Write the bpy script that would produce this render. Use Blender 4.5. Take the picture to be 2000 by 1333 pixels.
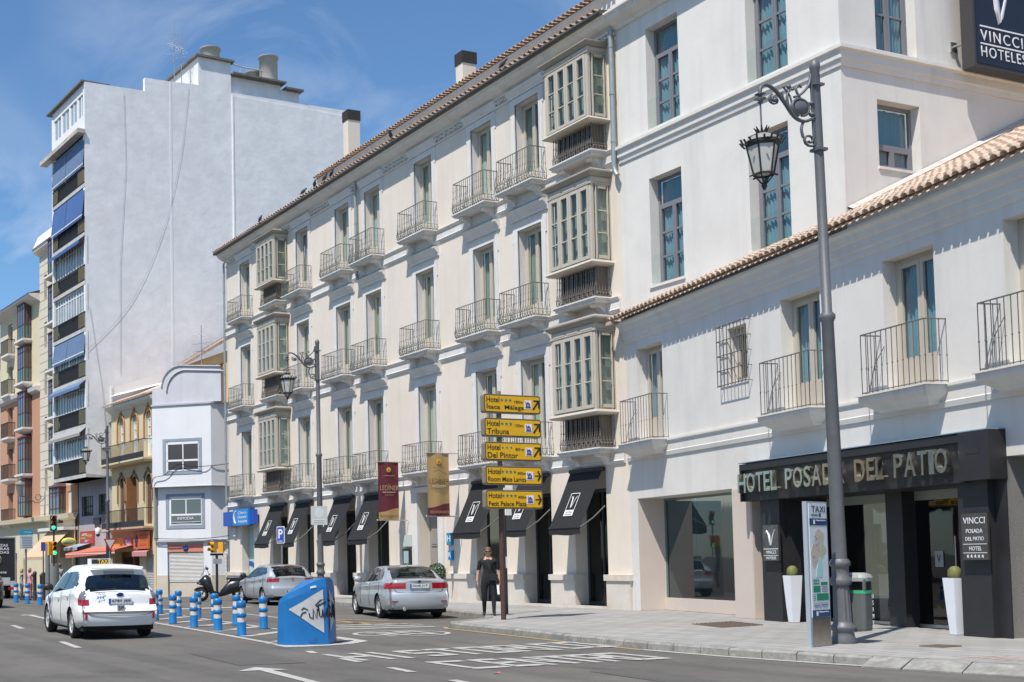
import bpy, bmesh, math, random
from mathutils import Vector, Matrix
R_ = math.radians
random.seed(7)
for o_ in list(bpy.data.objects): bpy.data.objects.remove(o_)
S = bpy.context.scene
COL = S.collection
# ---------------- camera ----------------
cd = bpy.data.cameras.new('camera'); cam = bpy.data.objects.new('camera', cd); COL.objects.link(cam)
Rw = Matrix(((0.3976573071944231, 0.05610884353406159, 0.9158168286901865),
             (0.9174422137936152, -0.010196140547893851, -0.39773838520741017),
             (-0.012978843721641325, 0.9983725939724096, -0.055531191419340376)))
cam.matrix_world = Matrix.Translation((0, 0, 1.6)) @ Rw.to_4x4()
cd.sensor_width = 36; cd.lens = 2432/2000*36
cd.shift_x = 0.25; cd.shift_y = 0.1472
cd.clip_start = .3; cd.clip_end = 3000
S.camera = cam
# ---------------- sun and sky ----------------
SUN_DIR = Vector((0.245, -0.445, 0.861)).normalized()      # towards the sun
sl = bpy.data.lights.new('sun', 'SUN'); sl.energy = 4.6; sl.angle = R_(.55); sl.color = (1.0, .935, .85)
so = bpy.data.objects.new('sun', sl); COL.objects.link(so); so.location = (0, -20, 40)
so.rotation_euler = (-SUN_DIR).to_track_quat('-Z', 'Y').to_euler()
W_ = bpy.data.worlds.new('World'); S.world = W_; W_.use_nodes = True
nt = W_.node_tree; nt.nodes.clear()
N = nt.nodes.new; Lk = nt.links.new
wo = N('ShaderNodeOutputWorld'); bg = N('ShaderNodeBackground'); sky = N('ShaderNodeTexSky')
sky.sky_type = 'NISHITA'; sky.sun_disc = False
sky.sun_elevation = math.asin(SUN_DIR.z); sky.sun_rotation = math.atan2(SUN_DIR.x, SUN_DIR.y)
sky.air_density = 1.0; sky.dust_density = .35; sky.ozone_density = 3.2; sky.altitude = 20
# thin cirrus, drawn over the whole dome
tc = N('ShaderNodeTexCoord'); mp = N('ShaderNodeMapping'); mp.inputs['Rotation'].default_value = (0, 0, R_(35)); mp.inputs['Scale'].default_value = (1.5, 3.8, 7.5); mp.inputs['Location'].default_value = (2.3, 1.1, .4)
n1 = N('ShaderNodeTexNoise'); n1.inputs['Scale'].default_value = 1.5; n1.inputs['Detail'].default_value = 10; n1.inputs['Roughness'].default_value = .58; n1.inputs['Distortion'].default_value = .9
n2 = N('ShaderNodeTexNoise'); n2.inputs['Scale'].default_value = 1.9; n2.inputs['Detail'].default_value = 3
r1 = N('ShaderNodeMapRange'); r1.inputs[1].default_value = .43; r1.inputs[2].default_value = .75
r2 = N('ShaderNodeMapRange'); r2.inputs[1].default_value = .42; r2.inputs[2].default_value = .66
mu = N('ShaderNodeMath'); mu.operation = 'MULTIPLY'; mx = N('ShaderNodeMix'); mx.data_type = 'RGBA'
mu2 = N('ShaderNodeMath'); mu2.operation = 'MULTIPLY'; mu2.inputs[1].default_value = .75
Lk(tc.outputs['Generated'], mp.inputs[0]); Lk(mp.outputs[0], n1.inputs['Vector']); Lk(tc.outputs['Generated'], n2.inputs['Vector'])
Lk(n1.outputs[0], r1.inputs[0]); Lk(n2.outputs[0], r2.inputs[0]); Lk(r1.outputs[0], mu.inputs[0]); Lk(r2.outputs[0], mu.inputs[1])
Lk(mu.outputs[0], mu2.inputs[0]); Lk(mu2.outputs[0], mx.inputs[0])
tn = N('ShaderNodeMix'); tn.data_type = 'RGBA'; tn.blend_type = 'MULTIPLY'; tn.inputs[0].default_value = 1; tn.inputs[7].default_value = (.75, .965, 1.10, 1)
Lk(sky.outputs[0], tn.inputs[6]); Lk(tn.outputs[2], mx.inputs[6]); mx.inputs[7].default_value = (6.4, 6.8, 7.3, 1)
Lk(mx.outputs[2], bg.inputs[0]); bg.inputs[1].default_value = .112; Lk(bg.outputs[0], wo.inputs[0])
S.view_settings.view_transform = 'Standard'; S.view_settings.look = 'None'; S.view_settings.gamma = 1
S.view_settings.use_curve_mapping = False
S.view_settings.exposure = 0.30

# ---------------- materials ----------------
MATS = {}
def mat(name, col, rough=.8, metal=0., var=0., vs=1., bump=0., bs=20., coat=0., spec=None, streak=0., alpha=None, emit=None, estr=0., stain=None):
    if name in MATS: return MATS[name]
    m = bpy.data.materials.new(name); m.use_nodes = True; t = m.node_tree; b = t.nodes['Principled BSDF']
    b.inputs['Base Color'].default_value = (*col, 1); b.inputs['Roughness'].default_value = rough; b.inputs['Metallic'].default_value = metal
    if coat: b.inputs['Coat Weight'].default_value = coat; b.inputs['Coat Roughness'].default_value = .04
    if spec is not None: b.inputs['Specular IOR Level'].default_value = spec
    if emit: b.inputs['Emission Color'].default_value = (*emit, 1); b.inputs['Emission Strength'].default_value = estr
    g = t.nodes.new
    if var or bump or streak:
        c = g('ShaderNodeTexCoord'); geo = g('ShaderNodeNewGeometry')
        src = geo.outputs['Position']
        last = None
        if var:
            n = g('ShaderNodeTexNoise'); n.inputs['Scale'].default_value = vs; n.inputs['Detail'].default_value = 7; n.inputs['Roughness'].default_value = .62
            t.links.new(src, n.inputs['Vector'])
            mr = g('ShaderNodeMapRange'); mr.inputs[1].default_value = .3; mr.inputs[2].default_value = .7; mr.inputs[3].default_value = 1-var; mr.inputs[4].default_value = 1+var*.6
            t.links.new(n.outputs[0], mr.inputs[0])
            last = mr.outputs[0]
        if streak:
            mp = g('ShaderNodeMapping'); mp.inputs['Scale'].default_value = (3.2, 3.2, .28); t.links.new(src, mp.inputs[0])
            n = g('ShaderNodeTexNoise'); n.inputs['Scale'].default_value = 1.0; n.inputs['Detail'].default_value = 6; t.links.new(mp.outputs[0], n.inputs['Vector'])
            mr = g('ShaderNodeMapRange'); mr.inputs[1].default_value = .5; mr.inputs[2].default_value = .75; mr.inputs[3].default_value = 1; mr.inputs[4].default_value = 1-streak
            t.links.new(n.outputs[0], mr.inputs[0])
            if last:
                mm = g('ShaderNodeMath'); mm.operation = 'MULTIPLY'; t.links.new(last, mm.inputs[0]); t.links.new(mr.outputs[0], mm.inputs[1]); last = mm.outputs[0]
            else: last = mr.outputs[0]
        if last:
            hs = g('ShaderNodeMix'); hs.data_type = 'RGBA'; hs.blend_type = 'MULTIPLY'; hs.inputs[0].default_value = 1
            hs.inputs[6].default_value = (*col, 1); cmb = g('ShaderNodeCombineColor')
            for i in range(3): t.links.new(last, cmb.inputs[i])
            t.links.new(cmb.outputs[0], hs.inputs[7])
            out = hs.outputs[2]
            if stain:
                n = g('ShaderNodeTexNoise'); n.inputs['Scale'].default_value = stain[1]; n.inputs['Detail'].default_value = 9; n.inputs['Roughness'].default_value = .7; t.links.new(src, n.inputs['Vector'])
                mr = g('ShaderNodeMapRange'); mr.inputs[1].default_value = .52; mr.inputs[2].default_value = .72; t.links.new(n.outputs[0], mr.inputs[0])
                m2 = g('ShaderNodeMix'); m2.data_type = 'RGBA'; mm = g('ShaderNodeMath'); mm.operation = 'MULTIPLY'; mm.inputs[1].default_value = stain[2]
                t.links.new(mr.outputs[0], mm.inputs[0]); t.links.new(mm.outputs[0], m2.inputs[0]); t.links.new(out, m2.inputs[6]); m2.inputs[7].default_value = (*stain[0], 1); out = m2.outputs[2]
            t.links.new(out, b.inputs['Base Color'])
        if bump:
            n = g('ShaderNodeTexNoise'); n.inputs['Scale'].default_value = bs; n.inputs['Detail'].default_value = 5; t.links.new(src, n.inputs['Vector'])
            bp = g('ShaderNodeBump'); bp.inputs['Strength'].default_value = bump; bp.inputs['Distance'].default_value = .02
            t.links.new(n.outputs[0], bp.inputs['Height']); t.links.new(bp.outputs[0], b.inputs['Normal'])
    MATS[name] = m; return m
def glass(name, tint, refl=1.5, rough=.02, solid=.0, dark=(.02, .025, .03)):
    """window glass: tinted see-through + mirror by Fresnel"""
    if name in MATS: return MATS[name]
    m = bpy.data.materials.new(name); m.use_nodes = True; t = m.node_tree; t.nodes.clear(); g = t.nodes.new
    out = g('ShaderNodeOutputMaterial'); tr = g('ShaderNodeBsdfTransparent'); tr.inputs[0].default_value = (*tint, 1)
    gl = g('ShaderNodeBsdfGlossy'); gl.inputs['Roughness'].default_value = rough
    ge = g('ShaderNodeNewGeometry'); dt = g('ShaderNodeVectorMath'); dt.operation = 'DOT_PRODUCT'; t.links.new(ge.outputs['Incoming'], dt.inputs[0]); t.links.new(ge.outputs['Normal'], dt.inputs[1])
    def M(op, a, b=None):
        n_ = g('ShaderNodeMath'); n_.operation = op
        for i, q in enumerate((a, b)):
            if q is None: continue
            if isinstance(q, (int, float)): n_.inputs[i].default_value = q
            else: t.links.new(q, n_.inputs[i])
        return n_.outputs[0]
    f0 = ((refl-1)/(refl+1))**2*2.0            # two faces of a pane
    sch = M('ADD', M('MULTIPLY', M('POWER', M('SUBTRACT', 1., M('ABSOLUTE', dt.outputs['Value'])), 5.), 1-f0), f0)
    n = g('ShaderNodeTexNoise'); n.inputs['Scale'].default_value = .9; bp = g('ShaderNodeBump'); bp.inputs['Strength'].default_value = .05; bp.inputs['Distance'].default_value = .05
    t.links.new(ge.outputs['Position'], n.inputs['Vector']); t.links.new(n.outputs[0], bp.inputs['Height']); t.links.new(bp.outputs[0], gl.inputs['Normal'])
    base = tr.outputs[0]
    if solid:
        df = g('ShaderNodeBsdfDiffuse'); df.inputs[0].default_value = (*dark, 1); mi = g('ShaderNodeMixShader'); mi.inputs[0].default_value = solid
        t.links.new(tr.outputs[0], mi.inputs[1]); t.links.new(df.outputs[0], mi.inputs[2]); base = mi.outputs[0]
    ms = g('ShaderNodeMixShader'); t.links.new(sch, ms.inputs[0]); t.links.new(base, ms.inputs[1]); t.links.new(gl.outputs[0], ms.inputs[2])
    t.links.new(ms.outputs[0], out.inputs[0]); MATS[name] = m; return m

M_cream = mat('cream_stucco', (.70, .63, .54), .9, var=.06, vs=.6, bump=.15, bs=14, streak=.07, stain=((.58, .54, .48), .9, .3))
M_trim = mat('white_trim', (.68, .66, .63), .85, var=.07, vs=2, bump=.1, bs=40, streak=.12, stain=((.50, .47, .42), 2.2, .35))
M_white = mat('white_stucco', (.68, .66, .62), .9, var=.07, vs=.6, bump=.12, bs=9, streak=.10, stain=((.57, .55, .52), .8, .45))
M_blank = mat('blank_party_wall', (.76, .765, .77), .9, var=.10, vs=.9, bump=.8, bs=2.2, streak=.03, stain=((.66, .66, .67), .5, .6))
M_sand = mat('sand_stucco', (.58, .50, .44), .9, var=.05, vs=.8, bump=.2, bs=30)
M_stone = mat('pale_stone', (.60, .56, .50), .75, var=.1, vs=3, stain=((.50, .36, .22), 1.3, .6), bump=.15, bs=25)
M_wood = mat('taupe_joinery', (.49, .445, .37), .6, var=.05, vs=3)
M_wood2 = mat('mirador_cap', (.31, .28, .235), .7, var=.1, vs=4)
M_tile = mat('clay_tile', (.54, .41, .31), .9, var=.3, vs=6, bump=.4, bs=30, stain=((.62, .54, .46), 5, .7))
M_tile2 = mat('dark_clay_tile', (.41, .29, .215), .9, var=.3, vs=6, bump=.4, bs=30)
M_iron = mat('grey_iron', (.15, .16, .145), .55, .2, var=.15, vs=12)
M_iron2 = mat('rust_iron', (.20, .175, .155), .6, .2, var=.2, vs=9)
M_black = mat('black_paint', (.02, .021, .023), .45)
M_lamp = mat('lamp_post_grey', (.125, .13, .14), .5, .1, var=.12, vs=5, bump=.1, bs=30)
M_zinc = mat('zinc_pipe', (.30, .34, .34), .45, .3, var=.1, vs=4)
M_slate = mat('bluegrey_frame', (.19, .19, .215), .5)
M_clad = mat('dark_cladding', (.023, .023, .025), .5, var=.15, vs=4, bump=.1, bs=40)
M_glassF = glass('green_window_glass', (.76, .82, .79), 1.5)
M_glassV = glass('teal_window_glass', (.50, .64, .68), 1.5)
M_glassD = glass('dark_shop_glass', (.22, .28, .28), 1.5)
M_curt = mat('curtain', (.44, .52, .47), .9)
nt2 = M_curt.node_tree; oi = nt2.nodes.new('ShaderNodeObjectInfo'); hv = nt2.nodes.new('ShaderNodeMapRange'); hv.inputs[3].default_value = .65; hv.inputs[4].default_value = 1.2; cc2 = nt2.nodes.new('ShaderNodeMix'); cc2.data_type = 'RGBA'; cc2.blend_type = 'MULTIPLY'; cc2.inputs[0].default_value = 1; cb2 = nt2.nodes.new('ShaderNodeCombineColor'); nt2.links.new(oi.outputs['Random'], hv.inputs[0])
for q in range(3): nt2.links.new(hv.outputs[0], cb2.inputs[q])
cc2.inputs[6].default_value = (.44, .52, .47, 1); nt2.links.new(cb2.outputs[0], cc2.inputs[7]); nt2.links.new(cc2.outputs[2], nt2.nodes['Principled BSDF'].inputs['Base Color'])
M_curtT = mat('teal_curtain', (.52, .60, .62), .9)
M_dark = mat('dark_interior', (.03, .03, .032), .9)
M_chrome = mat('polished_steel', (.72, .70, .66), .12, 1.)
M_steel = mat('brushed_steel', (.55, .55, .55), .35, .9)
M_wht = mat('white_paint', (.78, .78, .77), .5, var=.04, vs=6)
M_blk2 = mat('black_lettering', (.012, .012, .014), .6)
M_road_w = mat('road_paint', (.44, .43, .41), .85, var=.25, vs=5, bump=.2, bs=60, stain=((.17, .165, .155), 7, .85))
M_road_y = mat('yellow_road_paint', (.48, .33, .13), .85, var=.25, vs=5, stain=((.2, .19, .17), 5, .8))

# ---------------- mesh builder ----------------
class MB:
    def __init__(s): s.v = []; s.f = []; s.sm = []; s.mi = []; s.cur = 0
    def add(s, vs, fs, smooth=False, mi=None):
        b = len(s.v); s.v += [tuple(p) for p in vs]
        for f in fs: s.f.append([i+b for i in f]); s.sm.append(smooth); s.mi.append(s.cur if mi is None else mi)
        return s
    def box(s, x0, x1, y0, y1, z0, z1, mi=None):
        return s.add([(x0,y0,z0),(x1,y0,z0),(x1,y1,z0),(x0,y1,z0),(x0,y0,z1),(x1,y0,z1),(x1,y1,z1),(x0,y1,z1)],
                     [(0,3,2,1),(4,5,6,7),(0,1,5,4),(1,2,6,5),(2,3,7,6),(3,0,4,7)], mi=mi)
    def quad(s, *p, mi=None): return s.add(p, [tuple(range(len(p)))], mi=mi)
    def prism(s, poly, a0, a1, ax='x', smooth=False, mi=None, caps=True):
        """poly: 2D points; ax x -> (y,z), y -> (x,z), z -> (x,y)"""
        n = len(poly)
        def P(a, p): return (a, p[0], p[1]) if ax == 'x' else ((p[0], a, p[1]) if ax == 'y' else (p[0], p[1], a))
        vs = [P(a0, p) for p in poly] + [P(a1, p) for p in poly]
        ar = sum(poly[i][0]*poly[(i+1) % n][1]-poly[(i+1) % n][0]*poly[i][1] for i in range(n))
        fs = [(i, (i+1) % n, n+(i+1) % n, n+i) for i in range(n)]
        s.add(vs, fs, smooth, mi)
        if caps: s.add(vs, [tuple(range(n))[::-1], tuple(range(n, 2*n))], False, mi)
        return s
    def tube(s, pts, r, n=8, cap=True, mi=None):
        pts = [Vector(p) for p in pts]; m = len(pts)
        rs = r if isinstance(r, (list, tuple)) else [r]*m
        vs = []; ref = None
        for i, p in enumerate(pts):
            d = (pts[min(i+1, m-1)]-pts[max(i-1, 0)]).normalized()
            if ref is None: ref = d.orthogonal().normalized()
            ref = (ref-d*ref.dot(d))
            ref = ref.normalized() if ref.length > 1e-6 else d.orthogonal().normalized()
            b = d.cross(ref)
            for k in range(n):
                a = 2*math.pi*k/n; vs.append(p+(ref*math.cos(a)+b*math.sin(a))*rs[i])
        fs = [(i*n+k, i*n+(k+1) % n, (i+1)*n+(k+1) % n, (i+1)*n+k) for i in range(m-1) for k in range(n)]
        s.add(vs, fs, n > 4, mi)
        if cap: s.add(vs, [tuple(range(n))[::-1], tuple(range((m-1)*n, m*n))], False, mi)
        return s
    def lathe(s, prof, n=16, c=(0, 0, 0), smooth=True, mi=None, a0=0., rx=1., flute=0., cap=True):
        vs = []
        for r, z in prof:
            for k in range(n):
                a = a0+2*math.pi*k/n; rr = r*(1-flute*(k % 2)); vs.append((c[0]+rr*math.cos(a)*rx, c[1]+rr*math.sin(a), c[2]+z))
        m = len(prof)
        fs = [(i*n+k, i*n+(k+1) % n, (i+1)*n+(k+1) % n, (i+1)*n+k) for i in range(m-1) for k in range(n)]
        s.add(vs, fs, smooth, mi)
        if cap: s.add(vs, [tuple(range(n))[::-1], tuple(range((m-1)*n, m*n))], False, mi)
        return s
    def ball(s, c, r, n=10, sz=1., mi=None):
        return s.lathe([(max(r*math.sin(math.pi*i/6), .001), -r*sz*math.cos(math.pi*i/6)) for i in range(7)], n, c, mi=mi)
    def xf(s, m, start=0):
        for i in range(start, len(s.v)): s.v[i] = tuple(m @ Vector(s.v[i]))
        return s
    def mesh(s, name, mats):
        me = bpy.data.meshes.new(name); me.from_pydata(s.v, [], s.f)
        for m in (mats if isinstance(mats, (list, tuple)) else [mats]): me.materials.append(m)
        me.polygons.foreach_set('use_smooth', s.sm); me.polygons.foreach_set('material_index', s.mi)
        bm = bmesh.new(); bm.from_mesh(me); bmesh.ops.recalc_face_normals(bm, faces=bm.faces); bm.to_mesh(me); bm.free()
        me.update(); return me
    def build(s, name, mats, parent=None, loc=None, rz=None, **kw):
        return link(name, s.mesh(name, mats), parent, loc, rz, **kw)
def link(name, me, parent=None, loc=None, rz=None, rot=None, sc=None, label=None, cat=None, group=None, kind=None):
    o = bpy.data.objects.new(name, me); COL.objects.link(o); o.parent = parent
    if loc: o.location = loc
    if rz is not None: o.rotation_euler = (0, 0, rz)
    if rot: o.rotation_euler = rot
    if sc: o.scale = sc
    return tag(o, label, cat, group, kind)
def tag(o, label=None, cat=None, group=None, kind=None):
    if label: o['label'] = label
    if cat: o['category'] = cat
    if group: o['group'] = group
    if kind: o['kind'] = kind
    return o
def thing(name, label, cat, loc=(0, 0, 0), rz=0, group=None):
    return link(name, None, None, loc, rz, label=label, cat=cat, group=group)
def copy_tree(o, parent=None):
    c = o.copy(); COL.objects.link(c); c.parent = parent
    for ch in list(KIDS(o)): copy_tree(ch, c)
    return c
def KIDS(o): return [x for x in list(o.children)]
def text_mesh(st, w=None, h=1., depth=.01, bold=0., sp=1.):
    cu = bpy.data.curves.new('t', 'FONT'); cu.body = st; cu.size = 1; cu.extrude = .5; cu.offset = bold; cu.space_character = sp; cu.resolution_u = 3
    o = bpy.data.objects.new('t', cu); COL.objects.link(o)
    bpy.context.view_layer.update()
    me = bpy.data.meshes.new_from_object(o.evaluated_get(bpy.context.evaluated_depsgraph_get()))
    bpy.data.objects.remove(o); bpy.data.curves.remove(cu)
    xs = [v.co.x for v in me.vertices]; ys = [v.co.y for v in me.vertices]
    if not xs: return me
    x0, x1, y0, y1 = min(xs), max(xs), min(ys), max(ys)
    s = h/max(y1-y0, 1e-6); sx = (w/max(x1-x0, 1e-6)) if w else s
    for v in me.vertices: v.co = ((v.co.x-x0)*sx, -v.co.z*depth-depth*.5, (v.co.y-y0)*s)
    me.update(); return me
def text(st, mt, parent, x, y, z, w, h, depth=.004, bold=.0, name='lettering', rz=None, sp=1., rot=None):
    """lettering in the parent's frame: reads along +x, faces -y"""
    me = text_mesh(st, w, h, depth, bold, sp); me.name = name; me.materials.append(mt)
    return link(name, me, parent, (x, y, z), rz, rot)

def wall_with(mb, x0, x1, z0, z1, ops, y=0., rmi=None):
    """upright wall at depth y with openings (x0,x1,z0,z1,depth) and their reveals"""
    xs = sorted({x0, x1, *[o[0] for o in ops], *[o[1] for o in ops]}); zs = sorted({z0, z1, *[o[2] for o in ops], *[o[3] for o in ops]})
    xs = [x for x in xs if x0 <= x <= x1]; zs = [z for z in zs if z0 <= z <= z1]
    for i in range(len(xs)-1):
        j = 0
        while j < len(zs)-1:
            cx = (xs[i]+xs[i+1])/2
            def hole(jj):
                cz = (zs[jj]+zs[jj+1])/2; return any(o[0] < cx < o[1] and o[2] < cz < o[3] for o in ops)
            if hole(j): j += 1; continue
            k = j
            while k+1 < len(zs)-1 and not hole(k+1): k += 1
            mb.quad((xs[i], y, zs[j]), (xs[i+1], y, zs[j]), (xs[i+1], y, zs[k+1]), (xs[i], y, zs[k+1])); j = k+1
    for a, b, c, d, dp in ops:
        mb.cur = rmi(c) if rmi else 0
        mb.quad((a, y, c), (a, y, d), (a, y+dp, d), (a, y+dp, c)); mb.quad((b, y, c), (b, y+dp, c), (b, y+dp, d), (b, y, d))
        mb.quad((a, y, d), (b, y, d), (b, y+dp, d), (a, y+dp, d)); mb.quad((a, y, c), (a, y+dp, c), (b, y+dp, c), (b, y, c))
    mb.cur = 0
    return mb
def smooth_path(pts, n=6):
    P = [Vector(p) for p in pts]; out = []
    for i in range(len(P)-1):
        a, b, c, d = P[max(i-1, 0)], P[i], P[i+1], P[min(i+2, len(P)-1)]
        for k in range(n):
            t = k/n; out.append(.5*((2*b)+(c-a)*t+(2*a-5*b+4*c-d)*t*t+(-a+3*b-3*c+d)*t**3))
    out.append(P[-1]); return out
def rrect(w, h, r, n=4, cx=0, cz=0):
    out = []
    for qx, qz, a0 in ((w/2-r, h/2-r, 0), (-w/2+r, h/2-r, 90), (-w/2+r, -h/2+r, 180), (w/2-r, -h/2+r, 270)):
        for k in range(n+1):
            a = R_(a0+90*k/n); out.append((cx+qx+r*math.cos(a), cz+qz+r*math.sin(a)))
    return out
# ================= the setting: ground, road, markings, pavement =================
def gz(x): return -.35*min(max((-x-54)/12, 0), 1)
mb = MB()
xs_ = [600, 60, 0, -20, -40, -54, -58, -62, -66, -90, -160, -900]; ys_ = [-700, -60, 700]
vv = [(x, y, gz(x)-.004) for x in xs_ for y in ys_]
mb.add(vv, [(i*3+j, i*3+j+1, (i+1)*3+j+1, (i+1)*3+j) for i in range(len(xs_)-1) for j in range(2)])
M_asph = mat('asphalt', (.128, .120, .108), .9, var=.20, vs=.45, bump=.6, bs=90, stain=((.165, .155, .138), .33, .85))
t = M_asph.node_tree; bn_ = t.nodes['Principled BSDF']; g_ = t.nodes.new; ge_ = g_('ShaderNodeNewGeometry'); old = bn_.inputs['Base Color'].links[0].from_socket
for sc_, rot_, lo_, hi_, amt in (((.04, 1.5, 1), -.08, .45, .62, .18), ((9, 9, 9), 0, .55, .75, -.22), ((.5, .8, 1), .4, .60, .63, .14)):
    m_ = g_('ShaderNodeMapping'); m_.inputs['Scale'].default_value = sc_; m_.inputs['Rotation'].default_value = (0, 0, -rot_); n_ = g_('ShaderNodeTexNoise'); n_.inputs['Scale'].default_value = 1; n_.inputs['Detail'].default_value = 4
    r_ = g_('ShaderNodeMapRange'); r_.inputs[1].default_value = lo_; r_.inputs[2].default_value = hi_; r_.inputs[3].default_value = 1; r_.inputs[4].default_value = 1-amt; cc = g_('ShaderNodeCombineColor'); x_ = g_('ShaderNodeMix'); x_.data_type = 'RGBA'; x_.blend_type = 'MULTIPLY'; x_.inputs[0].default_value = 1
    t.links.new(ge_.outputs['Position'], m_.inputs[0]); t.links.new(m_.outputs[0], n_.inputs['Vector']); t.links.new(n_.outputs[0], r_.inputs[0])
    for q in range(3): t.links.new(r_.outputs[0], cc.inputs[q])
    t.links.new(old, x_.inputs[6]); t.links.new(cc.outputs[0], x_.inputs[7]); old = x_.outputs[2]
t.links.new(old, bn_.inputs['Base Color'])
road = mb.build('road', M_asph, kind='structure')
def paint(poly, name='road_marking', m=M_road_w, z=.004):
    mb = MB(); mb.quad(*[(x, y, z+gz(x)) for x, y in poly]); return mb.build(name, m, road)
def strip(p, q, w, name, m=M_road_w, z=.004):
    p, q = Vector(p), Vector(q); d = (q-p).normalized(); n = Vector((-d.y, d.x))*w/2
    return paint([p-n, q-n, q+n, p+n], name, m, z)
# lane dashes
for a, b in (((-18.12, 9.35), (-17.37, 9.27)), ((-16.22, 9.17), (-15.40, 9.07)), ((-14.13, 8.92), (-13.2, 8.82)), ((-19.92, 9.62), (-19.38, 9.47)),
             ((-32.62, 7.16), (-30.75, 7.0)), ((-25.12, 6.52), (-23.1, 6.33)), ((-40.3, 7.8), (-38.2, 7.6))): strip(a, b, .14, 'lane_dash')
strip((-46, 11.75), (-36.5, 11.08), .15, 'edge_line'); strip((-36.5, 11.08), (-31.8, 10.72), .15, 'edge_line'); strip((-31.8, 10.72), (-26.68, 10.33), .15, 'edge_line'); strip((-26.68, 10.33), (-21.9, 9.9), .15, 'edge_line')
paint([(-22.3, 9.83), (-21.0, 9.66), (-20.95, 9.95), (-20.95, 10.5), (-21.15, 11.15), (-21.7, 11.8), (-23.3, 11.95), (-23.2, 11.72), (-22.0, 11.5), (-21.45, 11.0), (-21.35, 10.4), (-21.5, 10.1)], 'island_nose_line')
for a, b in (((-37.3, 12.96), (-33.1, 12.62)), ((-33.1, 12.62), (-28.0, 12.2)), ((-28.0, 12.2), (-23.2, 11.85))): strip(a, b, .14, 'edge_line')
for x in (-36.3, -34.2, -32.2, -30.1, -28.0, -25.9, -23.9):
    t = (x+36.3)/14.3; y0 = 11.2-1.25*t*.9; y1 = 12.75-.9*t
    strip((x+1.35, y0-.05), (x, y1-.05), .28, 'hatch_stripe')
for k, (a, b) in enumerate((((-27.3, 13.9), (-26.9, 15.75)), ((-26.55, 13.6), (-26.15, 15.7)), ((-25.8, 13.15), (-25.45, 15.6)))): strip(a, b, .28, 'stop_stripe')
strip((-40, 13.8), (-40.3, 17.2), .7, 'crossing_band'); strip((-36.2, 14.9), (-31.5, 14.5), .12, 'edge_line')
# 20 in an oval
mb = MB(); n = 40; C0 = (-23.5, 13.58)
ring = [[(C0[0]+a*math.cos(2*math.pi*k/n), C0[1]+b*math.sin(2*math.pi*k/n)) for k in range(n)] for a, b in ((1.02, 1.07), (.90, .96))]
mb.add([(x, y, .004) for r in ring for x, y in r], [(k, (k+1) % n, n+(k+1) % n, n+k) for k in range(n)]); mb.build('speed_limit_ring', M_road_w, road)
def block_letters(st, x_base, x_top, y0, y1, drift, name):
    """stencil capitals painted on the road, read when driving towards -x (right hand = +y)"""
    G = {'H': [[(0,0),(0,1)], [(1,0),(1,1)], [(0,.5),(1,.5)]], 'I': [[(.5,0),(.5,1)]], 'S': [[(1,.9),(.0,.9)], [(.06,.9),(.06,.5)], [(0,.5),(1,.5)], [(.94,.5),(.94,.1)], [(1,.1),(0,.1)]],
         'T': [[(0,.93),(1,.93)], [(.5,0),(.5,1)]], 'O': [[(.07,0),(.07,1)], [(.93,0),(.93,1)], [(0,.93),(1,.93)], [(0,.07),(1,.07)]],
         'R': [[(.07,0),(.07,1)], [(.07,.93),(.95,.93)], [(.93,1),(.93,.5)], [(.07,.5),(.95,.5)], [(.45,.5),(1,0)]], 'C': [[(.07,0),(.07,1)], [(0,.93),(1,.93)], [(0,.07),(1,.07)]],
         'E': [[(.07,0),(.07,1)], [(0,.93),(1,.93)], [(0,.5),(.9,.5)], [(0,.07),(1,.07)]], 'N': [[(.07,0),(.07,1)], [(.93,0),(.93,1)], [(.07,1),(.93,0)]],
         '2': [[(0,.93),(1,.93)], [(.93,1),(.93,.5)], [(1,.5),(0,.5)], [(.07,.5),(.07,0)], [(0,.07),(1,.07)]], '0': None}
    G['0'] = G['O']; L = x_base-x_top; slots = y1
    for i, ch in enumerate(st):
        yb, ye = slots[i]; lw = ye-yb; mb = MB()
        for k, (p, q) in enumerate(G[ch]):
            a = Vector((x_base-p[1]*L+drift*(yb-y0), yb+p[0]*lw)); b = Vector((x_base-q[1]*L+drift*(yb-y0), yb+q[0]*lw))
            d = b-a; hor = abs(d.y) > abs(d.x)*1.2; d.normalize(); w = .24 if hor else .145
            if not hor: nn = Vector((0, w/2*1.0))
            else: nn = Vector((w/2, 0))
            zz = .004+k*.0012
            mb.quad(*[(c.x, c.y, zz) for c in (a-nn, b-nn, b+nn, a+nn)])
        mb.build(name, M_road_w, road)
block_letters('HISTORICO', -17.55, -19.05, 9.48, [(9.5, 10.0), (10.1, 10.6), (10.8, 11.3), (11.42, 11.95), (12.1, 12.58), (12.72, 13.2), (13.2, 13.6), (13.75, 14.15), (14.28, 14.72)], -.05, 'road_letter')
block_letters('CENTRO', -15.35, -16.78, 10.1, [(10.12, 10.72), (10.86, 11.32), (11.45, 11.95), (12.05, 12.55), (12.62, 13.08), (13.2, 13.66)], .015, 'road_letter')
block_letters('20', -22.92, -24.1, 12.95, [(13.0, 13.5), (13.7, 14.2)], .0, 'road_digit')
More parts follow.
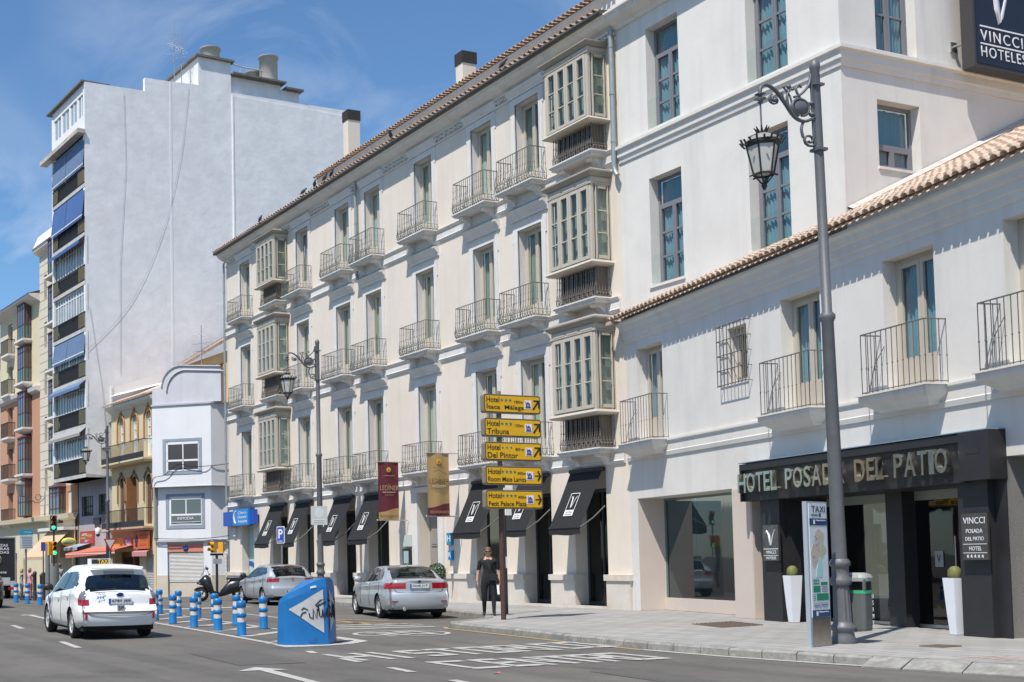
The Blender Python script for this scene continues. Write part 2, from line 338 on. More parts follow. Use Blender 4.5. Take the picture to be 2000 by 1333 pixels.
# arrows
paint([(-17.34, 7.47), (-16.7, 7.75), (-16.75, 7.5), (-14.4, 7.25), (-14.42, 7.1), (-16.8, 7.32), (-16.85, 7.0)], 'lane_arrow')
paint([(-39.2, 8.95), (-38.6, 9.35), (-38.6, 9.15), (-35.6, 8.9), (-35.6, 8.75), (-38.6, 8.95), (-38.6, 8.7)], 'lane_arrow')
for a, b in (((-30.4, 15.1), (-28.4, 16.0)), ((-28.6, 14.6), (-26.9, 15.5)), ((-30.5, 15.0), (-27.1, 14.85)), ((-26.9, 15.5), (-26.6, 15.9))): strip(a, b, .13, 'yellow_bay_line', M_road_y, .009)
# pavement: polygon with kerb stones along its edge
EDGE = [(14, 19.0), (0, 17.6), (-10.8, 15.62), (-12.3, 15.22), (-13.4, 14.98), (-15.2, 14.74), (-17.0, 14.68), (-19.0, 14.84), (-21.0, 15.12), (-23.0, 15.36), (-24.5, 15.52), (-24.95, 15.75), (-25.3, 16.3), (-26.1, 17.5), (-28.0, 18.75), (-31, 19.4), (-36, 19.95), (-45, 20.6), (-53.5, 21.1), (-55.8, 21.6), (-56.9, 22.6), (-57.1, 25), (-57.2, 60)]
M_pave = mat('pavement_slabs', (.35, .345, .33), .85, var=.14, vs=.5, bump=.2, bs=30, stain=((.24, .235, .225), 1.1, .7))
t = M_pave.node_tree; bnode = t.nodes['Principled BSDF']; brick = t.nodes.new('ShaderNodeTexBrick'); geo_ = t.nodes.new('ShaderNodeNewGeometry')
brick.inputs['Color1'].default_value = (1, 1, 1, 1); brick.inputs['Color2'].default_value = (.84, .84, .84, 1); brick.inputs['Mortar'].default_value = (.5, .49, .47, 1)
brick.inputs['Scale'].default_value = 1; brick.inputs['Brick Width'].default_value = .6; brick.inputs['Row Height'].default_value = .4; brick.inputs['Mortar Size'].default_value = .016
old = bnode.inputs['Base Color'].links[0].from_socket; mm_ = t.nodes.new('ShaderNodeMix'); mm_.data_type = 'RGBA'; mm_.blend_type = 'MULTIPLY'; mm_.inputs[0].default_value = 1
t.links.new(geo_.outputs['Position'], brick.inputs['Vector']); t.links.new(old, mm_.inputs[6]); t.links.new(brick.outputs[0], mm_.inputs[7]); t.links.new(mm_.outputs[2], bnode.inputs['Base Color'])
mb = MB(); top = [(x, y+.0, .13) for x, y in EDGE]; back = [(-57.2, 60, .15), (14, 60, .15)]
bm_pts = top+back
mb.add(bm_pts, [tuple(range(len(bm_pts)))])
pav = mb.build('pavement', M_pave, kind='structure')
bm = bmesh.new(); bm.from_mesh(pav.data); bmesh.ops.triangulate(bm, faces=bm.faces); bm.to_mesh(pav.data); bm.free()
M_kerb = mat('kerb_stone', (.25, .245, .225), .85, var=.3, vs=5, bump=.5, bs=25, stain=((.42, .41, .38), 4, .7))
def along(path, step):
    out = []; acc = 0
    for a, b in zip(path[:-1], path[1:]):
        a, b = Vector(a), Vector(b); L = (b-a).length; n = max(1, round(L/step))
        for k in range(n): out.append((a.lerp(b, k/n), a.lerp(b, (k+1)/n)))
    return out
for i, (a, b) in enumerate(along(EDGE[1:21], .72)):
    d = (b-a); L = d.length; drop = a.x > -12.6; mb = MB()
    pr = [(-.34, -.03), (-.34, .015), (-.03, .122), (.02, .134), (.17, .134), (.17, -.05)] if drop else [(-.03, -.05), (-.03, .104), (.0, .136), (.17, .138), (.17, -.05)]
    mb.prism(pr, .008, L-.008, 'x')
    mb.build('kerb_stone', M_kerb, pav, (b.x, b.y, random.uniform(-.004, .003)), math.atan2(-d.y, -d.x))
yl = [(x, y-.17) for x, y in EDGE[6:12]]
for a, b in zip(yl[:-1], yl[1:]): strip(a, b, .1, 'yellow_edge_line', M_road_y)
gl_ = [(x, y-.12) for x, y in EDGE[1:7]]
M_gutter = mat('pale_gutter', (.42, .41, .38), .9, var=.25, vs=6, stain=((.2, .2, .19), 3, .6))
for a, b in zip(gl_[:-1], gl_[1:]): strip(a, b, .16, 'gutter_strip', M_gutter)
# repair patches in the asphalt
for P_ in ([(-20.5, 7.6), (-17.8, 7.4), (-17.7, 8.5), (-20.4, 8.75)], [(-31.5, 13.2), (-29.6, 13.0), (-29.5, 14.2), (-31.4, 14.4)], [(-14.2, 11.2), (-12.0, 11.0), (-11.9, 11.6), (-14.1, 11.85)]):
    paint(P_, 'asphalt_patch', mat('patched_asphalt', (.10, .095, .088), .9, var=.15, vs=1.5, bump=.5, bs=80), .0015)
M_cover = mat('rusty_cover', (.17, .13, .10), .8, var=.3, vs=12, bump=.5, bs=50)
# ================= cream hotel building with four storeys =================
OX, OY = -27.22, 23.011
HB = thing('hotel_building', 'long cream four-storey hotel building with rows of iron balconies and taupe bay windows', 'building', (OX, OY, 0))
XL = -29.08
cols = [(-27.35, -26.12), (-21.05, -19.83), (-17.33, -16.08), (-14.8, -13.58), (-11.04, -9.83), (-7.36, -6.15), (-4.85, -3.62)]
gals = [(-23.55, -22.25), (-2.1, -.8)]
SL = [4.6, 8.82, 13.0]; TOPS = [7.74, 11.82, 15.84]
ops = [(a, b, s_+.04, t_, .36) for s_, t_ in zip(SL, TOPS) for a, b in cols+gals]
shops = [(-27.52, -26.09), (-23.91, -22.31), (-21.18, -19.72), (-17.57, -16.0), (-14.98, -13.38), (-7.56, -5.94), (-4.9, -3.52), (-2.42, -.99)]
door_op = (-11.2, -9.84)
ops += [(a, b, .2, 4.1, .5) for a, b in shops] + [(door_op[0], door_op[1], .2, 3.95, .5)]
mb = MB(); wall_with(mb, XL, 0, .1, 16.5, ops, rmi=lambda c: 1 if c > 4 else 0)
mb.quad((XL, 0, .1), (XL, 14, .1), (XL, 14, 17), (XL, 0, 17)); mb.quad((XL, 14, .1), (0, 14, .1), (0, 14, 17), (XL, 14, 17))
mb.build('wall', [M_cream, M_trim], HB)
# white surrounds and hoods
surround = {}
def hood_prof(): return [(.0, .0), (-.05, .0), (-.07, .1), (-.13, .16), (-.21, .25), (-.22, .31), (.0, .31)]
for fi, (s_, t_) in enumerate(zip(SL, TOPS)):
    for a, b in cols:
        key = (fi, round(b-a, 2))
        mb = MB(); w = .2; h = t_-s_-.04
        mb.box(-w, 0, -.035, .03, 0, h+w); mb.box(b-a, b-a+w, -.035, .03, 0, h+w); mb.box(0, b-a, -.035, .03, h, h+w)
        # ears
        mb.box(-w-.05, -w, -.03, .01, h-.35, h+w); mb.box(b-a+w, b-a+w+.05, -.03, .01, h-.35, h+w)
        mb.build('window_surround', M_trim, HB, (a, 0, s_+.04))
        if fi < 2:
            mb = MB(); mb.prism([(y, z) for y, z in hood_prof()], -.36, b-a+.36, 'x')
            mb.build('window_hood', M_trim, HB, (a, 0, t_+.32))
        else:
            mb = MB(); mb.prism([(0, 0), (-.04, 0), (-.14, .18), (-.16, .24), (0, .24)], -.34, b-a+.34, 'x'); mb.build('window_hood', M_trim, HB, (a, 0, t_+.24))
# string courses
for s_ in SL:
    mb = MB(); mb.prism([(.0, -.42), (-.05, -.40), (-.09, -.33), (-.06, -.30), (-.06, -.08), (-.10, -.06), (-.13, .0), (0, .0)], XL, -.12, 'x')
    mb.build('string_course', M_trim, HB, (0, 0, s_-.02))
# cornice
mb = MB(); mb.prism([(0, -.02), (-.06, -.01), (-.08, .05), (-.14, .08), (-.2, .10), (-.34, .18), (-.42, .26), (-.44, .31), (-.5, .32), (-.5, .37), (0, .37)], XL-.15, .05, 'x')
mb.build('cornice', M_trim, HB, (0, 0, 16.34))
mb = MB(); mb.box(XL, 0, -.05, 0, 16.06, 16.12); mb.build('frieze_moulding', M_trim, HB)
mb = MB()
x = XL+.3
while x < -.25:
    for sgn in (1, -1):
        pts = [(x+.16*k/8*1.0+.0, -.075, 16.23+sgn*.085*math.sin(k/8*math.pi*2)*(1-.3*k/8)) for k in range(9)]
        mb.tube(pts, .018, 4)
    mb.ball((x+.22, -.07, 16.23), .045, 6); x += .3
mb.build('frieze_ornament', M_trim, HB, kind='stuff')
mb = MB(); mb.tube([(XL-.2, -.57, 16.74), (0.05, -.57, 16.74)], .07, 8); mb.build('gutter', mat('dark_gutter', (.09, .09, .085), .6, .3), HB)
# roofs
M_roofpan = mat('roof_pan', (.30, .23, .17), .95, var=.3, vs=5)
mb = MB(); mb.quad((XL-.2, -.55, 16.79), (.05, -.55, 16.79), (.05, .5, 16.98), (XL-.2, .5, 16.98)); mb.quad((XL-.2, .5, 16.98), (.05, .5, 16.98), (.05, 6, 17.9), (XL-.2, 6, 17.9)); mb.quad((XL-.2, -.55, 16.79), (XL-.2, .5, 16.98), (XL-.2, .5, 16.7), (XL-.2, -.5, 16.7))
mb.build('lower_roof', M_roofpan, HB)
def tile_mesh(r, L, m, name='tile', n=6, tilt=.03):
    mb = MB(); vs = []
    for j, (y, rr, dz) in enumerate(((0, r, tilt), (L, r*.8, 0))):
        for q in (rr, rr-.018):
            for k in range(n+1):
                a = math.pi*k/n; vs.append((q*math.cos(a), y, q*math.sin(a)*.9+dz))
    m1 = n+1
    fs = [(k, k+1, 2*m1+k+1, 2*m1+k) for k in range(n)]+[(m1+k, 3*m1+k, 3*m1+k+1, m1+k+1) for k in range(n)]+[(k, m1+k, m1+k+1, k+1) for k in range(n)]
    mb.add(vs, fs, True); return mb.mesh(name, m)
tm = tile_mesh(.078, .42, M_tile2)
slope = .18
for k in range(117):
    link('roof_tile', tm, HB, (XL-.1+k*.25, -.64+random.uniform(-.015, .015), 16.79), rot=(slope, 0, random.uniform(-.03, .03)))
mb = MB()
for k in range(117):
    for j in range(2):
        x = XL-.1+k*.25; y = -.28+j*.4; z = 16.83+(y+.3)*.18
        n = 5; b = [(x+.07*math.cos(math.pi*i/n), yy, z+dz+.07*math.sin(math.pi*i/n)) for yy, dz in ((y, .02), (y+.42, .08)) for i in range(n+1)]
        mb.add(b, [(i, i+1, n+2+i, n+1+i) for i in range(n)], True)
mb.build('roof_tiles', M_tile2, HB, kind='stuff')
# attic storey set back
mb = MB(); wall_with(mb, -19.6, 0, 16.8, 17.8, [], y=.45); mb.quad((-19.6, .45, 16.8), (-19.6, 9, 16.8), (-19.6, 9, 17.8), (-19.6, .45, 17.8))
mb.prism([(.45, 17.62), (.38, 17.66), (.34, 17.8), (.45, 17.8)], -19.65, 0, 'x'); mb.build('attic_wall', M_trim, HB)
mb = MB(); mb.quad((-19.7, .3, 17.81), (0, .3, 17.81), (0, 6, 19.0), (-19.7, 6, 19.0)); mb.build('attic_roof', M_roofpan, HB)
for k in range(94):
    link('roof_tile', tm, HB, (-19.6+k*.21, .2+random.uniform(-.015, .015), 17.82), rot=(.2, 0, random.uniform(-.03, .03)))
mb = MB()
for k in range(94):
    x = -19.6+k*.21; n = 5; b = [(x+.07*math.cos(math.pi*i/n), yy, zz+.07*math.sin(math.pi*i/n)) for yy, zz in ((.5, 17.9), (6, 19.05)) for i in range(n+1)]
    mb.add(b, [(i, i+1, n+2+i, n+1+i) for i in range(n)], True)
mb.build('roof_tiles', M_tile2, HB, kind='stuff')
for cx_, cy_, zt in ((-12.25, 3.1, 20.85), (-21.75, 3.2, 21.85)):
    mb = MB(); mb.box(-.24, .24, -.3, .3, 0, zt-18.0-.45); ch = mb.build('chimney', M_cream, HB, (cx_, cy_, 18.0))
    mb = MB(); mb.box(-.27, .27, -.33, .33, zt-18.0-.45, zt-18.0); mb.build('cap', mat('dark_vent', (.03, .024, .022), .7), ch)
# balcony door: leaves with glass, curtain behind
def fr_window(name, w, h, rows, leaves, fw, mf, mg, mc, mull=.05, solid=0., transom=0., dep=.05, seed=0):
    """returns (frame mesh, pane mesh, curtain mesh)"""
    f = MB(); g = MB(); rnd = random.Random(seed)
    f.box(0, fw, 0, dep, 0, h); f.box(w-fw, w, 0, dep, 0, h); f.box(fw, w-fw, 0, dep, h-fw, h); f.box(fw, w-fw, 0, dep, 0, fw*.6)
    zt = h-fw
    if transom:
        f.box(fw, w-fw, -.01, dep, h-fw-transom-.07, h-fw-transom); g.quad((fw, dep*.6, h-fw-transom), (w-fw, dep*.6, h-fw-transom), (w-fw, dep*.6, h-fw), (fw, dep*.6, h-fw)); zt = h-fw-transom-.07
    lw = (w-2*fw)/leaves; st = fw*.85
    for i in range(leaves):
        x0 = fw+i*lw; x1 = x0+lw; z0 = fw*.6
        f.box(x0+.004, x0+st, -.02, dep*.9, z0, zt); f.box(x1-st, x1-.004, -.02, dep*.9, z0, zt); f.box(x0+st, x1-st, -.02, dep*.9, zt-st, zt)
        zb = z0+(solid if solid else st*1.3)
        f.box(x0+st, x1-st, -.02, dep*.9, z0, zb)
        if solid: f.box(x0+st+.06, x1-st-.06, -.032, 0, z0+.1, zb-.12)
        zz0, zz1 = zb, zt-st
        for r in range(rows):
            a = zz0+(zz1-zz0)*r/rows; b = zz0+(zz1-zz0)*(r+1)/rows
            if r: f.box(x0+st, x1-st, -.01, dep*.8, a-mull/2, a+mull/2)
            g.quad((x0+st, dep*.5, a), (x1-st, dep*.5, a), (x1-st, dep*.5, b), (x0+st, dep*.5, b))
    c = MB(); n = int(w/.035); vs = []
    for i in range(n+1):
        x = fw+(w-2*fw)*i/n; y = .11+.03*math.sin(i*1.7)+.012*math.sin(i*.6+seed)
        vs += [(x, y, .05), (x, y, h-fw)]
    c.add(vs, [(2*i, 2*i+2, 2*i+3, 2*i+1) for i in range(n)], True)
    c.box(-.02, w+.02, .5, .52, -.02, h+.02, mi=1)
    return f.mesh(name, mf), g.mesh('pane', mg), c.mesh('curtain', [mc, M_dark])
fw_cache = {}
def put_window(parent, x, y, z, w, h, rz=None, name='window', **k):
    key = (round(w, 2), round(h, 2), tuple(sorted((a, str(b)) for a, b in k.items())))
    if key not in fw_cache: fw_cache[key] = fr_window(name, w, h, seed=len(fw_cache), **k)
    a, b, c = fw_cache[key]
    o = link(name, a, parent, (x, y, z), rz); link('pane', b, o); link('curtain', c, o); return o
for fi, (s_, t_) in enumerate(zip(SL, TOPS)):
    for a, b in cols+gals:
        put_window(HB, a, .27, s_+.04, 1.23, t_-s_-.04, name='balcony_door', rows=1, leaves=2, fw=.09, mf=M_wood, mg=M_glassF, mc=M_curt, solid=.55)
# balconies
def curl(mb, x, z, s, y=0., r=.009, flip=1, side=0):
    pts = [];
    for k in range(11):
        a = k/10*math.pi*2.2; q = s*(1-.07*k)
        u = flip*(q*math.sin(a)*.5); v = q*(1-math.cos(a))*.5
        pts.append((x+u, y, z+v) if not side else (x, y+u, z+v))
    mb.tube(pts, r, 3, cap=False)
def railing_mesh(w, d, h, name, m, belly=.07, sp=.125, ornate=True, bar=.009):
    """three sided railing in local coords: x 0..w, wall at y=0, front at y=-d"""
    mb = MB()
    def run(n, f):
        for i in range(n+1):
            u = i/n; p = f(u); mb_pts = []
            nx, ny = f(None)
            zs = [(.0, 0), (.12, belly*.9), (.28, belly*.55), (.5, .01), (h, 0)] if belly else [(0, 0), (h, 0)]
            mb_pts = [(p[0]+nx*o, p[1]+ny*o, z) for z, o in zs]
            mb.tube(mb_pts, bar, 4, cap=False)
            if ornate:
                mb.ball((p[0]+nx*.01, p[1]+ny*.01, .52), .022, 5); mb.ball((p[0], p[1], .74), .018, 5); mb.ball((p[0]+nx*.02, p[1]+ny*.02, .34), .018, 5)
            else: mb.ball((p[0], p[1], .5), .018, 5)
    nf = max(3, round(w/sp)); ns = max(2, round(d/sp))
    run(nf, lambda u: (0, -1) if u is None else (w*u, -d)); run(ns, lambda u: (-1, 0) if u is None else (0, -d*(1-u))); run(ns, lambda u: (1, 0) if u is None else (w, -d*(1-u)))
    for z, o, t in ((h, 0, .016), (.03, belly*.25, .012)) + (((.2, belly*.75, .009),) if ornate else ()):
        P = [(-o, 0, z), (-o, -d-o, z), (w+o, -d-o, z), (w+o, 0, z)]
        for a, b in zip(P[:-1], P[1:]): mb.tube([a, b], t, 4)
    if ornate:
        for i in range(nf):
            x = w*(i+.5)/nf; curl(mb, x, .03, .15, -d-belly*.8, flip=1 if i % 2 else -1)
            mb.tube([(x, -d-belly*.8, .18), (x, -d-belly*.4, .3)], .012, 3)
        for sx, ox in ((0, -belly*.8), (w, belly*.8)):
            for i in range(ns): curl(mb, sx+ox, .03, .15, -d*(i+.5)/ns, side=1)
    return mb.mesh(name, m)
def slab_mesh(w, d, m, th=.15, name='balcony'):
    mb = MB()
    for k, (o, z0, z1) in enumerate(((.0, -.04, 0), (-.03, -.08, -.042), (-.07, -th, -.082))):
        mb.box(-o, w+o, -d-o, 0, z0, z1)
    return mb.mesh(name, m)
def bracket_mesh(m, d=.42):
    mb = MB(); pr = [(0, 0), (-d, 0), (-d-.01, -.06), (-d+.04, -.12), (-d+.12, -.13), (-d+.2, -.15), (-.14, -.22), (-.1, -.3), (-.04, -.34), (0, -.34)]
    mb.prism(pr, -.1, .1, 'x'); 
    for sx in (-.105, .105): mb.tube([(sx, -d+.06+.05*math.cos(a*.8), -.07+.05*math.sin(a*.8)) for a in range(9)], .012, 4)
    return mb.mesh('bracket', m)
W_b = 1.75; rm = railing_mesh(W_b, .56, 1.0, 'railing', M_iron); sm_ = slab_mesh(W_b+.2, .6, M_trim, .12); bk = bracket_mesh(M_trim)
for fi, s_ in enumerate(SL):
    for a, b in cols:
        c = (a+b)/2
        bal = link('balcony', sm_, HB, (c-W_b/2-.11, 0, s_+.03)); link('railing', rm, bal, (.10, 0, .01))
        for q in (.35, W_b+.22-.35): link('bracket', bk, bal, (q, -.03, -.12))
# bay windows (miradors)
def mirador(gx, w=1.95, d=.68, h=2.22):
    f = MB(); 
    def face(n, L, place):
        post = .09; lw = (L-2*post)/n
        place(f, 0, post, 0, h); place(f, L-post, L, 0, h); place(f, post, L-post, h-.05, h); place(f, post, L-post, 0, .05)
        for i in range(n):
            x0 = post+i*lw
            place(f, x0+.006, x0+.085, .05, h-.05, 1); place(f, x0+lw-.085, x0+lw-.006, .05, h-.05, 1); place(f, x0+.085, x0+lw-.085, .05, .15, 1); place(f, x0+.085, x0+lw-.085, h-.14, h-.05, 1)
            for r in (1, 2):
                z = .15+(h-.29)*r/3; place(f, x0+.085, x0+lw-.085, z-.016, z+.016, 1)
        return [(post+i*lw+.085, post+(i+1)*lw-.085) for i in range(n)]
    F = face(4, w, lambda b, x0, x1, z0, z1, p=0: b.box(x0, x1, -d-(.02 if p else 0), -d+.05, z0, z1))
    R = face(1, d, lambda b, x0, x1, z0, z1, p=0: b.box(w-.05, w+(.02 if p else 0)+.001, -d+x0+.052, -d+x1 if x1 < d else -.001, z0, z1))
    face(1, d, lambda b, x0, x1, z0, z1, p=0: b.box(-(.02 if p else 0)-.001, .05, -d+x0+.052, -d+x1 if x1 < d else -.001, z0, z1))
    f.box(.02, w-.02, -d+.02, -.0, -.05, -.001)
    fm = f.mesh('bay_window', M_wood)
    pf = MB(); z0, z1 = .15, h-.14; hh = (z1-z0)/3
    pf.quad((0, 0, 0), (F[0][1]-F[0][0], 0, 0), (F[0][1]-F[0][0], 0, hh-.032), (0, 0, hh-.032)); pm = pf.mesh('pane', M_glassF)
    ps = MB(); sw = d-.26-.05; ps.quad((0, 0, 0), (0, sw, 0), (0, sw, hh-.032), (0, 0, hh-.032)); psm = ps.mesh('side_pane', M_glassF)
    hd = MB(); hd.box(0.0, w, -d, 0, h, h+.2)                        # entablature with panels
    for i in range(3): hd.box(.1+i*(w-.1)/3, (i+1)*(w-.1)/3-.02+.02, -d-.015, -d, h+.04, h+.16)
    hd.box(w, w+.015, -d+.12, -.1, h+.04, h+.16)
    hd.box(-.03, w+.03, -d-.03, 0, h-.012, h+.012)
    cap = MB()
    cap.add([(x, y, z) for z, o in ((h+.2, .02), (h+.26, .1), (h+.32, .14), (h+.36, .14), (h+.44, .0)) for x, y in ((-o, 0), (-o, -d-o), (w+o, -d-o), (w+o, 0))],
            [(i*4+k, i*4+k+1, i*4+k+5, i*4+k+4) for i in range(4) for k in range(3)]+[(16, 17, 18, 19)])
    base = MB(); base.add([(x, y, z) for z, o in ((-.0, .06), (-.07, .1), (-.12, .04), (-.13, -.1)) for x, y in ((-o, 0), (-o, -d-o), (w+o, -d-o), (w+o, 0))],
            [(i*4+k, i*4+k+1, i*4+k+5, i*4+k+4) for i in range(3) for k in range(3)]+[(12, 15, 14, 13)])
    cu = MB(); n = 40; vs = []
    for i in range(n+1):
        x = .06+(w-.12)*i/n; y = -d+.2+.02*math.sin(i*1.9); vs += [(x, y, .06), (x, y, h-.02)]
    cu.add(vs, [(2*i, 2*i+2, 2*i+3, 2*i+1) for i in range(n)], True)
    cu.quad((w-.12, -d+.2, .06), (w-.12, 0, .06), (w-.12, 0, h), (w-.12, -d+.2, h))
    return fm, pm, psm, hd.mesh('entablature', M_wood), cap.mesh('bay_roof', M_wood2), base.mesh('bay_base', M_wood), cu.mesh('curtain', M_curt), F, z0, hh, w, d, h
MI = mirador(0)
def put_mirador(parent, x, z, y=0, rz=None, lower=True, scz=1.):
    fm, pm, psm, hm, cm, bm_, cum, F, z0, hh, w, d, h = MI
    o = link('bay_window', fm, parent, (x, y, z), rz, sc=(1, 1, scz))
    for a, _ in F:
        for r in range(3): link('pane', pm, o, (a, -d+.02, z0+hh*r+.016))
    for sx in (w-.02, .02):
        for r in range(3): link('pane', psm, o, (sx, -d+.05+.175, z0+hh*r+.016))
    link('entablature', hm, o); link('bay_roof', cm, o); link('bay_base', bm_, o); link('curtain', cum, o)
    return o
rmg = railing_mesh(1.72, .5, 1.0, 'railing', M_iron2, belly=.06, sp=.1); slg = slab_mesh(1.95, .64, M_trim)
M_liner = mat('taupe_liner', (.16, .14, .115), .8)
for gi, x0 in enumerate((-23.85, -2.4)):
    for fi, (s_, zb, hs) in enumerate(((4.6, 5.68, 2.22/2.22), (8.82, 9.87, 1.0), (13.0, 13.93, .9))):
        o = put_mirador(HB, x0, zb, scz=[1., .98, .84][fi])
        bal = link('balcony', slg, HB, (x0+.0, 0, s_+.03)); link('railing', rmg, bal, (.11, 0, .01))
        for q in (.35, 1.6): link('bracket', bk, bal, (q, -.03, -.12))
        # panelled apron behind the ironwork
        mb = MB(); hz_ = zb-s_-.14; nb = 7
        for i in range(nb+1): mb.box(.18+i*1.5/nb, .25+i*1.5/nb, -.4, -.36, 0, hz_)
        mb.box(.18, 1.75, -.4, -.36, 0, .12); mb.box(1.7, 1.75, -.36, 0, 0, hz_); mb.box(.18, .22, -.36, 0, 0, hz_)
        ap = mb.build('apron_frame', M_liner, HB, (x0, 0, s_+.04))
        mb = MB(); mb.quad((.2, -.37, 0), (1.72, -.37, 0), (1.72, -.37, hz_), (.2, -.37, hz_)); mb.build('apron_glass', M_glassD, ap)
        mb = MB(); mb.quad((.2, -.3, 0), (1.7, -.3, 0), (1.7, -.3, hz_), (.2, -.3, hz_)); mb.build('apron_lining', mat('dim_lining', (.10, .13, .13), .9), ap)
# two end-wall bays seen edge-on past the corner
for z in (5.68, 9.87, 13.93): put_mirador(HB, XL, z, y=3.6, rz=-math.pi/2, scz=.95)
for z in SL:
    mb = MB(); mb.box(XL-.7, XL, 1.4, 3.8, z-.12, z+.03); mb.build('balcony', M_trim, HB)
# pedestals of pale stone between shops
edges = [XL]+[v for p in sorted(shops+[(-11.6, -9.5)]) for v in p]+[0]
piers = [(edges[i], edges[i+1]) for i in range(0, len(edges), 2)]
for a, b in piers:
    mb = MB(); mb.box(a-.0, b+.0, -.09, .0, .1, .92); mb.box(a-.05, b+.05, -.14, .3, .921, 1.09)
    if b < -.5: mb.box(b-.001, b+.03, -.08, .3, .1, .92)
    mb.build('plinth', M_stone, HB)
for a, b in shops:
    mb = MB(); mb.box(a, b, -.1, .45, .1, .2); mb.build('door_step', M_stone, HB)
    # shop window: dark steel frame and full height glass, solid panel above
    f = MB(); g = MB(); w = b-a; y = .44
    f.box(a, b, y, y+.06, 3.55, 4.1); f.box(a, a+.06, y-.02, y+.05, .2, 3.55); f.box(b-.06, b, y-.02, y+.05, .2, 3.55); f.box(a+.06, b-.06, y-.02, y+.05, 3.45, 3.549); f.box(a+.06, b-.06, y-.02, y+.05, .2, .3)
    f.box(a+w*.5-.02, a+w*.5+.02, y-.02, y+.05, .3, 3.45)
    fo = f.build('shop_window', mat('shop_frame', (.055, .06, .07), .5), HB)
    f = MB(); f.box(a, b, y-.03, y-.001, 3.56, 4.1); f.build('fanlight_panel', M_sand, fo)
    for q0, q1 in ((a+.06, a+w*.5-.02), (a+w*.5+.02, b-.06)):
        g = MB(); g.quad((q0, y+.02, .3), (q1, y+.02, .3), (q1, y+.02, 3.45), (q0, y+.02, 3.45)); g.build('pane', M_glassD, fo)
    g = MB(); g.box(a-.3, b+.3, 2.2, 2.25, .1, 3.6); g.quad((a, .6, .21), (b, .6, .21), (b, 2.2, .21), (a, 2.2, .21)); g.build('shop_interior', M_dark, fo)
# main door in white surround
mb = MB(); a, b = -11.6, -9.5
mb.box(a, a+.4, -.08, .0, .1, 3.95); mb.box(b-.35, b, -.08, .0, .1, 3.95); mb.box(a, b, -.1, 0, 3.951, 4.13)
mb.build('door_surround', M_trim, HB)
mb = MB(); mb.box(-11.2, -9.84, .44, .5, .2, 3.94)
for i in range(2):
    x0 = -11.14+i*.65
    for z0, z1 in ((.35, 1.0), (1.15, 1.9), (2.05, 3.2), (3.35, 3.8)): mb.box(x0+.08, x0+.55, .41, .44, z0, z1); mb.box(x0+.14, x0+.49, .395, .41, z0+.07, z1-.07)
mb.build('entrance_door', mat('grey_door', (.27, .255, .23), .6, var=.1, vs=4), HB)
# downpipes
def pipe(parent, pts, r=.055, name='downpipe', m=M_zinc):
    mb = MB(); mb.tube(smooth_path(pts, 4) if len(pts) > 2 else pts, r, 8)
    zz = [p[2] for p in pts]; z = min(zz)+1.
    while z < max(zz)-.4:
        q = pts[0]
        for a, b in zip(pts[:-1], pts[1:]):
            if min(a[2], b[2]) <= z <= max(a[2], b[2]): q = a
        mb.lathe([(r+.012, -.03), (r+.012, .03)], 8, (q[0], q[1], z)); z += 1.35
    return mb.build(name, m, parent)
pipe(HB, [(-.06, -.16, 16.35), (-.06, -.16, 13.0), (-.06, -.16, 12.4), (.06, -.16, 12.15)], .07)
pipe(HB, [(-15.3, -.14, 16.4), (-15.3, -.14, 13.3), (-15.3, -.14, 12.7), (-15.2, -.1, 12.4)])
pipe(HB, [(XL-.03, -.13, 16.3), (XL-.03, -.13, 12), (XL-.03, -.13, 4.4)])
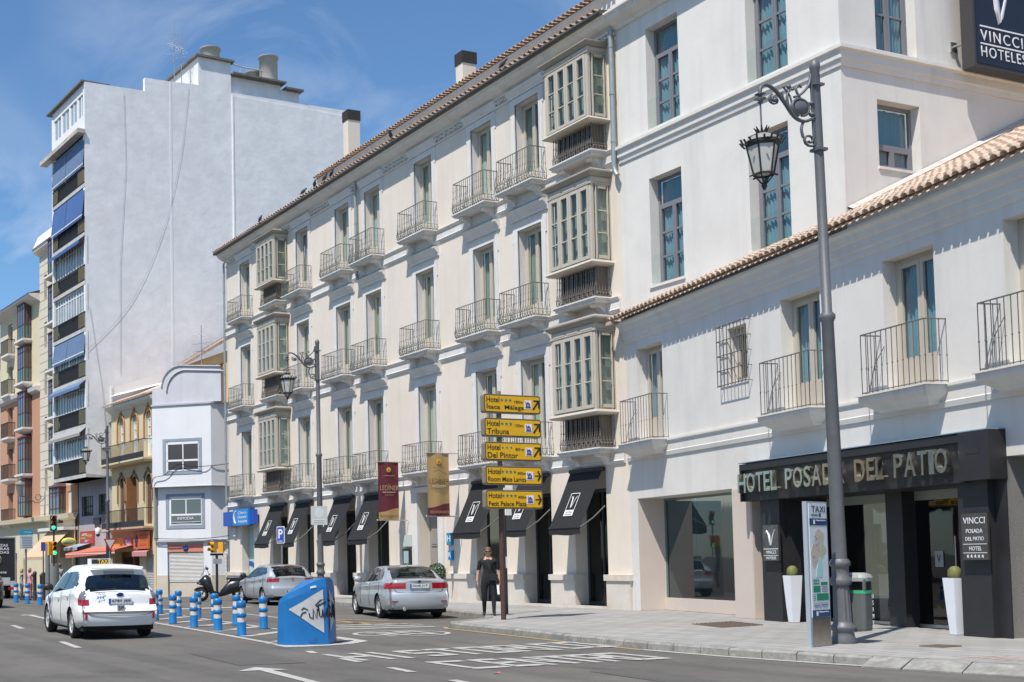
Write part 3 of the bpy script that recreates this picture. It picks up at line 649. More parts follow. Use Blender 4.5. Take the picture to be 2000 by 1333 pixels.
# black awnings with the white emblem
M_aw = mat('black_awning', (.013, .0135, .015), .8, var=.15, vs=3)
for i, (a, b) in enumerate(shops[1:]):
    x0, x1 = a-.02, b-.04; w = x1-x0; zt, zb, d = 4.05, 2.42-(.0 if i > 3 else .06), .92
    mb = MB(); n = 6; vs = []
    for k in range(n+1):
        t_ = k/n; y = -.1-(d-.1)*t_; z = zt+(zb-zt)*t_-.05*math.sin(math.pi*t_); vs += [(x0, y, z), (x1, y, z)]
    mb.add(vs, [(2*k, 2*k+1, 2*k+3, 2*k+2) for k in range(n)], True)
    m_ = 8; vs = []
    for k in range(m_+1): x = x0+w*k/m_; vs += [(x, -d, zb), (x+.02, -d-.015*(k % 2), zb-.2+.015*math.sin(k))]
    mb.add(vs, [(2*k, 2*k+2, 2*k+3, 2*k+1) for k in range(m_)], True)
    aw = mb.build('awning', M_aw, HB)
    mb = MB(); mb.tube([(x0, -.1, zt+.02), (x1+.08, -.1, zt+.02)], .07, 8); mb.build('roller', M_black, aw); mb = MB(); mb.tube([(x0, -d, zb), (x1, -d, zb)], .025, 6); mb.build('front_bar', M_black, aw)
    for xx in (x1+.02, x0): mb = MB(); mb.tube([(xx, -d, zb), (xx, -.45, zb+.28), (xx+.0, -.04, 3.03)], .022, 5); mb.build('awning_arm', mat('arm_grey', (.12, .13, .13), .5, .5), aw)
    # emblem lies on the sloping cloth
    em = bpy.data.objects.new('emblem', None)
    ang = math.atan2(d-.1, zt-zb)
    mb = MB(); ew, eh = .40, .56
    for q in ((0, ew, 0, .02), (0, ew, eh-.018, eh), (0, .018, 0, eh), (ew-.018, ew, 0, eh)): mb.box(q[0], q[1], -.006, 0, q[2]+.17, q[3]+.17)
    mb.tube([(.08, -.006, .58), (.12, -.006, .63), (.16, -.006, .58), (.2, -.006, .26), (.22, -.006, .26), (.29, -.006, .56), (.34, -.006, .64)], [.008, .011, .018, .02, .014, .01, .007], 5)
    mb.box(0, ew, -.005, 0, .0, .165)
    e = mb.build('emblem', mat('emblem_white', (.7, .7, .7), .8), aw, (x0+w*.33, -.1-(d-.1)*.80, zt+(zb-zt)*.80+.02), rot=(-ang, 0, 0)); text('ULTRA', M_blk2, e, .06, -.008, .09, .28, .05, .002); text('COCINA', M_blk2, e, .05, -.008, .02, .3, .05, .002)
# ================= white upper block =================
VB = thing('hotel_tower_block', 'tall plain white hotel block rising behind the low tiled wing', 'building', (OX, OY, 0))
XR = 7.42
wv = [(1.16, 2.38, 13.05, 15.87), (1.13, 2.35, 8.82, 11.75), (4.7, 5.95, 13.04, 16.0), (4.64, 5.88, 8.9, 11.78)]
mb = MB(); wall_with(mb, 0, XR, 7.9, 17.4, [(*v, .36) for v in wv]); mb.build('front_wall', M_white, VB)
mb = MB(); ro = [(1.09, 2.46, 10.32, 11.9, .3), (1.14, 2.45, 13.02, 15.9, .3)]
wall_with(mb, 0, 14, 7.9, 18.2, ro)
mb.xf(Matrix.Translation((XR, 0, 0)) @ Matrix.Rotation(math.pi/2, 4, 'Z')); mb.build('side_wall', M_white, VB)
for z, pr in ((12.5, [(0, 0), (-.04, 0), (-.06, .14), (-.1, .16), (-.1, .34), (-.17, .37), (-.17, .45), (0, .5)]), (16.25, [(0, 0), (-.05, 0), (-.1, .08), (-.22, .14), (-.38, .22), (-.4, .34), (-.48, .36), (-.48, .42), (0, .5)])):
    if z < 14:
        vs = []; n = len(pr)
        P = [(x, y, zz) for (y, zz) in pr for x in (0,)]
        for (sx, sy) in ((0, 0), (1, 1), (2, 2)):
            for y, zz in pr:
                o = -y
                if sx == 0: vs.append((0, -o, z+zz))
                elif sx == 1: vs.append((XR+o, -o, z+zz))
                else: vs.append((XR+o, 12, z+zz))
        mb = MB(); mb.add(vs, [(i*n+k, (i+1)*n+k, (i+1)*n+(k+1) % n, i*n+(k+1) % n) for i in range(2) for k in range(n)]); mb.add(vs, [tuple(range(n))]); mb.build('string_course', M_white, VB)
    else:
        mb = MB(); mb.prism(pr, 0.0, XR, 'x'); mb.build('cornice', M_trim, VB, (0.05, 0, z+.04))
for a, b, c, d_ in wv:
    put_window(VB, a, .3, c+.02, b-a, d_-c-.02, rows=3, leaves=2, fw=.075, mf=M_slate, mg=M_glassV, mc=M_curtT, mull=.06, transom=(.62 if a < 3 else .5))
    mb = MB(); mb.box(a-.06, b+.04, -.05, .3, c-.05, c+.02); mb.build('window_sill', M_white, VB)
    mb = MB(); mb.quad((a+.03, -.03, c+.02), (b-.03, -.03, c+.02), (b-.03, -.03, c+.82), (a+.03, -.03, c+.82)); mb.build('glass_guard', glass('guard_glass', (.90, .96, .94), 1.15), VB)
for a, b, c, d_, q in ro:
    o = put_window(VB, XR-.24, a, c+.02, b-a, d_-c-.02, rz=math.pi/2, rows=1 if c < 12 else 3, leaves=2, fw=.085, mf=M_slate, mg=M_glassV, mc=M_curtT, mull=.05, transom=.85 if c < 12 else .0)
    mb = MB(); mb.box(XR-.02, XR+.04, a-.04, b+.04, c-.04, c+.02); mb.build('window_sill', M_white, VB)
# big dark lightbox
SG = thing('hotel_sign', 'large navy lightbox sign with white lettering high on the white side wall', 'sign', (OX+XR+.42, OY+3.62, 12.84), math.pi/2)
mb = MB(); mb.box(0, 4.2, -.16, .16, 0, 4.2); mb.build('sign_box', mat('sign_case', (.045, .042, .045), .5), SG)
mb = MB(); mb.box(.08, 4.12, -.175, -.161, .08, 4.12); mb.build('sign_face', mat('navy_face', (.008, .010, .024), .45), SG)
M_sw = mat('sign_white', (.75, .75, .78), .5)
text('VINCCI', M_sw, SG, .20, -.182, .62, 1.45, .26, .008, .0, sp=1.25); text('HOTELES', M_sw, SG, .20, -.182, .24, 1.55, .25, .008, .0, sp=1.2)
mb = MB(); mb.box(.2, 1.72, -.186, -.176, .95, .985); mb.box(.2, 1.72, -.186, -.176, .535, .57); mb.build('sign_rule', M_sw, SG)
mb = MB(); mb.tube([(.5, -.18, 2.7), (.75, -.18, 3.1), (.98, -.18, 2.6), (1.08, -.18, 1.6), (1.16, -.18, 1.25), (1.24, -.18, 1.4), (1.6, -.18, 2.4), (1.9, -.18, 3.0), (2.2, -.18, 3.1)], [.02, .05, .11, .12, .09, .06, .05, .04, .02], 6)
mb.xf(Matrix.Diagonal((1, .1, 1, 1)), 0); mb.xf(Matrix.Translation((-.18, -.165, -.06)) @ Matrix.Diagonal((.92, 1, .95, 1))); mb.build('emblem', M_sw, SG)
for z in (.62, 2.6): mb = MB(); mb.box(0, .1, .16, .42, z, z+.04); mb.box(-.05, .15, .38, .42, z-.1, z+.14); mb.build('bracket', M_steel, SG)

# ================= low wing with tiled eave =================
AW = R_(-13.195)
WB = thing('hotel_wing', 'low white two-storey hotel wing with clay tiled eave and dark clad entrance', 'building', (OX, OY, 0), AW)
wops = [(.62, 1.98, 4.62, 7.2, .36), (7.2, 8.58, 4.62, 7.16, .36), (10.53, 11.91, 4.62, 7.22, .36), (13.57, 14.95, 4.62, 7.2, .36), (5.08, 5.86, 5.6, 6.92, .3),
        (.42, 5.05, .115, 3.15, .84), (5.8, 6.4, .115, 2.9, 1.0), (7.1, 12.42, .115, 2.85, 1.3), (13.4, 17, .115, 3.2, .5)]
mb = MB(); wall_with(mb, 0, 18, .1, 7.95, wops); mb.quad((18, 0, .1), (18, 8, .1), (18, 8, 8), (18, 0, 8))
mb.build('wall', M_white, WB)
# beige linings of the big window bay
mb = MB(); mb.box(.423, .44, .003, .84, .14, 3.147); mb.box(.44, 5.05, .72, .86, .14, .47); mb.box(5.05, 5.8, -.012, .9, .14, 3.12); mb.build('beige_pier', M_sand, WB)
mb = MB(); mb.box(5.8, 6.41, .96, 1.0, .14, 3.0); mb.box(5.801, 5.83, .0, .97, .14, 2.89); mb.build('beige_return', M_sand, WB)
f = MB(); f.box(.44, .5, .76, .82, .47, 3.14); f.box(5.0, 5.05, .76, .82, .47, 3.14); f.box(.5, 5.0, .76, .82, 3.08, 3.14)
wf = f.build('shop_window', mat('teal_frame', (.12, .19, .18), .5), WB)
for q0, q1 in ((.5, 2.0), (2.01, 3.9), (3.91, 5.0)):
    g = MB(); g.quad((q0, .79, .47), (q1, .79, .47), (q1, .79, 3.08), (q0, .79, 3.08)); g.build('pane', glass('wing_shop_glass', (.34, .40, .40), 1.6), wf)
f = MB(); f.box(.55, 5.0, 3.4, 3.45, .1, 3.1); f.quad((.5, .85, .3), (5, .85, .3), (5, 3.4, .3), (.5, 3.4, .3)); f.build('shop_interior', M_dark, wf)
f = MB(); f.box(.45, .52, .84, 2.4, .47, 3.08); f.build('inner_return', mat('pale_teal_wall', (.42, .52, .50), .9), wf)
# cornice under the tiles and string course
mb = MB(); mb.prism([(0, -.36), (-.04, -.34), (-.06, -.22), (-.1, -.2), (-.12, -.04), (-.17, -.02), (-.2, .1), (-.3, .16), (-.3, .22), (0, .26)], -.0, 18, 'x'); mb.build('cornice', M_white, WB, (0, 0, 7.78))
mb = MB(); mb.prism([(0, 0), (-.04, 0), (-.06, .1), (-.045, .12), (-.045, .34), (-.09, .37), (-.09, .42), (0, .42)], 0, 18, 'x'); mb.build('string_course', M_white, WB, (0, 0, 4.19))
# tiled roof
sl_w = math.atan(.475); z_e = 8.03
pan = MB(); n = 84*6; nr = 2; vs = []
x_ = lambda i: -.02+18.1*i/n
for i in range(n+1):
    zz = .035*math.cos(2*math.pi*i/6); vs += [(x_(i), -.42, z_e+.03+zz), (x_(i), 9.6, z_e+.03+zz+10.02*.475)]
pan.add(vs, [(2*i, 2*i+2, 2*i+3, 2*i+1) for i in range(n)], True)
vs = []
for i in range(n+1):
    zz = .035*math.cos(2*math.pi*i/6); vs += [(x_(i), -.42, z_e+.03+zz), (x_(i), -.42, z_e+zz+.01)]
pan.add(vs, [(2*i, 2*i+1, 2*i+3, 2*i+2) for i in range(n)], True)
pan.build('roof', M_tile, WB)
tw = tile_mesh(.088, .44, M_tile, n=7); sp_ = 18.1/84
for j in range(3):
    for k in range(84):
        y = -.47+j*.36
        link('roof_tile', tw, WB, (-.02+k*sp_+random.uniform(-.008, .008), y*1.0, z_e+.02+(y+.47)*.475+.02), rot=(sl_w, 0, random.uniform(-.05, .05)))
mb = MB(); rnd = random.Random(3)
for j in range(3, 27):
    for k in range(84):
        if k < 34 and j*.36 > 2.2: continue
        x = -.02+k*sp_+rnd.uniform(-.01, .01); y = -.47+j*.36+rnd.uniform(-.02, .02); z = z_e+.04+(y+.47)*.475; nn = 5; dz = rnd.uniform(.02, .04)
        b = [(x+r_*math.cos(math.pi*i/nn), yy, z+zz+r_*.9*math.sin(math.pi*i/nn)) for yy, zz, r_ in ((y, dz, .09), (y+.42, .42*.475, .075)) for i in range(nn+1)]
        mb.add(b, [(i, i+1, nn+2+i, nn+1+i) for i in range(nn)], True); mb.add(b, [tuple(range(nn+1))])
mb.build('roof_tiles', M_tile, WB, kind='stuff')
mb = MB(); mb.box(-.15, .1, -.5, .3, 7.97, 8.06); mb.build('verge', M_tile, WB)
# flashing where the roof meets the side wall
mb = MB()
P0 = Vector((XR, 0)); ca, sa = math.cos(-AW), math.sin(-AW)
def toW(x, y): return (x*ca-y*sa, x*sa+y*ca)
pts = []
for yy in (0, 9):
    lx, ly = toW(XR+.03, yy); pts.append((lx, ly, z_e+.16+(ly+.42)*.475))
mb.add([(*p[:2], p[2]-.1) for p in pts]+[(*p[:2], p[2]+.1) for p in pts]+[(p[0]+.2, p[1], p[2]) for p in pts], [(0, 1, 3, 2), (2, 3, 5, 4), (0, 4, 5, 1)]); mb.build('mortar_flashing', mat('old_mortar', (.5, .46, .42), .95, var=.2, vs=4, bump=.5), WB)
# French windows and balconies
for a, b, c, d_, q in wops[:4]:
    put_window(WB, a, .28, c, b-a, d_-c, name='balcony_door', rows=1, leaves=2, fw=.1, mf=M_wood, mg=M_glassV, mc=M_curtT, solid=.62)
M_rail = mat('wing_rail', (.17, .155, .145), .55, .3, var=.15, vs=10)
rw = railing_mesh(1.74, .44, 1.15, 'railing', M_rail, belly=0, sp=.145, ornate=False, bar=.0085)
def corbel(w):
    mb = MB(); mb.box(-.04, w+.04, -.54, 0, -.03, .0)
    mb.add([(x, y, z) for z, o in ((-.031, .0), (-.12, .0), (-.2, -.06), (-.3, -.2), (-.36, -.24)) for x, y in ((-o, 0), (-o, -.5-o), (w+o, -.5-o), (w+o, 0))],
           [(i*4+k, i*4+k+1, i*4+k+5, i*4+k+4) for i in range(4) for k in range(3)]+[(16, 19, 18, 17)]); return mb.mesh('balcony', M_white)
cm_ = corbel(1.84)
for a in (.42, 7.0, 10.38, 13.4):
    bal = link('balcony', cm_, WB, (a-.02, 0, 4.62)); link('railing', rw, bal, (.05, 0, .015))
    mb = MB(); mb.tube([(.05+.12, -.02, .95), (.12, -.2, .6), (.12, -.34, .05)], .008, 4); mb.build('stay', M_rail, bal)
# window behind the cage grille
put_window(WB, 5.08, .24, 5.62, .78, 1.28, rows=1, leaves=1, fw=.07, mf=M_wood, mg=M_glassD, mc=M_curt)
mb = MB(); x0, x1, z0, z1, d_ = 4.86, 6.04, 5.58, 6.98, .16
for i in range(9): x = x0+(x1-x0)*i/8; mb.tube([(x, -d_, z0-.03), (x, -d_, z1+.03)], .011, 5)
for z in (z0, z0+(z1-z0)/4, z0+(z1-z0)/2, z0+(z1-z0)*3/4, z1):
    mb.tube([(x0, -d_-.01, z), (x1, -d_-.01, z)], .012, 5)
    for x in (x0, x1): mb.tube([(x, -d_-.01, z), (x, 0, z)], .01, 5)
mb.build('window_grille', M_rail, WB)
# dark clad portal
mb = MB(); mb.box(6.4, 7.1, -.14, 1.2, .1, 2.82); mb.build('portal_pillar', M_clad, WB)
mb = MB(); mb.box(12.42, 13.12, -.14, 1.2, .1, 2.9); mb.build('portal_pillar', M_clad, WB)
mb = MB(); mb.box(5.9, 12.72, -.32, .0, 3.5, 3.64); mb.box(5.9, 12.72, -.26, .0, 2.8, 3.5); mb.box(5.9, 5.96, -.32, -.26, 2.8, 3.5); mb.build('fascia', M_clad, WB)
mb = MB(); mb.box(12.72, 13.42, -.34, .0, 2.82, 3.66); mb.box(12.9, 13.2, -.345, -.34, 3.27, 3.38); mb.build('fascia_end', M_clad, WB)
mb = MB(); mb.box(5.9, 13.42, -.34, .0, 3.662, 3.68); mb.build('flashing_strip', mat('blue_flashing', (.20, .28, .34), .5), WB)
mb = MB(); mb.box(7.1, 12.42, .0, 1.3, 2.8, 2.84); mb.box(9.42, 9.9, .7, 1.29, .14, 2.8); mb.box(13.12, 13.4, -.02, .5, .14, 3.2); mb.box(13.4, 17, .46, .5, .14, 3.2)
mb.box(7.1, 7.14, 0, 1.3, .14, 2.8); mb.build('portal_lining', M_clad, WB)
# glazed doors
M_gE = glass('entrance_glass', (.16, .20, .20), 1.55)
for a, b in ((7.14, 9.42), (9.9, 12.42)):
    f = MB(); f.box(a, b, .98, 1.02, .14, .2); f.build('threshold_bar', M_steel, WB)
f = MB(); f.box(7.14, 9.42, .98, 1.02, 2.62, 2.8); f.build('glass_header', mat('pale_green_glass_header', (.23, .27, .25), .3), WB)
f = MB(); f.box(9.9, 12.42, .98, 1.02, 2.62, 2.8)
ef = f.build('glass_header', mat('pale_green_glass_header', (.23, .27, .25), .3), WB)
for q0, q1 in ((7.14, 8.3), (8.31, 9.42), (9.9, 11.1), (11.11, 12.4)):
    g = MB(); g.quad((q0, 1.0, .2), (q1, 1.0, .2), (q1, 1.0, 2.62), (q0, 1.0, 2.62)); g.build('glass_door' if q0 > 9 else 'pane', M_gE, ef)
for x in (11.02, 11.19): f = MB(); f.tube([(x, .93, .5), (x, .93, 1.9)], .015, 6); f.build('door_handle', M_steel, ef)
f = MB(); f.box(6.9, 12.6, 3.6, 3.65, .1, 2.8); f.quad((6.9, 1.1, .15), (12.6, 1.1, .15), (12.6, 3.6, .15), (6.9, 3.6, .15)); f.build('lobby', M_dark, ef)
for q in ((10.4, 10.62, 1.32, 1.62), (11.5, 11.86, 1.25, 1.75)): f = MB(); f.box(q[0], q[1], .985, .99, q[2], q[3]); f.build('door_sticker', mat('frosted_sticker', (.28, .30, .30), .6), ef)
text('V', M_blk2, ef, 10.46, .98, 1.4, .1, .15, .002); text('V', M_blk2, ef, 11.57, .98, 1.42, .2, .24, .002)
text('SKY', mat('faint_letter', (.25, .26, .26), .6), ef, 11.35, .985, 1.12, .35, .09, .002); text('LOUNGE', MATS['faint_letter'], ef, 11.35, .985, .99, .42, .08, .002)
# separate steel letters standing proud of the fascia
M_let = mat('letter_steel', (.62, .58, .50), .22, .95, var=.25, vs=7)
def put_letters(word, x0, x1, z, h):
    unit = [{'I': .42, 'T': .8, 'E': .72, 'L': .7, 'P': .78, 'S': .75}.get(c, 1) for c in word]; tot = sum(unit); x = x0
    for c, u in zip(word, unit):
        w = (x1-x0)*u/tot
        text(c, M_let, WB, x+.02, -.36, z, w*.86, h, .10, .012, name='sign_letter'); x += w
put_letters('HOTEL', 6.02, 7.55, 2.98, .43); put_letters('POSADA', 7.82, 9.82, 2.98, .43); put_letters('DEL', 10.08, 10.95, 2.98, .43); put_letters('PATIO', 11.2, 12.62, 2.98, .44)
def facade_sign(label, cat, lx, lz, w, h, off, parent_xy=(OX, OY), rz=AW):
    wx = parent_xy[0]+lx*math.cos(rz)+off*math.sin(rz); wy = parent_xy[1]+lx*math.sin(rz)-off*math.cos(rz)
    return thing('wall_plaque', label, cat, (wx, wy, lz), rz)
M_plq = mat('plaque_steel', (.20, .18, .17), .25, .8, var=.3, vs=5)
P1 = facade_sign('small steel plaque with a V on the left dark entrance pillar', 'plaque', 6.62, 1.46, .6, .78, .2)
mb = MB(); mb.box(0, .58, -.05, .0, 0, .78); mb.build('plate', M_plq, P1); mb = MB(); mb.box(.1, .48, 0, .06, .15, .65); mb.build('standoff', M_steel, P1)
mb = MB(); mb.tube([(.1, -.055, .6), (.16, -.055, .66), (.25, -.055, .56), (.29, -.055, .34), (.32, -.055, .34), (.4, -.055, .58), (.47, -.055, .68)], [.008, .016, .026, .024, .018, .012, .006], 5); mb.box(.02, .56, -.056, -.05, .25, .265); mb.box(.02, .56, -.056, -.05, .11, .12); mb.build('emblem', M_sw, P1)
text('VINCCI', M_sw, P1, .12, -.052, .15, .36, .07, .003); text('HOTELES', M_sw, P1, .12, -.052, .03, .36, .06, .003)
P2 = facade_sign('steel plaque with five lines of white lettering on the right dark pillar', 'plaque', 12.62, 1.46, .6, .8, .22)
mb = MB(); mb.box(0, .6, -.04, .0, 0, .8); mb.build('plate', M_plq, P2); mb = MB(); mb.box(.1, .5, 0, .08, .15, .65); mb.build('standoff', M_steel, P2)
for s_, x, z, w, h in (('VINCCI', .05, .62, .5, .11), ('POSADA', .11, .46, .38, .07), ('DEL PATIO', .09, .33, .42, .065), ('HOTEL', .17, .16, .28, .07)): text(s_, M_sw, P2, x, -.042, z, w, h, .003)
mb = MB(); mb.box(.03, .57, -.044, -.04, .265, .275); mb.box(.03, .57, -.044, -.04, .115, .125)
for k in range(5):
    c = (.13+k*.085, .06); pts = []
    for q in range(10):
        a = math.pi/2+q*math.pi/5; r = .032 if q % 2 == 0 else .013; pts.append((c[0]+r*math.cos(a), c[1]+r*math.sin(a)))
    mb.prism(pts, -.046, -.04, 'y')
mb.build('star_row', M_sw, P2)
# white planters with cactus
M_cac = mat('cactus_skin', (.16, .17, .055), .7, var=.3, vs=25)
def planter(x, off, label, hh=1.0):
    wx = OX+x*math.cos(AW)+off*math.sin(AW); wy = OY+x*math.sin(AW)-off*math.cos(AW)
    t = thing('planter', label, 'planter', (wx, wy, .14), AW, 'white tapered planters at the entrance')
    mb = MB(); mb.add([(sx*r, sy*r, z) for r, z in ((.08, 0), (.105, .35), (.14, 1.0), (.125, 1.0), (.115, .93)) for sx, sy in ((-1, -1), (1, -1), (1, 1), (-1, 1))], [(i*4+k, i*4+(k+1) % 4, i*4+4+(k+1) % 4, i*4+4+k) for i in range(4) for k in range(4)]+[(16, 17, 18, 19)])
    mb.build('pot', mat('planter_white', (.74, .77, .82), .35), t)
    mb = MB(); mb.lathe([(.04, .92), (.10, .96), (.12, 1.05), (.11, 1.14), (.06, 1.2), (.01, 1.21)], 28, flute=.2); mb.build('cactus', M_cac, t)
planter(12.16, .05, 'white tapered planter with round cactus right of the glass doors')
planter(7.36, .05, 'white tapered planter with round cactus beside the left dark pillar')
# ================= the older houses at the far end of the street =================
AL = R_(4.281); LX, LY = -65.05, 22.20
def LW(x, y): return (LX+x*math.cos(AL)-y*math.sin(AL), LY+x*math.sin(AL)+y*math.cos(AL))
def house(name, label, x=0, y=0): 
    w = LW(x, y); return thing(name, label, 'building', (w[0], w[1], 0), AL)
# --- tall block with the blank side wall ---
TB = house('tall_apartment_block', 'tall narrow apartment block with blank white side wall and blue balcony blinds')
poly = [(-1.44, 6.95), (-1.44, 30.77), (2.52, 30.86), (2.52, 31.7), (4.2, 31.75), (6.2, 31.86), (6.2, 33.7), (8.52, 33.7), (8.52, 31.75), (17.24, 31.95), (17.24, -.5), (.02, -.5), (.02, 6.8)]
mb = MB(); mb.prism(poly, -7.3, -7.0, 'x'); mb.build('party_wall', M_blank, TB)
mb = MB(); mb.box(-7.0, -6.985, 4.18, 4.32, 12.6, 31.75); mb.box(-6.999, -6.95, .2, .28, 11.9, 12.2)
mb.build('joint_strip', M_wht, TB)
mb = MB(); mb.add([(-6.97, .1, 11.7), (-6.97, .35, 12.25), (-6.97, 3.9, 13.4), (-6.97, 4.3, 12.9), (-6.86, .1, 11.6), (-6.86, 4.3, 12.8)], [(0, 1, 2, 3), (0, 3, 5, 4)]); mb.box(-6.99, -6.9, .08, .2, 10.9, 12.2); mb.build('roof_flashing', M_wht, TB)
mb = MB(); mb.box(-7.0, -6.93, 8.56, 8.66, 13, 31.6); mb.box(-6.999, -6.96, 8.66, 17.2, 13, 31.55); mb.build('party_wall_facing', M_blank, TB)
mb = MB(); mb.box(-14, -7.3, 8.5, 12.33, 31.0, 32.95); mb.box(-14, -7.25, 12.33, 13.7, 31.0, 32.65); mb.box(-12, -7.3, 6.2, 8.52, 30, 33.7); mb.build('roof_house', M_blank, TB)
mb = MB(); mb.box(-14, -6.75, 8.6, 12.5, 32.95, 33.07); mb.box(-14, -6.8, 12.5, 13.85, 32.65, 32.77); mb.box(-12.2, -6.8, 6.0, 8.7, 33.7, 33.84); mb.build('coping', mat('dark_coping', (.16, .15, .13), .9, var=.3, vs=5), TB)
mb = MB(); mb.box(-9.6, -9.2, 6.14, 6.2, 31.9, 32.7); mb.build('roof_door', M_dark, TB)
M_conc = mat('concrete_flue', (.48, .46, .41), .9, var=.12, vs=2, bump=.2)
for cy_, z0, z1, r_ in ((7.5, 33.84, 34.75, .62), (11.77, 33.07, 34.95, .62), (11.2, 33.07, 34.2, .5)):
    mb = MB(); mb.lathe([(r_, 0), (r_, z1-z0-.12), (r_+.07, z1-z0-.1), (r_+.07, z1-z0)], 20); mb.build('flue', M_conc, TB, (-7.9 if r_ > .55 else -9.0, cy_, z0))
mb = MB(); mb.tube([(-7.7, 8.2, 34.1), (-7.7, 9.6, 33.9), (-7.7, 11.2, 33.9)], .04, 5); mb.tube([(-7.7, 9.6, 33.9), (-7.7, 9.5, 33.1)], .035, 5); mb.build('roof_pipe', M_conc, TB)
mb = MB(); mb.quad((-14, -1.2, 30.7), (-7.3, -1.2, 30.7), (-7.3, 17, 30.7), (-14, 17, 30.7)); mb.quad((-14.6, .02, -.5), (-14.6, .02, 6.8), (-14.6, 17, 6.8), (-14.6, 17, -.5)); mb.quad((-13.1, 17.2, 0), (-7, 17.2, 0), (-7, 17.2, 31.9), (-13.1, 17.2, 31.9)); mb.build('roof_slab', M_conc, TB)
mb = MB(); mb.box(-13.2, -13.0, -1.44, 17, 6.9, 30.4); mb.box(-13.0, -12.9, -1.44, .3, 6.9, 27.6); mb.build('side_wall', M_wht, TB)
lev = [6.85, 9.82, 12.68, 15.65, 18.5, 21.45, 24.45, 27.6]
M_slabw = mat('weathered_slab', (.52, .51, .48), .9, var=.2, vs=2, streak=.2)
mb = MB()
for z in lev[:-1]: mb.box(-13.0, -7.0-.001, -1.46, .0, z-.12, z+.10)
mb.build('floor_slab', M_slabw, TB)
mb = MB(); mb.box(-14.2, -6.85, -1.95, -1.45, 27.55, 27.8); mb.build('roof_ledge', mat('rusty_ledge', (.50, .46, .42), .9, var=.25, vs=2, stain=((.22, .12, .07), 2.5, .9)), TB)
mb = MB(); wall_with(mb, -13.15, -7.0, 27.8, 30.75, [(-12.85, -11.5, 28.8, 30.15, .12), (-11.35, -9.95, 28.8, 30.15, .12), (-9.8, -8.5, 28.8, 30.15, .12), (-8.35, -7.2, 28.8, 30.15, .12)], y=-1.4); mb.build('attic_wall', M_wht, TB)
for a, b in ((-12.85, -11.5), (-11.35, -9.95), (-9.8, -8.5), (-8.35, -7.2)):
    f = MB(); f.box(a, a+.09, -1.36, -1.3, 28.8, 30.15); f.box(b-.09, b, -1.36, -1.3, 28.8, 30.15); f.box((a+b)/2-.05, (a+b)/2+.05, -1.36, -1.3, 28.8, 30.15); fo = f.build('window', M_wht, TB)
    g = MB(); g.quad((a, -1.32, 28.8), (b, -1.32, 28.8), (b, -1.32, 30.15), (a, -1.32, 30.15)); g.build('pane', mat('pale_window', (.30, .38, .44), .15, .0, spec=.8), fo)
mb = MB(); mb.box(-13.7, -7.01, -1.65, .2, 30.76, 30.88); mb.build('roof_edge', mat('dark_coping', (.16, .15, .13)), TB)
M_blind = mat('blue_blind', (.055, .125, .32), .8, var=.12, vs=1.2); M_blind2 = mat('faded_blue_blind', (.12, .19, .32), .8, var=.15, vs=1.5); M_dkrail = mat('dark_railing', (.025, .025, .027), .6)
M_oliv = mat('olive_screen', (.105, .095, .05), .8, var=.2, vs=3)
M_gal = mat('gallery_glass', (.27, .32, .34), .15, 0, var=.35, vs=1.1, spec=.7)
mb = MB(); mb.quad((-13, -.05, 6.9), (-7.0, -.05, 6.9), (-7.0, -.05, 27.6), (-13, -.05, 27.6)); mb.build('recess_wall', mat('recess_grey', (.20, .19, .17), .9, var=.3, vs=1), TB)
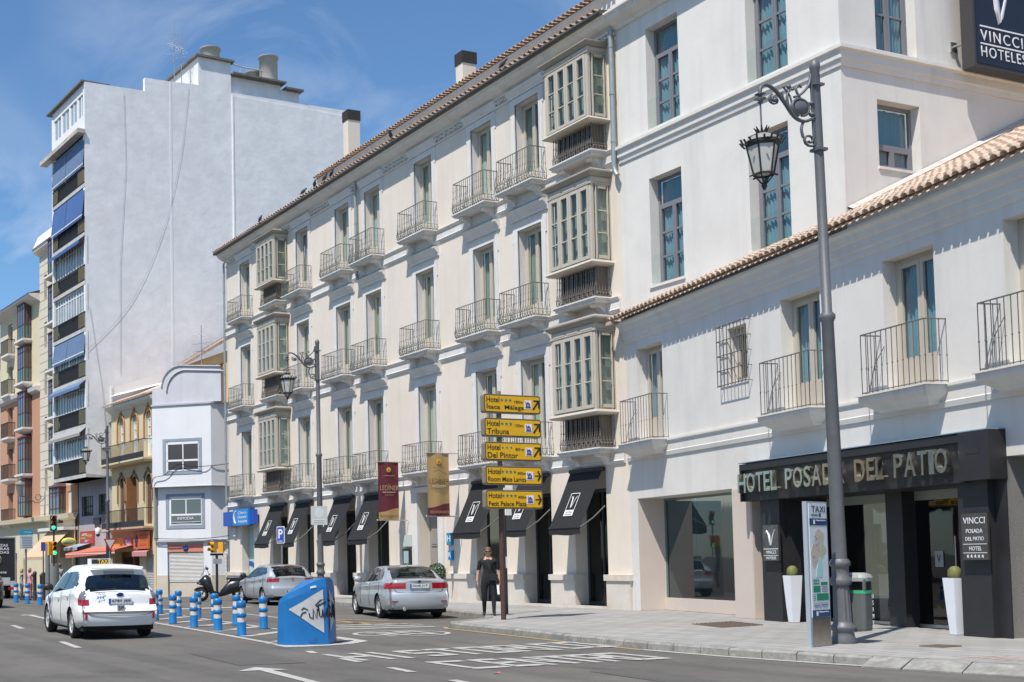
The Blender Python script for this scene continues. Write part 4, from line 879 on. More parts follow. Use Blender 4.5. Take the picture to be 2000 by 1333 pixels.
for i, z in enumerate(lev[:-1]):
    zt = lev[i+1]-.14; y = -1.4
    b_ = MB(); b_.box(-13.0, -7.05, -1.46, -1.42, z+.1, z+.16); b_.box(-13.0, -7.05, -1.48, -1.43, z+1.02, z+1.08)
    n = 44
    for k in range(n+1): x = -13+5.95*k/n; b_.box(x-.012, x+.012, -1.46, -1.44, z+.16, z+1.02)
    bal = b_.build('balcony_railing', M_dkrail, TB)
    for q0, q1 in ((-12.9, -12.0), (-8.2, -7.15)): s_ = MB(); s_.box(q0, q1, -1.475, -1.463, z+.18, z+1.0); s_.build('railing_screen', M_oliv, bal)
    s_ = MB(); s_.box(-12.0, -8.2, -1.38, -1.36, z+.12, z+1.0); s_.build('railing_lining', M_dkrail, bal)
    if i in (0, 1, 2, 3, 4):
        f = MB(); f.box(-12.95, -7.05, -1.30, -1.24, z+1.1, z+1.17); f.box(-12.95, -7.05, -1.3, -1.24, zt-.45, zt-.38); f.box(-12.95, -7.05, -1.3, -1.24, zt-.07, zt)
        for k in range(13): x = -12.95+k*5.9/12; w_ = .05 if k % 4 == 0 else .022; f.box(x-w_, x+w_, -1.31, -1.24, z+1.1, zt)
        fo = f.build('gallery_window', M_wht, TB)
        for k in range(12):
            g = MB(); x = -12.95+k*5.9/12; g.box(x+.03, x+.46, -1.27, -1.26, z+1.17, zt); g.build('pane', M_gal, fo)
    if i in (5, 6, 2):     # long drop blinds
        m1 = M_blind if i == 5 else M_blind2
        for q, (x0, x1) in enumerate(((-12.95, -10.35), (-10.3, -7.05))):
            bl = MB(); z0 = zt-(1.75 if i > 4 else 1.25); yo = -1.62 if i == 5 else -1.55
            bl.add([(x0, -1.42, zt), (x1, -1.42, zt), (x1, yo, z0), (x0, yo, z0)], [(0, 1, 2, 3)])
            for k in range(14):
                a = x0+(x1-x0)*k/14; b = x0+(x1-x0)*(k+1)/14; bl.quad((a, yo, z0), (b, yo, z0), (b-.04, yo, z0-.14), ((a+b)/2, yo, z0-.2), (a+.04, yo, z0-.14))
            bl.build('blind', m1, TB)
            wl = MB(); wl.box(x0, x1, yo-.012, yo-.004, z0-.01, z0+.05); wl.build('blind_edge', M_wht, TB)
    elif i in (4, 1, 0):
        bl = MB(); bl.add([(-12.95, -1.45, zt+.05), (-7.05, -1.45, zt+.05), (-7.05, -1.85, zt-.3), (-12.95, -1.85, zt-.3), (-7.05, -1.85, zt-.48), (-12.95, -1.85, zt-.48)], [(0, 1, 2, 3), (3, 2, 4, 5)]); bl.build('blind', M_blind if i == 4 else (M_blind2 if i == 1 else mat('grey_blind', (.3, .3, .3), .9)), TB)
mb = MB(); mb.quad((-13, -1.44, 6.73), (-7.0, -1.44, 6.73), (-7.0, 0, 6.73), (-13, 0, 6.73)); mb.build('soffit', M_slabw, TB)
mb = MB(); wall_with(mb, -12.45, -7.0, -.5, 6.73, [(-11.9, -9.75, 4.55, 5.8, .2), (-8.85, -7.2, 4.55, 5.8, .2)], y=.0); mb.build('ground_floor_wall', mat('grey_render', (.40, .40, .41), .9, var=.15, vs=1, streak=.15), TB)
for a, b in ((-11.9, -9.75), (-8.85, -7.2)):
    g = MB(); g.quad((a, .18, 4.55), (b, .18, 4.55), (b, .18, 5.8), (a, .18, 5.8)); fo = g.build('window', mat('dark_window', (.035, .038, .045), .2), TB)
    f = MB()
    for k in range(7): x = a+(b-a)*k/6; f.box(x-.015, x+.015, .05, .08, 4.55, 5.8)
    f.box(a, b, .04, .08, 5.15, 5.2); f.build('window_bars', M_dkrail, fo)
# loose cables on the blank wall
CB = thing('wall_cable', 'thin dark cables running down the blank white side wall', 'cable', (*LW(-7, 0), 0), AL)
mb = MB(); mb.tube(smooth_path([(.04, 5.5, 31.6), (.04, 4.9, 27), (.04, 3.6, 22), (.04, 1.5, 17.5), (.04, -1.3, 14.4)], 5), .007, 4)
mb.tube([(.04, 1.1, 30.5), (.04, 1.2, 26), (.04, .8, 20), (.04, .75, 13)], .008, 4); mb.tube([(.04, -1.2, 17), (.04, -.4, 12), (.04, -.1, 8)], .009, 4); mb.build('cable', mat('cable_grey', (.28, .28, .29), .8), CB)
def antenna(label, x, y, z, h, parts=4, group=None):
    w = LW(x, y); t = thing('roof_antenna', label, 'antenna', (w[0], w[1], z), AL, group)
    mb = MB(); mb.tube([(0, 0, 0), (0, 0, h)], .03, 5); mb.build('mast', M_steel, t)
    for k in range(parts):
        zz = h*(.45+.5*k/parts); a = k*1.1; d = Vector((math.cos(a), math.sin(a), .15 if k % 2 else -.1)); n = Vector((-math.sin(a), math.cos(a), 0))
        mb = MB(); mb.tube([Vector((0, 0, zz))-d*.5, Vector((0, 0, zz))+d*.5], .014, 4)
        for q in range(6): c = Vector((0, 0, zz))+d*(-.5+q*.2); mb.tube([c-n*.2, c+n*.2], .008, 3)
        mb.build('aerial', M_steel, t)
antenna('taller rooftop aerial mast on the blank white apartment block', -7.6, 4.8, 31.7, 4.0, 5); antenna('shorter rooftop aerial mast beside the white stair tower', -7.8, 5.4, 31.7, 3.7, 4)
antenna('small aerial in front of the orange house with the tiled roof', -.2, 3.0, 12.3, 2.7, 3)
# --- yellow house with pointed orange mouldings ---
YH = house('yellow_house', 'narrow pale yellow house with orange window mouldings and two iron balconies')
M_yel = mat('pale_yellow_render', (.62, .53, .33), .9, var=.07, vs=1, streak=.08); M_ora = mat('orange_moulding', (.45, .22, .09), .85, var=.15, vs=3)
yw = [(-5.35, -4.57, 7.55, 10.1), (-3.3, -2.5, 7.55, 10.1), (-1.28, -.45, 7.55, 10.1), (-5.35, -4.57, 3.75, 6.55), (-3.4, -2.6, 3.75, 6.55), (-1.35, -.48, 3.75, 6.55)]
mb = MB(); wall_with(mb, -6.6, 0, -.5, 10.75, [(*q, .22) for q in yw]+[(-6.1, -2.35, -.4, 2.25, .6), (-1.45, -.28, -.4, 2.05, .12)]); mb.quad((0, 0, -.5), (0, 9, -.5), (0, 9, 10.7), (0, 0, 10.7)); mb.build('wall', M_yel, YH)
for i, (a, b, c, d_) in enumerate(yw):
    cx_ = (a+b)/2; r_ = (b-a)/2+.16
    mo = MB(); path = [(cx_-r_, -.05, d_-1.5), (cx_-r_, -.05, d_-.45)]+[(cx_-r_*math.cos(R_(q)), -.05, d_-.45+r_*1.05*math.sin(R_(q))) for q in range(15, 180, 15)]+[(cx_+r_, -.05, d_-.45), (cx_+r_, -.05, d_-1.5)]
    mo.tube(path, .055, 6); mo.lathe([(.02, -.0), (.15, .04), (.11, .1), (.04, .15), (.05, .19), (.01, .23)], 8, (cx_, -.04, d_-.42+r_*1.05)); mo.build('window_moulding', M_ora if i < 3 else mat('brown_moulding', (.27, .16, .10), .85), YH)
    sp = MB(); n = 8; h2 = (b-a)/2
    for k in range(n):      # arched head: spandrel pieces
        a0 = math.pi*k/n; a1 = math.pi*(k+1)/n
        sp.quad((cx_-h2*math.cos(a0), .0+.003, d_-h2+h2*math.sin(a0)), (cx_-h2*math.cos(a1), .003, d_-h2+h2*math.sin(a1)), (cx_-h2*math.cos(a1), .003, d_), (cx_-h2*math.cos(a0), .003, d_))
    sp.build('arch_spandrel', M_yel, YH)
    f = MB(); w = b-a
    if i < 3:
        f.box(a, a+.07, .14, .2, c, d_); f.box(b-.07, b, .14, .2, c, d_); f.box(cx_-.045, cx_+.045, .13, .2, c, d_); f.box(a, b, .13, .2, c, c+.7)
        for q in (1.2, 1.7, 2.1): f.box(a, b, .14, .2, c+q-.02, c+q+.02)
        fo = f.build('window', M_wht, YH); g = MB(); g.quad((a, .18, c), (b, .18, c), (b, .18, d_), (a, .18, d_)); g.build('pane', mat('pale_curtained_pane', (.50, .55, .56), .2, spec=.7), fo)
    else:
        for q in range(2): f.box(a+.02+q*w/2, a+w/2-.02+q*w/2, .1, .16, c, d_)
        f.build('shutter', mat('brown_shutter', (.13, .065, .045), .7, var=.2, vs=8), YH)
mb = MB(); mb.box(-3.36, -3.31, -.38, .1, 3.75, 6.5); mb.box(-3.6, -3.38, -.02, -.0, 3.75, 6.5); mb.build('open_shutter', mat('varnished_wood', (.28, .13, .045), .6, var=.2, vs=5), YH)
for z in (7.42, 3.6):
    mb = MB(); mb.box(-6.85, -.25, -.62, 0, z-.1, z); mb.box(-6.8, -.3, -.55, 0, z-.2, z-.101); sb = mb.build('balcony', mat('terracotta_slab', (.55, .36, .24), .9) if z < 5 else M_yel, YH)
    mb = MB()
    for k in range(45): x = -6.8+6.5*k/44; mb.box(x-.01, x+.01, -.58, -.56, z, z+1.02)
    mb.box(-6.8, -.3, -.59, -.55, z+1.0, z+1.04); mb.box(-6.8, -.3, -.585, -.555, z+.02, z+.34); mb.box(-6.8, -6.77, -.58, 0, z+1, z+1.04); mb.box(-.33, -.3, -.58, 0, z+1, z+1.04)
    mb.build('railing', M_dkrail, sb)
mb = MB(); mb.prism([(0, 10.5), (-.3, 10.7), (-.34, 10.85), (0, 10.9)], -6.75, .1, 'x'); mb.build('eave', M_trim, YH)
mb = MB(); mb.quad((-6.75, -.45, 10.87), (.12, -.45, 10.87), (.12, 4.2, 12.9), (-6.75, 4.2, 12.9)); mb.build('roof', M_tile, YH)
tmy = tile_mesh(.085, 1.2, M_tile, n=5)
for k in range(32): link('roof_tile', tmy, YH, (-6.7+k*.215, -.5, 10.88), rot=(.42, 0, 0))
mb = MB(); mb.box(-6.1, -2.35, .55, .6, -.4, 2.25); mb.box(-6.1, -6.0, .4, .5, -.4, 2.2); mb.box(-2.5, -2.4, .4, .5, -.4, 2.2); mb.box(-4.3, -4.2, .4, .5, -.4, 2.2); mb.build('shop_front', mat('orange_wood', (.30, .14, .05), .6, var=.3, vs=4), YH)
mb = MB(); mb.box(-5.9, -4.4, .5, .54, -.3, 1.9); mb.box(-4.1, -2.6, .5, .54, -.3, 1.9); mb.build('shop_glass', M_dark, YH)
M_shut = mat('roller_shutter', (.50, .50, .49), .5, .2, var=.08, vs=3)
def shutter(parent, x0, x1, z0, z1, y, n):
    mb = MB(); h = (z1-z0)/n
    for k in range(n): z = z0+k*h; mb.add([(x0, y, z), (x1, y, z), (x1, y-.03, z+h*.5), (x0, y-.03, z+h*.5), (x1, y, z+h*.97), (x0, y, z+h*.97)], [(0, 1, 2, 3), (3, 2, 4, 5)])
    return mb.build('roller_shutter', M_shut, parent)
shutter(YH, -1.45, -.28, -.4, 2.05, .1, 26)
# --- white corner house ---
AWH = R_(45.99)
WH = thing('white_corner_house', 'white corner house with blue-grey framed windows and a curved parapet', 'building', (LX, LY, 0), AWH)
M_paint = mat('fresh_white_render', (.72, .735, .76), .85, var=.04, vs=1, streak=.05); M_bgf = mat('blue_grey_surround', (.27, .33, .40), .85, var=.12, vs=5)
bz = MB()
outline = lambda w, o: [(-.0, -o), (w, -o), (w+.75, .55-o*.2), (w+.75, 6), (-.0, 6)]
for z0, z1, o, w in ((5.72, 10.15, .35, 3.5), (2.8, 5.68, .0, 3.3)):
    P = outline(w, o); bz.prism(P, z0, z1, 'z')
bz.build('wall', M_paint, WH)
mb = MB(); mb.prism([(-.04, -.4), (3.54, -.4), (4.33, .5), (4.33, 6), (-.04, 6)], 5.69, 5.715, 'z'); mb.prism([(-.04, -.42), (3.54, -.42), (4.33, .5), (4.33, 6), (-.04, 6)], 10.151, 10.24, 'z'); mb.prism([(-.02, -.06), (3.4, -.06), (4.15, .5), (4.15, 6), (-.02, 6)], 2.7, 2.79, 'z'); mb.build('string_course', mat('grey_band', (.45, .46, .48), .85), WH)
par = [(0, 10.25), (0, 11.15), (.62, 11.17)]+[(.62+1.1*(1-math.cos(R_(q))), 11.2+1.1*math.sin(R_(q))) for q in range(0, 91, 10)]+[(4.1, 12.1), (4.1, 10.25)]
mb = MB(); mb.prism(par, -.3, .1, 'y'); mb.build('parapet', mat('shaded_white_render', (.56, .56, .60), .9, var=.08, vs=1.2, streak=.1), WH)  # the parapet's shade is put into its greyer render colour
mb = MB(); q_ = [(.55, -.34, 11.2)]+[(.62+1.1*(1-math.cos(R_(q)))-.03, -.34, 11.2+1.13*math.sin(R_(q))) for q in range(0, 91, 10)]+[(4.1, -.34, 12.13)]
for o_ in (0, .3): mb.tube([(x+o_*1., y, z-o_*.9) for x, y, z in q_], .04, 5)
mb.build('parapet_moulding', MATS['grey_band'], WH)
mb = MB(); mb.box(0, .68, .05, .4, -.5, 2.7); mb.box(2.82, 3.3, .05, .4, -.5, 2.7); mb.box(.68, 2.82, .2, .4, -.5, 2.7); mb.prism([(3.3, .05), (4.05, .6), (4.05, 6), (3.3, 6)], -.5, 2.7, 'z'); mb.box(0, .05, .4, 6, -.5, 2.7); mb.build('ground_floor_wall', M_paint, WH)
mb = MB(); mb.box(-.02, .7, .03, .4, -.5, .88); mb.box(2.8, 3.32, .03, .4, -.5, .88); mb.box(.7, 2.8, .18, .4, -.5, .5); mb.prism([(3.32, .03), (4.07, .58), (4.07, 6), (3.4, 6)], -.5, .88, 'z'); mb.build('plinth', mat('beige_plinth', (.55, .50, .41), .85, var=.1, vs=2), WH)
shutter(WH, .76, 2.76, .5, 2.14, .17, 22)
mb = MB(); mb.box(.69, 2.81, .1, .19, 2.15, 2.58); mb.build('shop_fascia', mat('salmon_fascia', (.58, .22, .17), .7), WH)
mb = MB(); mb.lathe([(.001, -.02), (.16, -.02), (.16, .02), (.001, .02)], 16); mb.xf(Matrix.Translation((1.75, .08, 2.36)) @ Matrix.Rotation(math.pi/2, 4, 'X')); mb.build('round_badge', mat('badge_blue', (.05, .09, .35), .5), WH)
for k in range(2): text('COMPRO ORO' if k == 0 else 'PLATA Y JOYAS', mat('dull_letter', (.42, .25, .30), .7), WH, .8, .095, 2.42-.17*k, .75, .09, .003); 
shutter(WH, 3.36, 4.0, .5, 2.1, .5, 22)
for zb, zt, dk, o in ((6.37, 8.32, 1, .35), (3.42, 5.32, 0, .0)):
    mb = MB(); a, b = .64, 2.95; y = -o-.03
    for q in ((a, b, zt-.14, zt), (a, b, zb, zb+.14), (a, a+.18, zb+.14, zt-.14), (b-.18, b, zb+.14, zt-.14)): mb.box(q[0], q[1], y, -o, q[2], q[3])
    fo = mb.build('window_surround', M_bgf, WH)
    f = MB(); x0, x1, z0, z1 = .9, 2.8, zb+.18, zt-.2
    for q in ((x0, x1, z1-.12, z1), (x0, x1, z0, z0+.06), (x0, x0+.06, z0, z1), (x1-.06, x1, z0, z1), (x0, x1, z0+.52, z0+.62), ((x0+x1)/2-.03, (x0+x1)/2+.03, z0+(.0 if dk else .6), z1)): f.box(q[0], q[1], y-.0, y+.02, q[2]+.001, q[3])
    f.build('window_frame', M_wht, fo)
    g = MB(); g.quad((x0, y+.012, z0), (x1, y+.012, z0), (x1, y+.012, z1), (x0, y+.012, z1)); g.build('pane', mat('dark_pane' if dk else 'office_pane', (.07, .065, .065) if dk else (.13, .17, .18), .2, spec=.6), fo)
text('INMODIA', M_wht, WH, 1.35, -.045, 3.9, .95, .15, .004); mb = MB(); mb.box(1.0, 2.7, -.05, -.035, 3.76, 3.785); mb.box(1.3, 2.4, -.05, -.035, 3.68, 3.695); mb.build('window_print', M_wht, WH)
CW = thing('street_cable', 'black cable slung across the front of the white corner house', 'cable', (LX, LY, 0), AWH)
mb = MB(); mb.tube(smooth_path([(.0, -.5, 5.6), (.15, -.5, 6.2), (.8, -.5, 6.35), (1.6, -.5, 6.9), (2.4, -.5, 6.75), (3.4, -.45, 6.75), (4.3, .4, 6.9)], 4), .022, 4); mb.tube(smooth_path([(.0, -.2, 2.9), (1, -.2, 2.86), (2.2, -.15, 2.84), (3.4, -.1, 2.88), (4.2, .5, 3.0)], 3), .025, 4); mb.build('cable', M_black, CW)
# grey-green party strip between houses
mb = MB(); mb.box(-.10, .12, -.05, .4, 2.8, 10.6); mb.build('party_strip', mat('slate_strip', (.26, .27, .26), .85), YH)
# --- orange house behind, tiled roof ---
OH = house('orange_house', 'orange house with tiled roof seen behind the white parapet')
mb = MB(); mb.box(-5.3, 3.5, 4.2, 10, 6, 13.5); mb.build('wall', mat('ochre_render', (.60, .42, .22), .9, var=.08, vs=1), OH)
mb = MB(); mb.add([(-5.6, 3.7, 13.3), (4, 3.7, 14.3), (4, 8, 17), (-5.6, 8, 16), (-5.6, 3.7, 13.1), (4, 3.7, 14.1)], [(0, 1, 2, 3), (0, 1, 5, 4)]); mb.build('roof', M_tile, OH)
for k in range(42): link('roof_tile', tmy, OH, (-5.5+k*.225, 3.6, 13.33+k*.0234), rot=(.55, 0, 0))
# --- left apartment house, orange below and yellow above ---
OA = house('orange_apartment_house', 'orange and yellow apartment house with dark maroon glazed bays')
M_sal = mat('salmon_brick', (.50, .27, .17), .9, var=.08, vs=6, bump=.1, bs=8); M_cy = mat('cream_yellow_render', (.63, .56, .39), .9, var=.05, vs=1); M_cb = mat('cream_panels', (.63, .57, .46), .9, var=.05, vs=2)
mb = MB(); wall_with(mb, -30, -20.3, -.5, 13.9, [(-28.0, -26.8, 4.7, 6.9, .3), (-28.0, -26.8, 7.9, 10.2, .3), (-28.0, -26.8, 11.0, 13.3, .3)]); mb.quad((-20.3, 0, 0), (-20.3, 6, 0), (-20.3, 6, 13.9), (-20.3, 0, 13.9)); mb.build('lower_wall', M_sal, OA)
mb = MB(); wall_with(mb, -30, -20.3, 13.9, 20.3, [(-28.0, -26.8, 14.2, 16.4, .3), (-28.0, -26.8, 17.2, 19.6, .3)]); mb.build('upper_wall', M_cy, OA)
mb = MB(); mb.prism([(0, 13.6), (-.3, 13.75), (-.36, 14.0), (0, 14.05)], -30, -20.2, 'x'); mb.build('string_course', M_trim, OA)
mb = MB(); mb.prism([(0, 20.0), (-.2, 20.1), (-.75, 20.35), (-.8, 20.5), (0, 20.55)], -30.6, -20.2, 'x'); mb.build('eave', M_trim, OA)
mb = MB(); mb.quad((-30.6, -.85, 20.52), (-20.2, -.85, 20.52), (-20.2, 5, 22.3), (-30.6, 5, 22.3)); mb.build('roof', M_tile, OA)
M_mar = mat('maroon_frame', (.10, .035, .04), .5); M_bpan = mat('bay_glass', (.10, .12, .17), .12, spec=.9); M_bpan2 = mat('bay_glass_green', (.08, .17, .16), .15, spec=.9)
def bay(parent, x0, z0, w=1.65, d=1.0, h=2.5, base=True):
    f = MB()
    for x in (0, w/3, 2*w/3, w): f.box(x-.035, x+.035, -d-.03, -d+.04, 0, h)
    for y in (-d, -d/2, -.04): f.box(w-.02, w+.04, y-.035, y+.035, 0, h)
    for z in (0, h*.40, h*.86, h): f.box(-.03, w+.035, -d-.035, -.0, z-.04, z+.04) if z in (0, h) else (f.box(0, w, -d-.03, -d+.04, z-.03, z+.03), f.box(w-.02, w+.04, -d, 0, z-.03, z+.03))
    o = f.build('glazed_bay', M_mar, parent, (x0, 0, z0))
    for k in range(3):
        for a, b, m_ in ((.04, h*.40, M_bpan2), (h*.40, h, M_bpan)): g = MB(); g.box(k*w/3+.03, (k+1)*w/3-.03, -d, -d+.01, a, b-.03); g.build('pane', m_, o)
    for a, b, m_ in ((.04, h*.40, M_bpan2), (h*.40, h, mat('bay_side_glass', (.11, .11, .085), .2, spec=.6))): g = MB(); g.box(w+.0, w+.012, -d+.03, -.03, a, b-.03); g.build('side_pane', m_, o)
    r = MB(); r.add([(x, y, z) for z, q in ((h+.04, .1), (h+.16, .0), (h+.28, -.25)) for x, y in ((-q, 0), (-q, -d-q), (w+q, -d-q), (w+q, 0))], [(i*4+k, i*4+k+1, i*4+k+5, i*4+k+4) for i in range(2) for k in range(3)]+[(8, 9, 10, 11)]); r.build('bay_roof', M_mar, o)
    if base:
        r = MB(); r.add([(x, y, z) for z, q in ((-.05, .22), (-.2, .22), (-.32, .05), (-.48, -.25)) for x, y in ((-q, 0), (-q, -d-q), (w+q, -d-q), (w+q, 0))], [(i*4+k, i*4+k+1, i*4+k+5, i*4+k+4) for i in range(3) for k in range(3)]+[(12, 15, 14, 13), (0, 1, 2, 3)]); r.build('bay_base', M_trim, o)
for z in (5.0, 8.05, 11.35, 14.6, 17.7): bay(OA, -23.85, z, w=1.65, d=.5, base=z > 5.1)
def small_balcony(parent, x0, w, z, d=.9):
    mb = MB(); mb.box(x0, x0+w, -d, 0, z-.15, z); mb.prism([(-d, z-.15), (-d+.25, z-.32), (0, z-.36), (0, z-.15)], x0+.05, x0+w-.05, 'x'); sb = mb.build('balcony', M_trim, parent)
    mb = MB()
    for k in range(int(w/.13)+1): x = x0+.03+(w-.06)*k/int(w/.13); mb.box(x-.012, x+.012, -d+.02, -d+.045, z, z+1.05)
    for k in range(7): y = -d+.03+(d-.06)*k/6; mb.box(x0+w-.045, x0+w-.02, y-.012, y+.012, z, z+1.05)
    mb.box(x0, x0+w, -d+.0, -d+.06, z+1.03, z+1.08); mb.box(x0+w-.06, x0+w, -d, 0, z+1.03, z+1.08); mb.build('railing', M_dkrail, sb)
for z in (4.6, 7.9, 11.0, 14.2, 17.2):
    small_balcony(OA, -28.1, 1.9, z, .55); g = MB(); g.quad((-28.0, .28, z), (-26.8, .28, z), (-26.8, .28, z+2.3), (-28.0, .28, z+2.3)); g.build('balcony_door', mat('dark_opening', (.16, .15, .14), .5), OA)  # door filled with one flat dark grey
# --- cream stair block between ---
CBK = house('cream_apartment_block', 'cream panelled apartment block with narrow maroon glazed bays behind the blue blinds')
mb = MB(); wall_with(mb, -20.3, -12.5, -.5, 23.5, [(-19.3, -18.7, z, z+1.8, .3) for z in (6.6, 9.9, 13.2, 16.5, 19.8)]); mb.quad((-20.3, 0, 13.9), (-20.3, 6, 13.9), (-20.3, 6, 23.5), (-20.3, 0, 23.5)); mb.build('wall', M_cb, CBK)
mb = MB(); mb.prism([(0, 23.2), (-.4, 23.4), (-.45, 23.6), (0, 24.6), (6, 24.6), (6, 23.3)], -20.6, -12.5, 'x'); mb.build('eave', M_trim, CBK)
mb = MB(); 
for z in [x*.62+5 for x in range(30)]: mb.box(-20.3, -18.0, -.012, .0, z, z+.03)
mb.build('panel_joint', mat('joint_tan', (.42, .37, .29), .9), CBK)  # joints drawn in a darker tan than the panels
mb = MB(); mb.quad((-20.6, -.5, 23.62), (-12.5, -.5, 23.62), (-12.5, 6, 26), (-20.6, 6, 26)); mb.build('roof', M_tile, CBK)
for z in (8.2, 11.4, 14.6, 17.8, 21.0): bay(CBK, -16.9, z, w=1.5, d=.48, h=2.4)
bay(CBK, -16.8, 4.3, w=2.0, d=.5, h=2.3, base=False)
mb = MB(); wall_with(mb, -16.0, -12.45, 2.0, 6.7, [(-14.4, -13.6, 4.0, 6.3, .3)], y=-.05); mb.build('salmon_infill', M_sal, CBK)
mb = MB(); mb.box(-17.8, -12.5, -1.0, 0, 3.75, 3.95); mb.build('balcony', M_trim, CBK)
# ground floors of the two, with awnings
mb = MB(); wall_with(mb, -30.5, -12.45, -.5, 4.4, [(-29, -27.4, -.4, 2.4, .3), (-26.5, -25.0, -.4, 2.4, .3), (-23.5, -22.6, .5, 2.2, .2), (-16.8, -13.0, -.4, 2.8, 1.2)], y=-.25); mb.prism([(-.25, 4.4), (-.7, 4.5), (-.75, 4.8), (0, 4.9)], -30.5, -12.4, 'x'); mb.build('shop_wall', M_cy, OA)
mb = MB(); mb.box(-16.8, -13, .9, 1.0, -.4, 2.8); mb.box(-29, -27.4, .0, .05, -.4, 2.4); mb.box(-26.5, -25, 0, .05, -.4, 2.4); mb.build('shop_glass', M_dark, OA)
BA = thing('shop_awning', 'large sloping beige awning over the bar front at the far left', 'awning', (*LW(-17.0, -.3), 0), AL)
mb = MB(); mb.add([(0, 0, 3.95), (4.4, 0, 3.95), (4.4, -2.0, 2.05), (0, -2.0, 2.05), (4.4, -2.0, 1.85), (0, -2.0, 1.85)], [(0, 1, 2, 3), (3, 2, 4, 5)]); mb.build('cloth', mat('beige_canvas', (.52, .40, .27), .9, var=.08, vs=2), BA)
BS = thing('bar_sign', 'oval yellow and green projecting bar sign beside the beige awning', 'sign', (*LW(-11.2, -1.1), 2.95), math.pi/2)
mb = MB(); mb.lathe([(.001, -.05), (.48, -.05), (.48, .05), (.001, .05)], 24, rx=1.); mb.xf(Matrix.Diagonal((1, .55, 1, 1))); mb.xf(Matrix.Rotation(math.pi/2, 4, 'X')); mb.build('board', mat('sign_yellow', (.70, .55, .06), .6), BS)
mb = MB(); mb.lathe([(.001, -.06), (.38, -.06), (.38, .06), (.001, .06)], 24); mb.xf(Matrix.Diagonal((1, .42, 1, 1))); mb.xf(Matrix.Rotation(math.pi/2, 4, 'X')); mb.build('green_field', mat('sign_green', (.12, .30, .20), .6), BS)
text('BAR MEZQUITA', mat('sign_yellow2', (.75, .62, .1), .6), BS, -.3, -.062, -.06, .6, .12, .004)
def board(label, x0, x1, z0, z1, y, m, name='shop_sign', cat='sign'):
    t = thing(name, label, cat, (*LW(x0, y), z0), AL); mb = MB(); mb.box(0, x1-x0, 0, .1, 0, z1-z0); mb.build('board', m, t); return t
t = board('long orange and magenta shop sign over the yellow house front', -6.5, -3.0, 2.5, 3.05, -.18, mat('orange_sign', (.72, .26, .04), .6))
mb = MB(); mb.box(2.2, 3.5, -.006, 0, 0, .55); mb.build('magenta_field', mat('magenta', (.45, .06, .18), .6), t)
text('AFRICAN-ASIAN', mat('sign_yellow3', (.80, .50, .05), .6), t, .1, -.01, .1, 2.0, .35, .004, .02); text('Mini', M_wht, t, 2.5, -.014, .1, .8, .36, .004, .01)
t = board('tall orange sign with a dark figure beside the white house', -2.5, -.35, 2.36, 3.34, -.3, mat('orange_sign2', (.62, .14, .04), .6))
mb = MB(); mb.lathe([(.01, .1), (.2, .14), (.16, .3), (.28, .42), (.2, .62), (.1, .72), (.02, .85)], 10, (.45, 0, 0), rx=1); mb.xf(Matrix.Diagonal((1, .05, 1, 1))); mb.build('lamp_figure', mat('dark_figure', (.05, .03, .08), .7), t)
for k in range(3): text(('REGALOS', 'TETERIA', 'BAZAR')[k], mat('dull_orange_letter', (.45, .10, .04), .7), t, .95, -.006, .7-.27*k, 1.0, .15, .004)
t = thing('shop_awning', 'white and pink scalloped awning under the tall orange sign', 'awning', (*LW(-2.5, -.05), 0), AL)
mb = MB(); mb.add([(0, 0, 2.34), (2.15, 0, 2.34), (2.15, -.35, 2.2), (0, -.35, 2.2)], [(0, 1, 2, 3)])
for k in range(12): a = 2.15*k/12; b = 2.15*(k+1)/12; mb.quad((a, -.35, 2.2), (b, -.35, 2.2), (b, -.35, 1.98), ((a+b)/2, -.35, 1.92), (a, -.35, 1.98))
mb.build('cloth', mat('pink_cloth', (.50, .24, .26), .9), t)
t = thing('shop_awning', 'red-orange striped awning stretching in front of the grey ground floor', 'awning', (*LW(-11.2, -.02), 0), AL)
mb = MB(); mb.add([(0, 0, 2.55), (8.4, 0, 2.65), (8.4, -1.3, 2.35), (0, -1.3, 2.2), (8.4, -1.3, 2.15), (0, -1.3, 1.92)], [(0, 1, 2, 3), (3, 2, 4, 5)]); mb.build('cloth', mat('red_cloth', (.60, .16, .10), .9), t)
mb = MB(); mb.box(0, 8.4, -1.31, -1.302, 2.14, 2.19); mb.build('white_trim', M_wht, t)
t = thing('shop_awning', 'small blue and white awning under the menu board', 'awning', (*LW(-12.7, -.02), 0), AL)
mb = MB(); mb.add([(0, 0, 2.85), (2.5, 0, 2.85), (2.5, -.9, 2.6), (0, -.9, 2.6), (2.5, -.9, 2.42), (0, -.9, 2.42)], [(0, 1, 2, 3), (3, 2, 4, 5)]); mb.build('cloth', mat('blue_grey_cloth', (.30, .36, .42), .9), t); text('BAR CAFE', mat('navy_letter', (.02, .04, .15), .7), t, .2, -.905, 2.45, 1.6, .12, .004)
t = board('menu board of red, yellow and blue panels on the grey wall', -11.95, -9.5, 2.82, 3.6, -.1, mat('menu_red', (.42, .06, .06), .6), 'menu_board')
rnd = random.Random(5)
for c_ in ((.5, .35, .05), (.1, .2, .4), (.45, .42, .38), (.55, .15, .05)):
    mb = MB()
    for q in range(3): x = rnd.uniform(.1, 1.4); z = rnd.uniform(.05, .6); mb.box(x, x+rnd.uniform(.5, .9), -.006-q*.002-c_[0]*.004, 0, z, z+.1)
    mb.build('menu_panel', mat('menu_%d' % int(c_[0]*100), c_, .6), t)
t = board('dark box sign on the grey wall next to the camera', -9.5, -8.4, 3.98, 4.38, -.12, M_black)
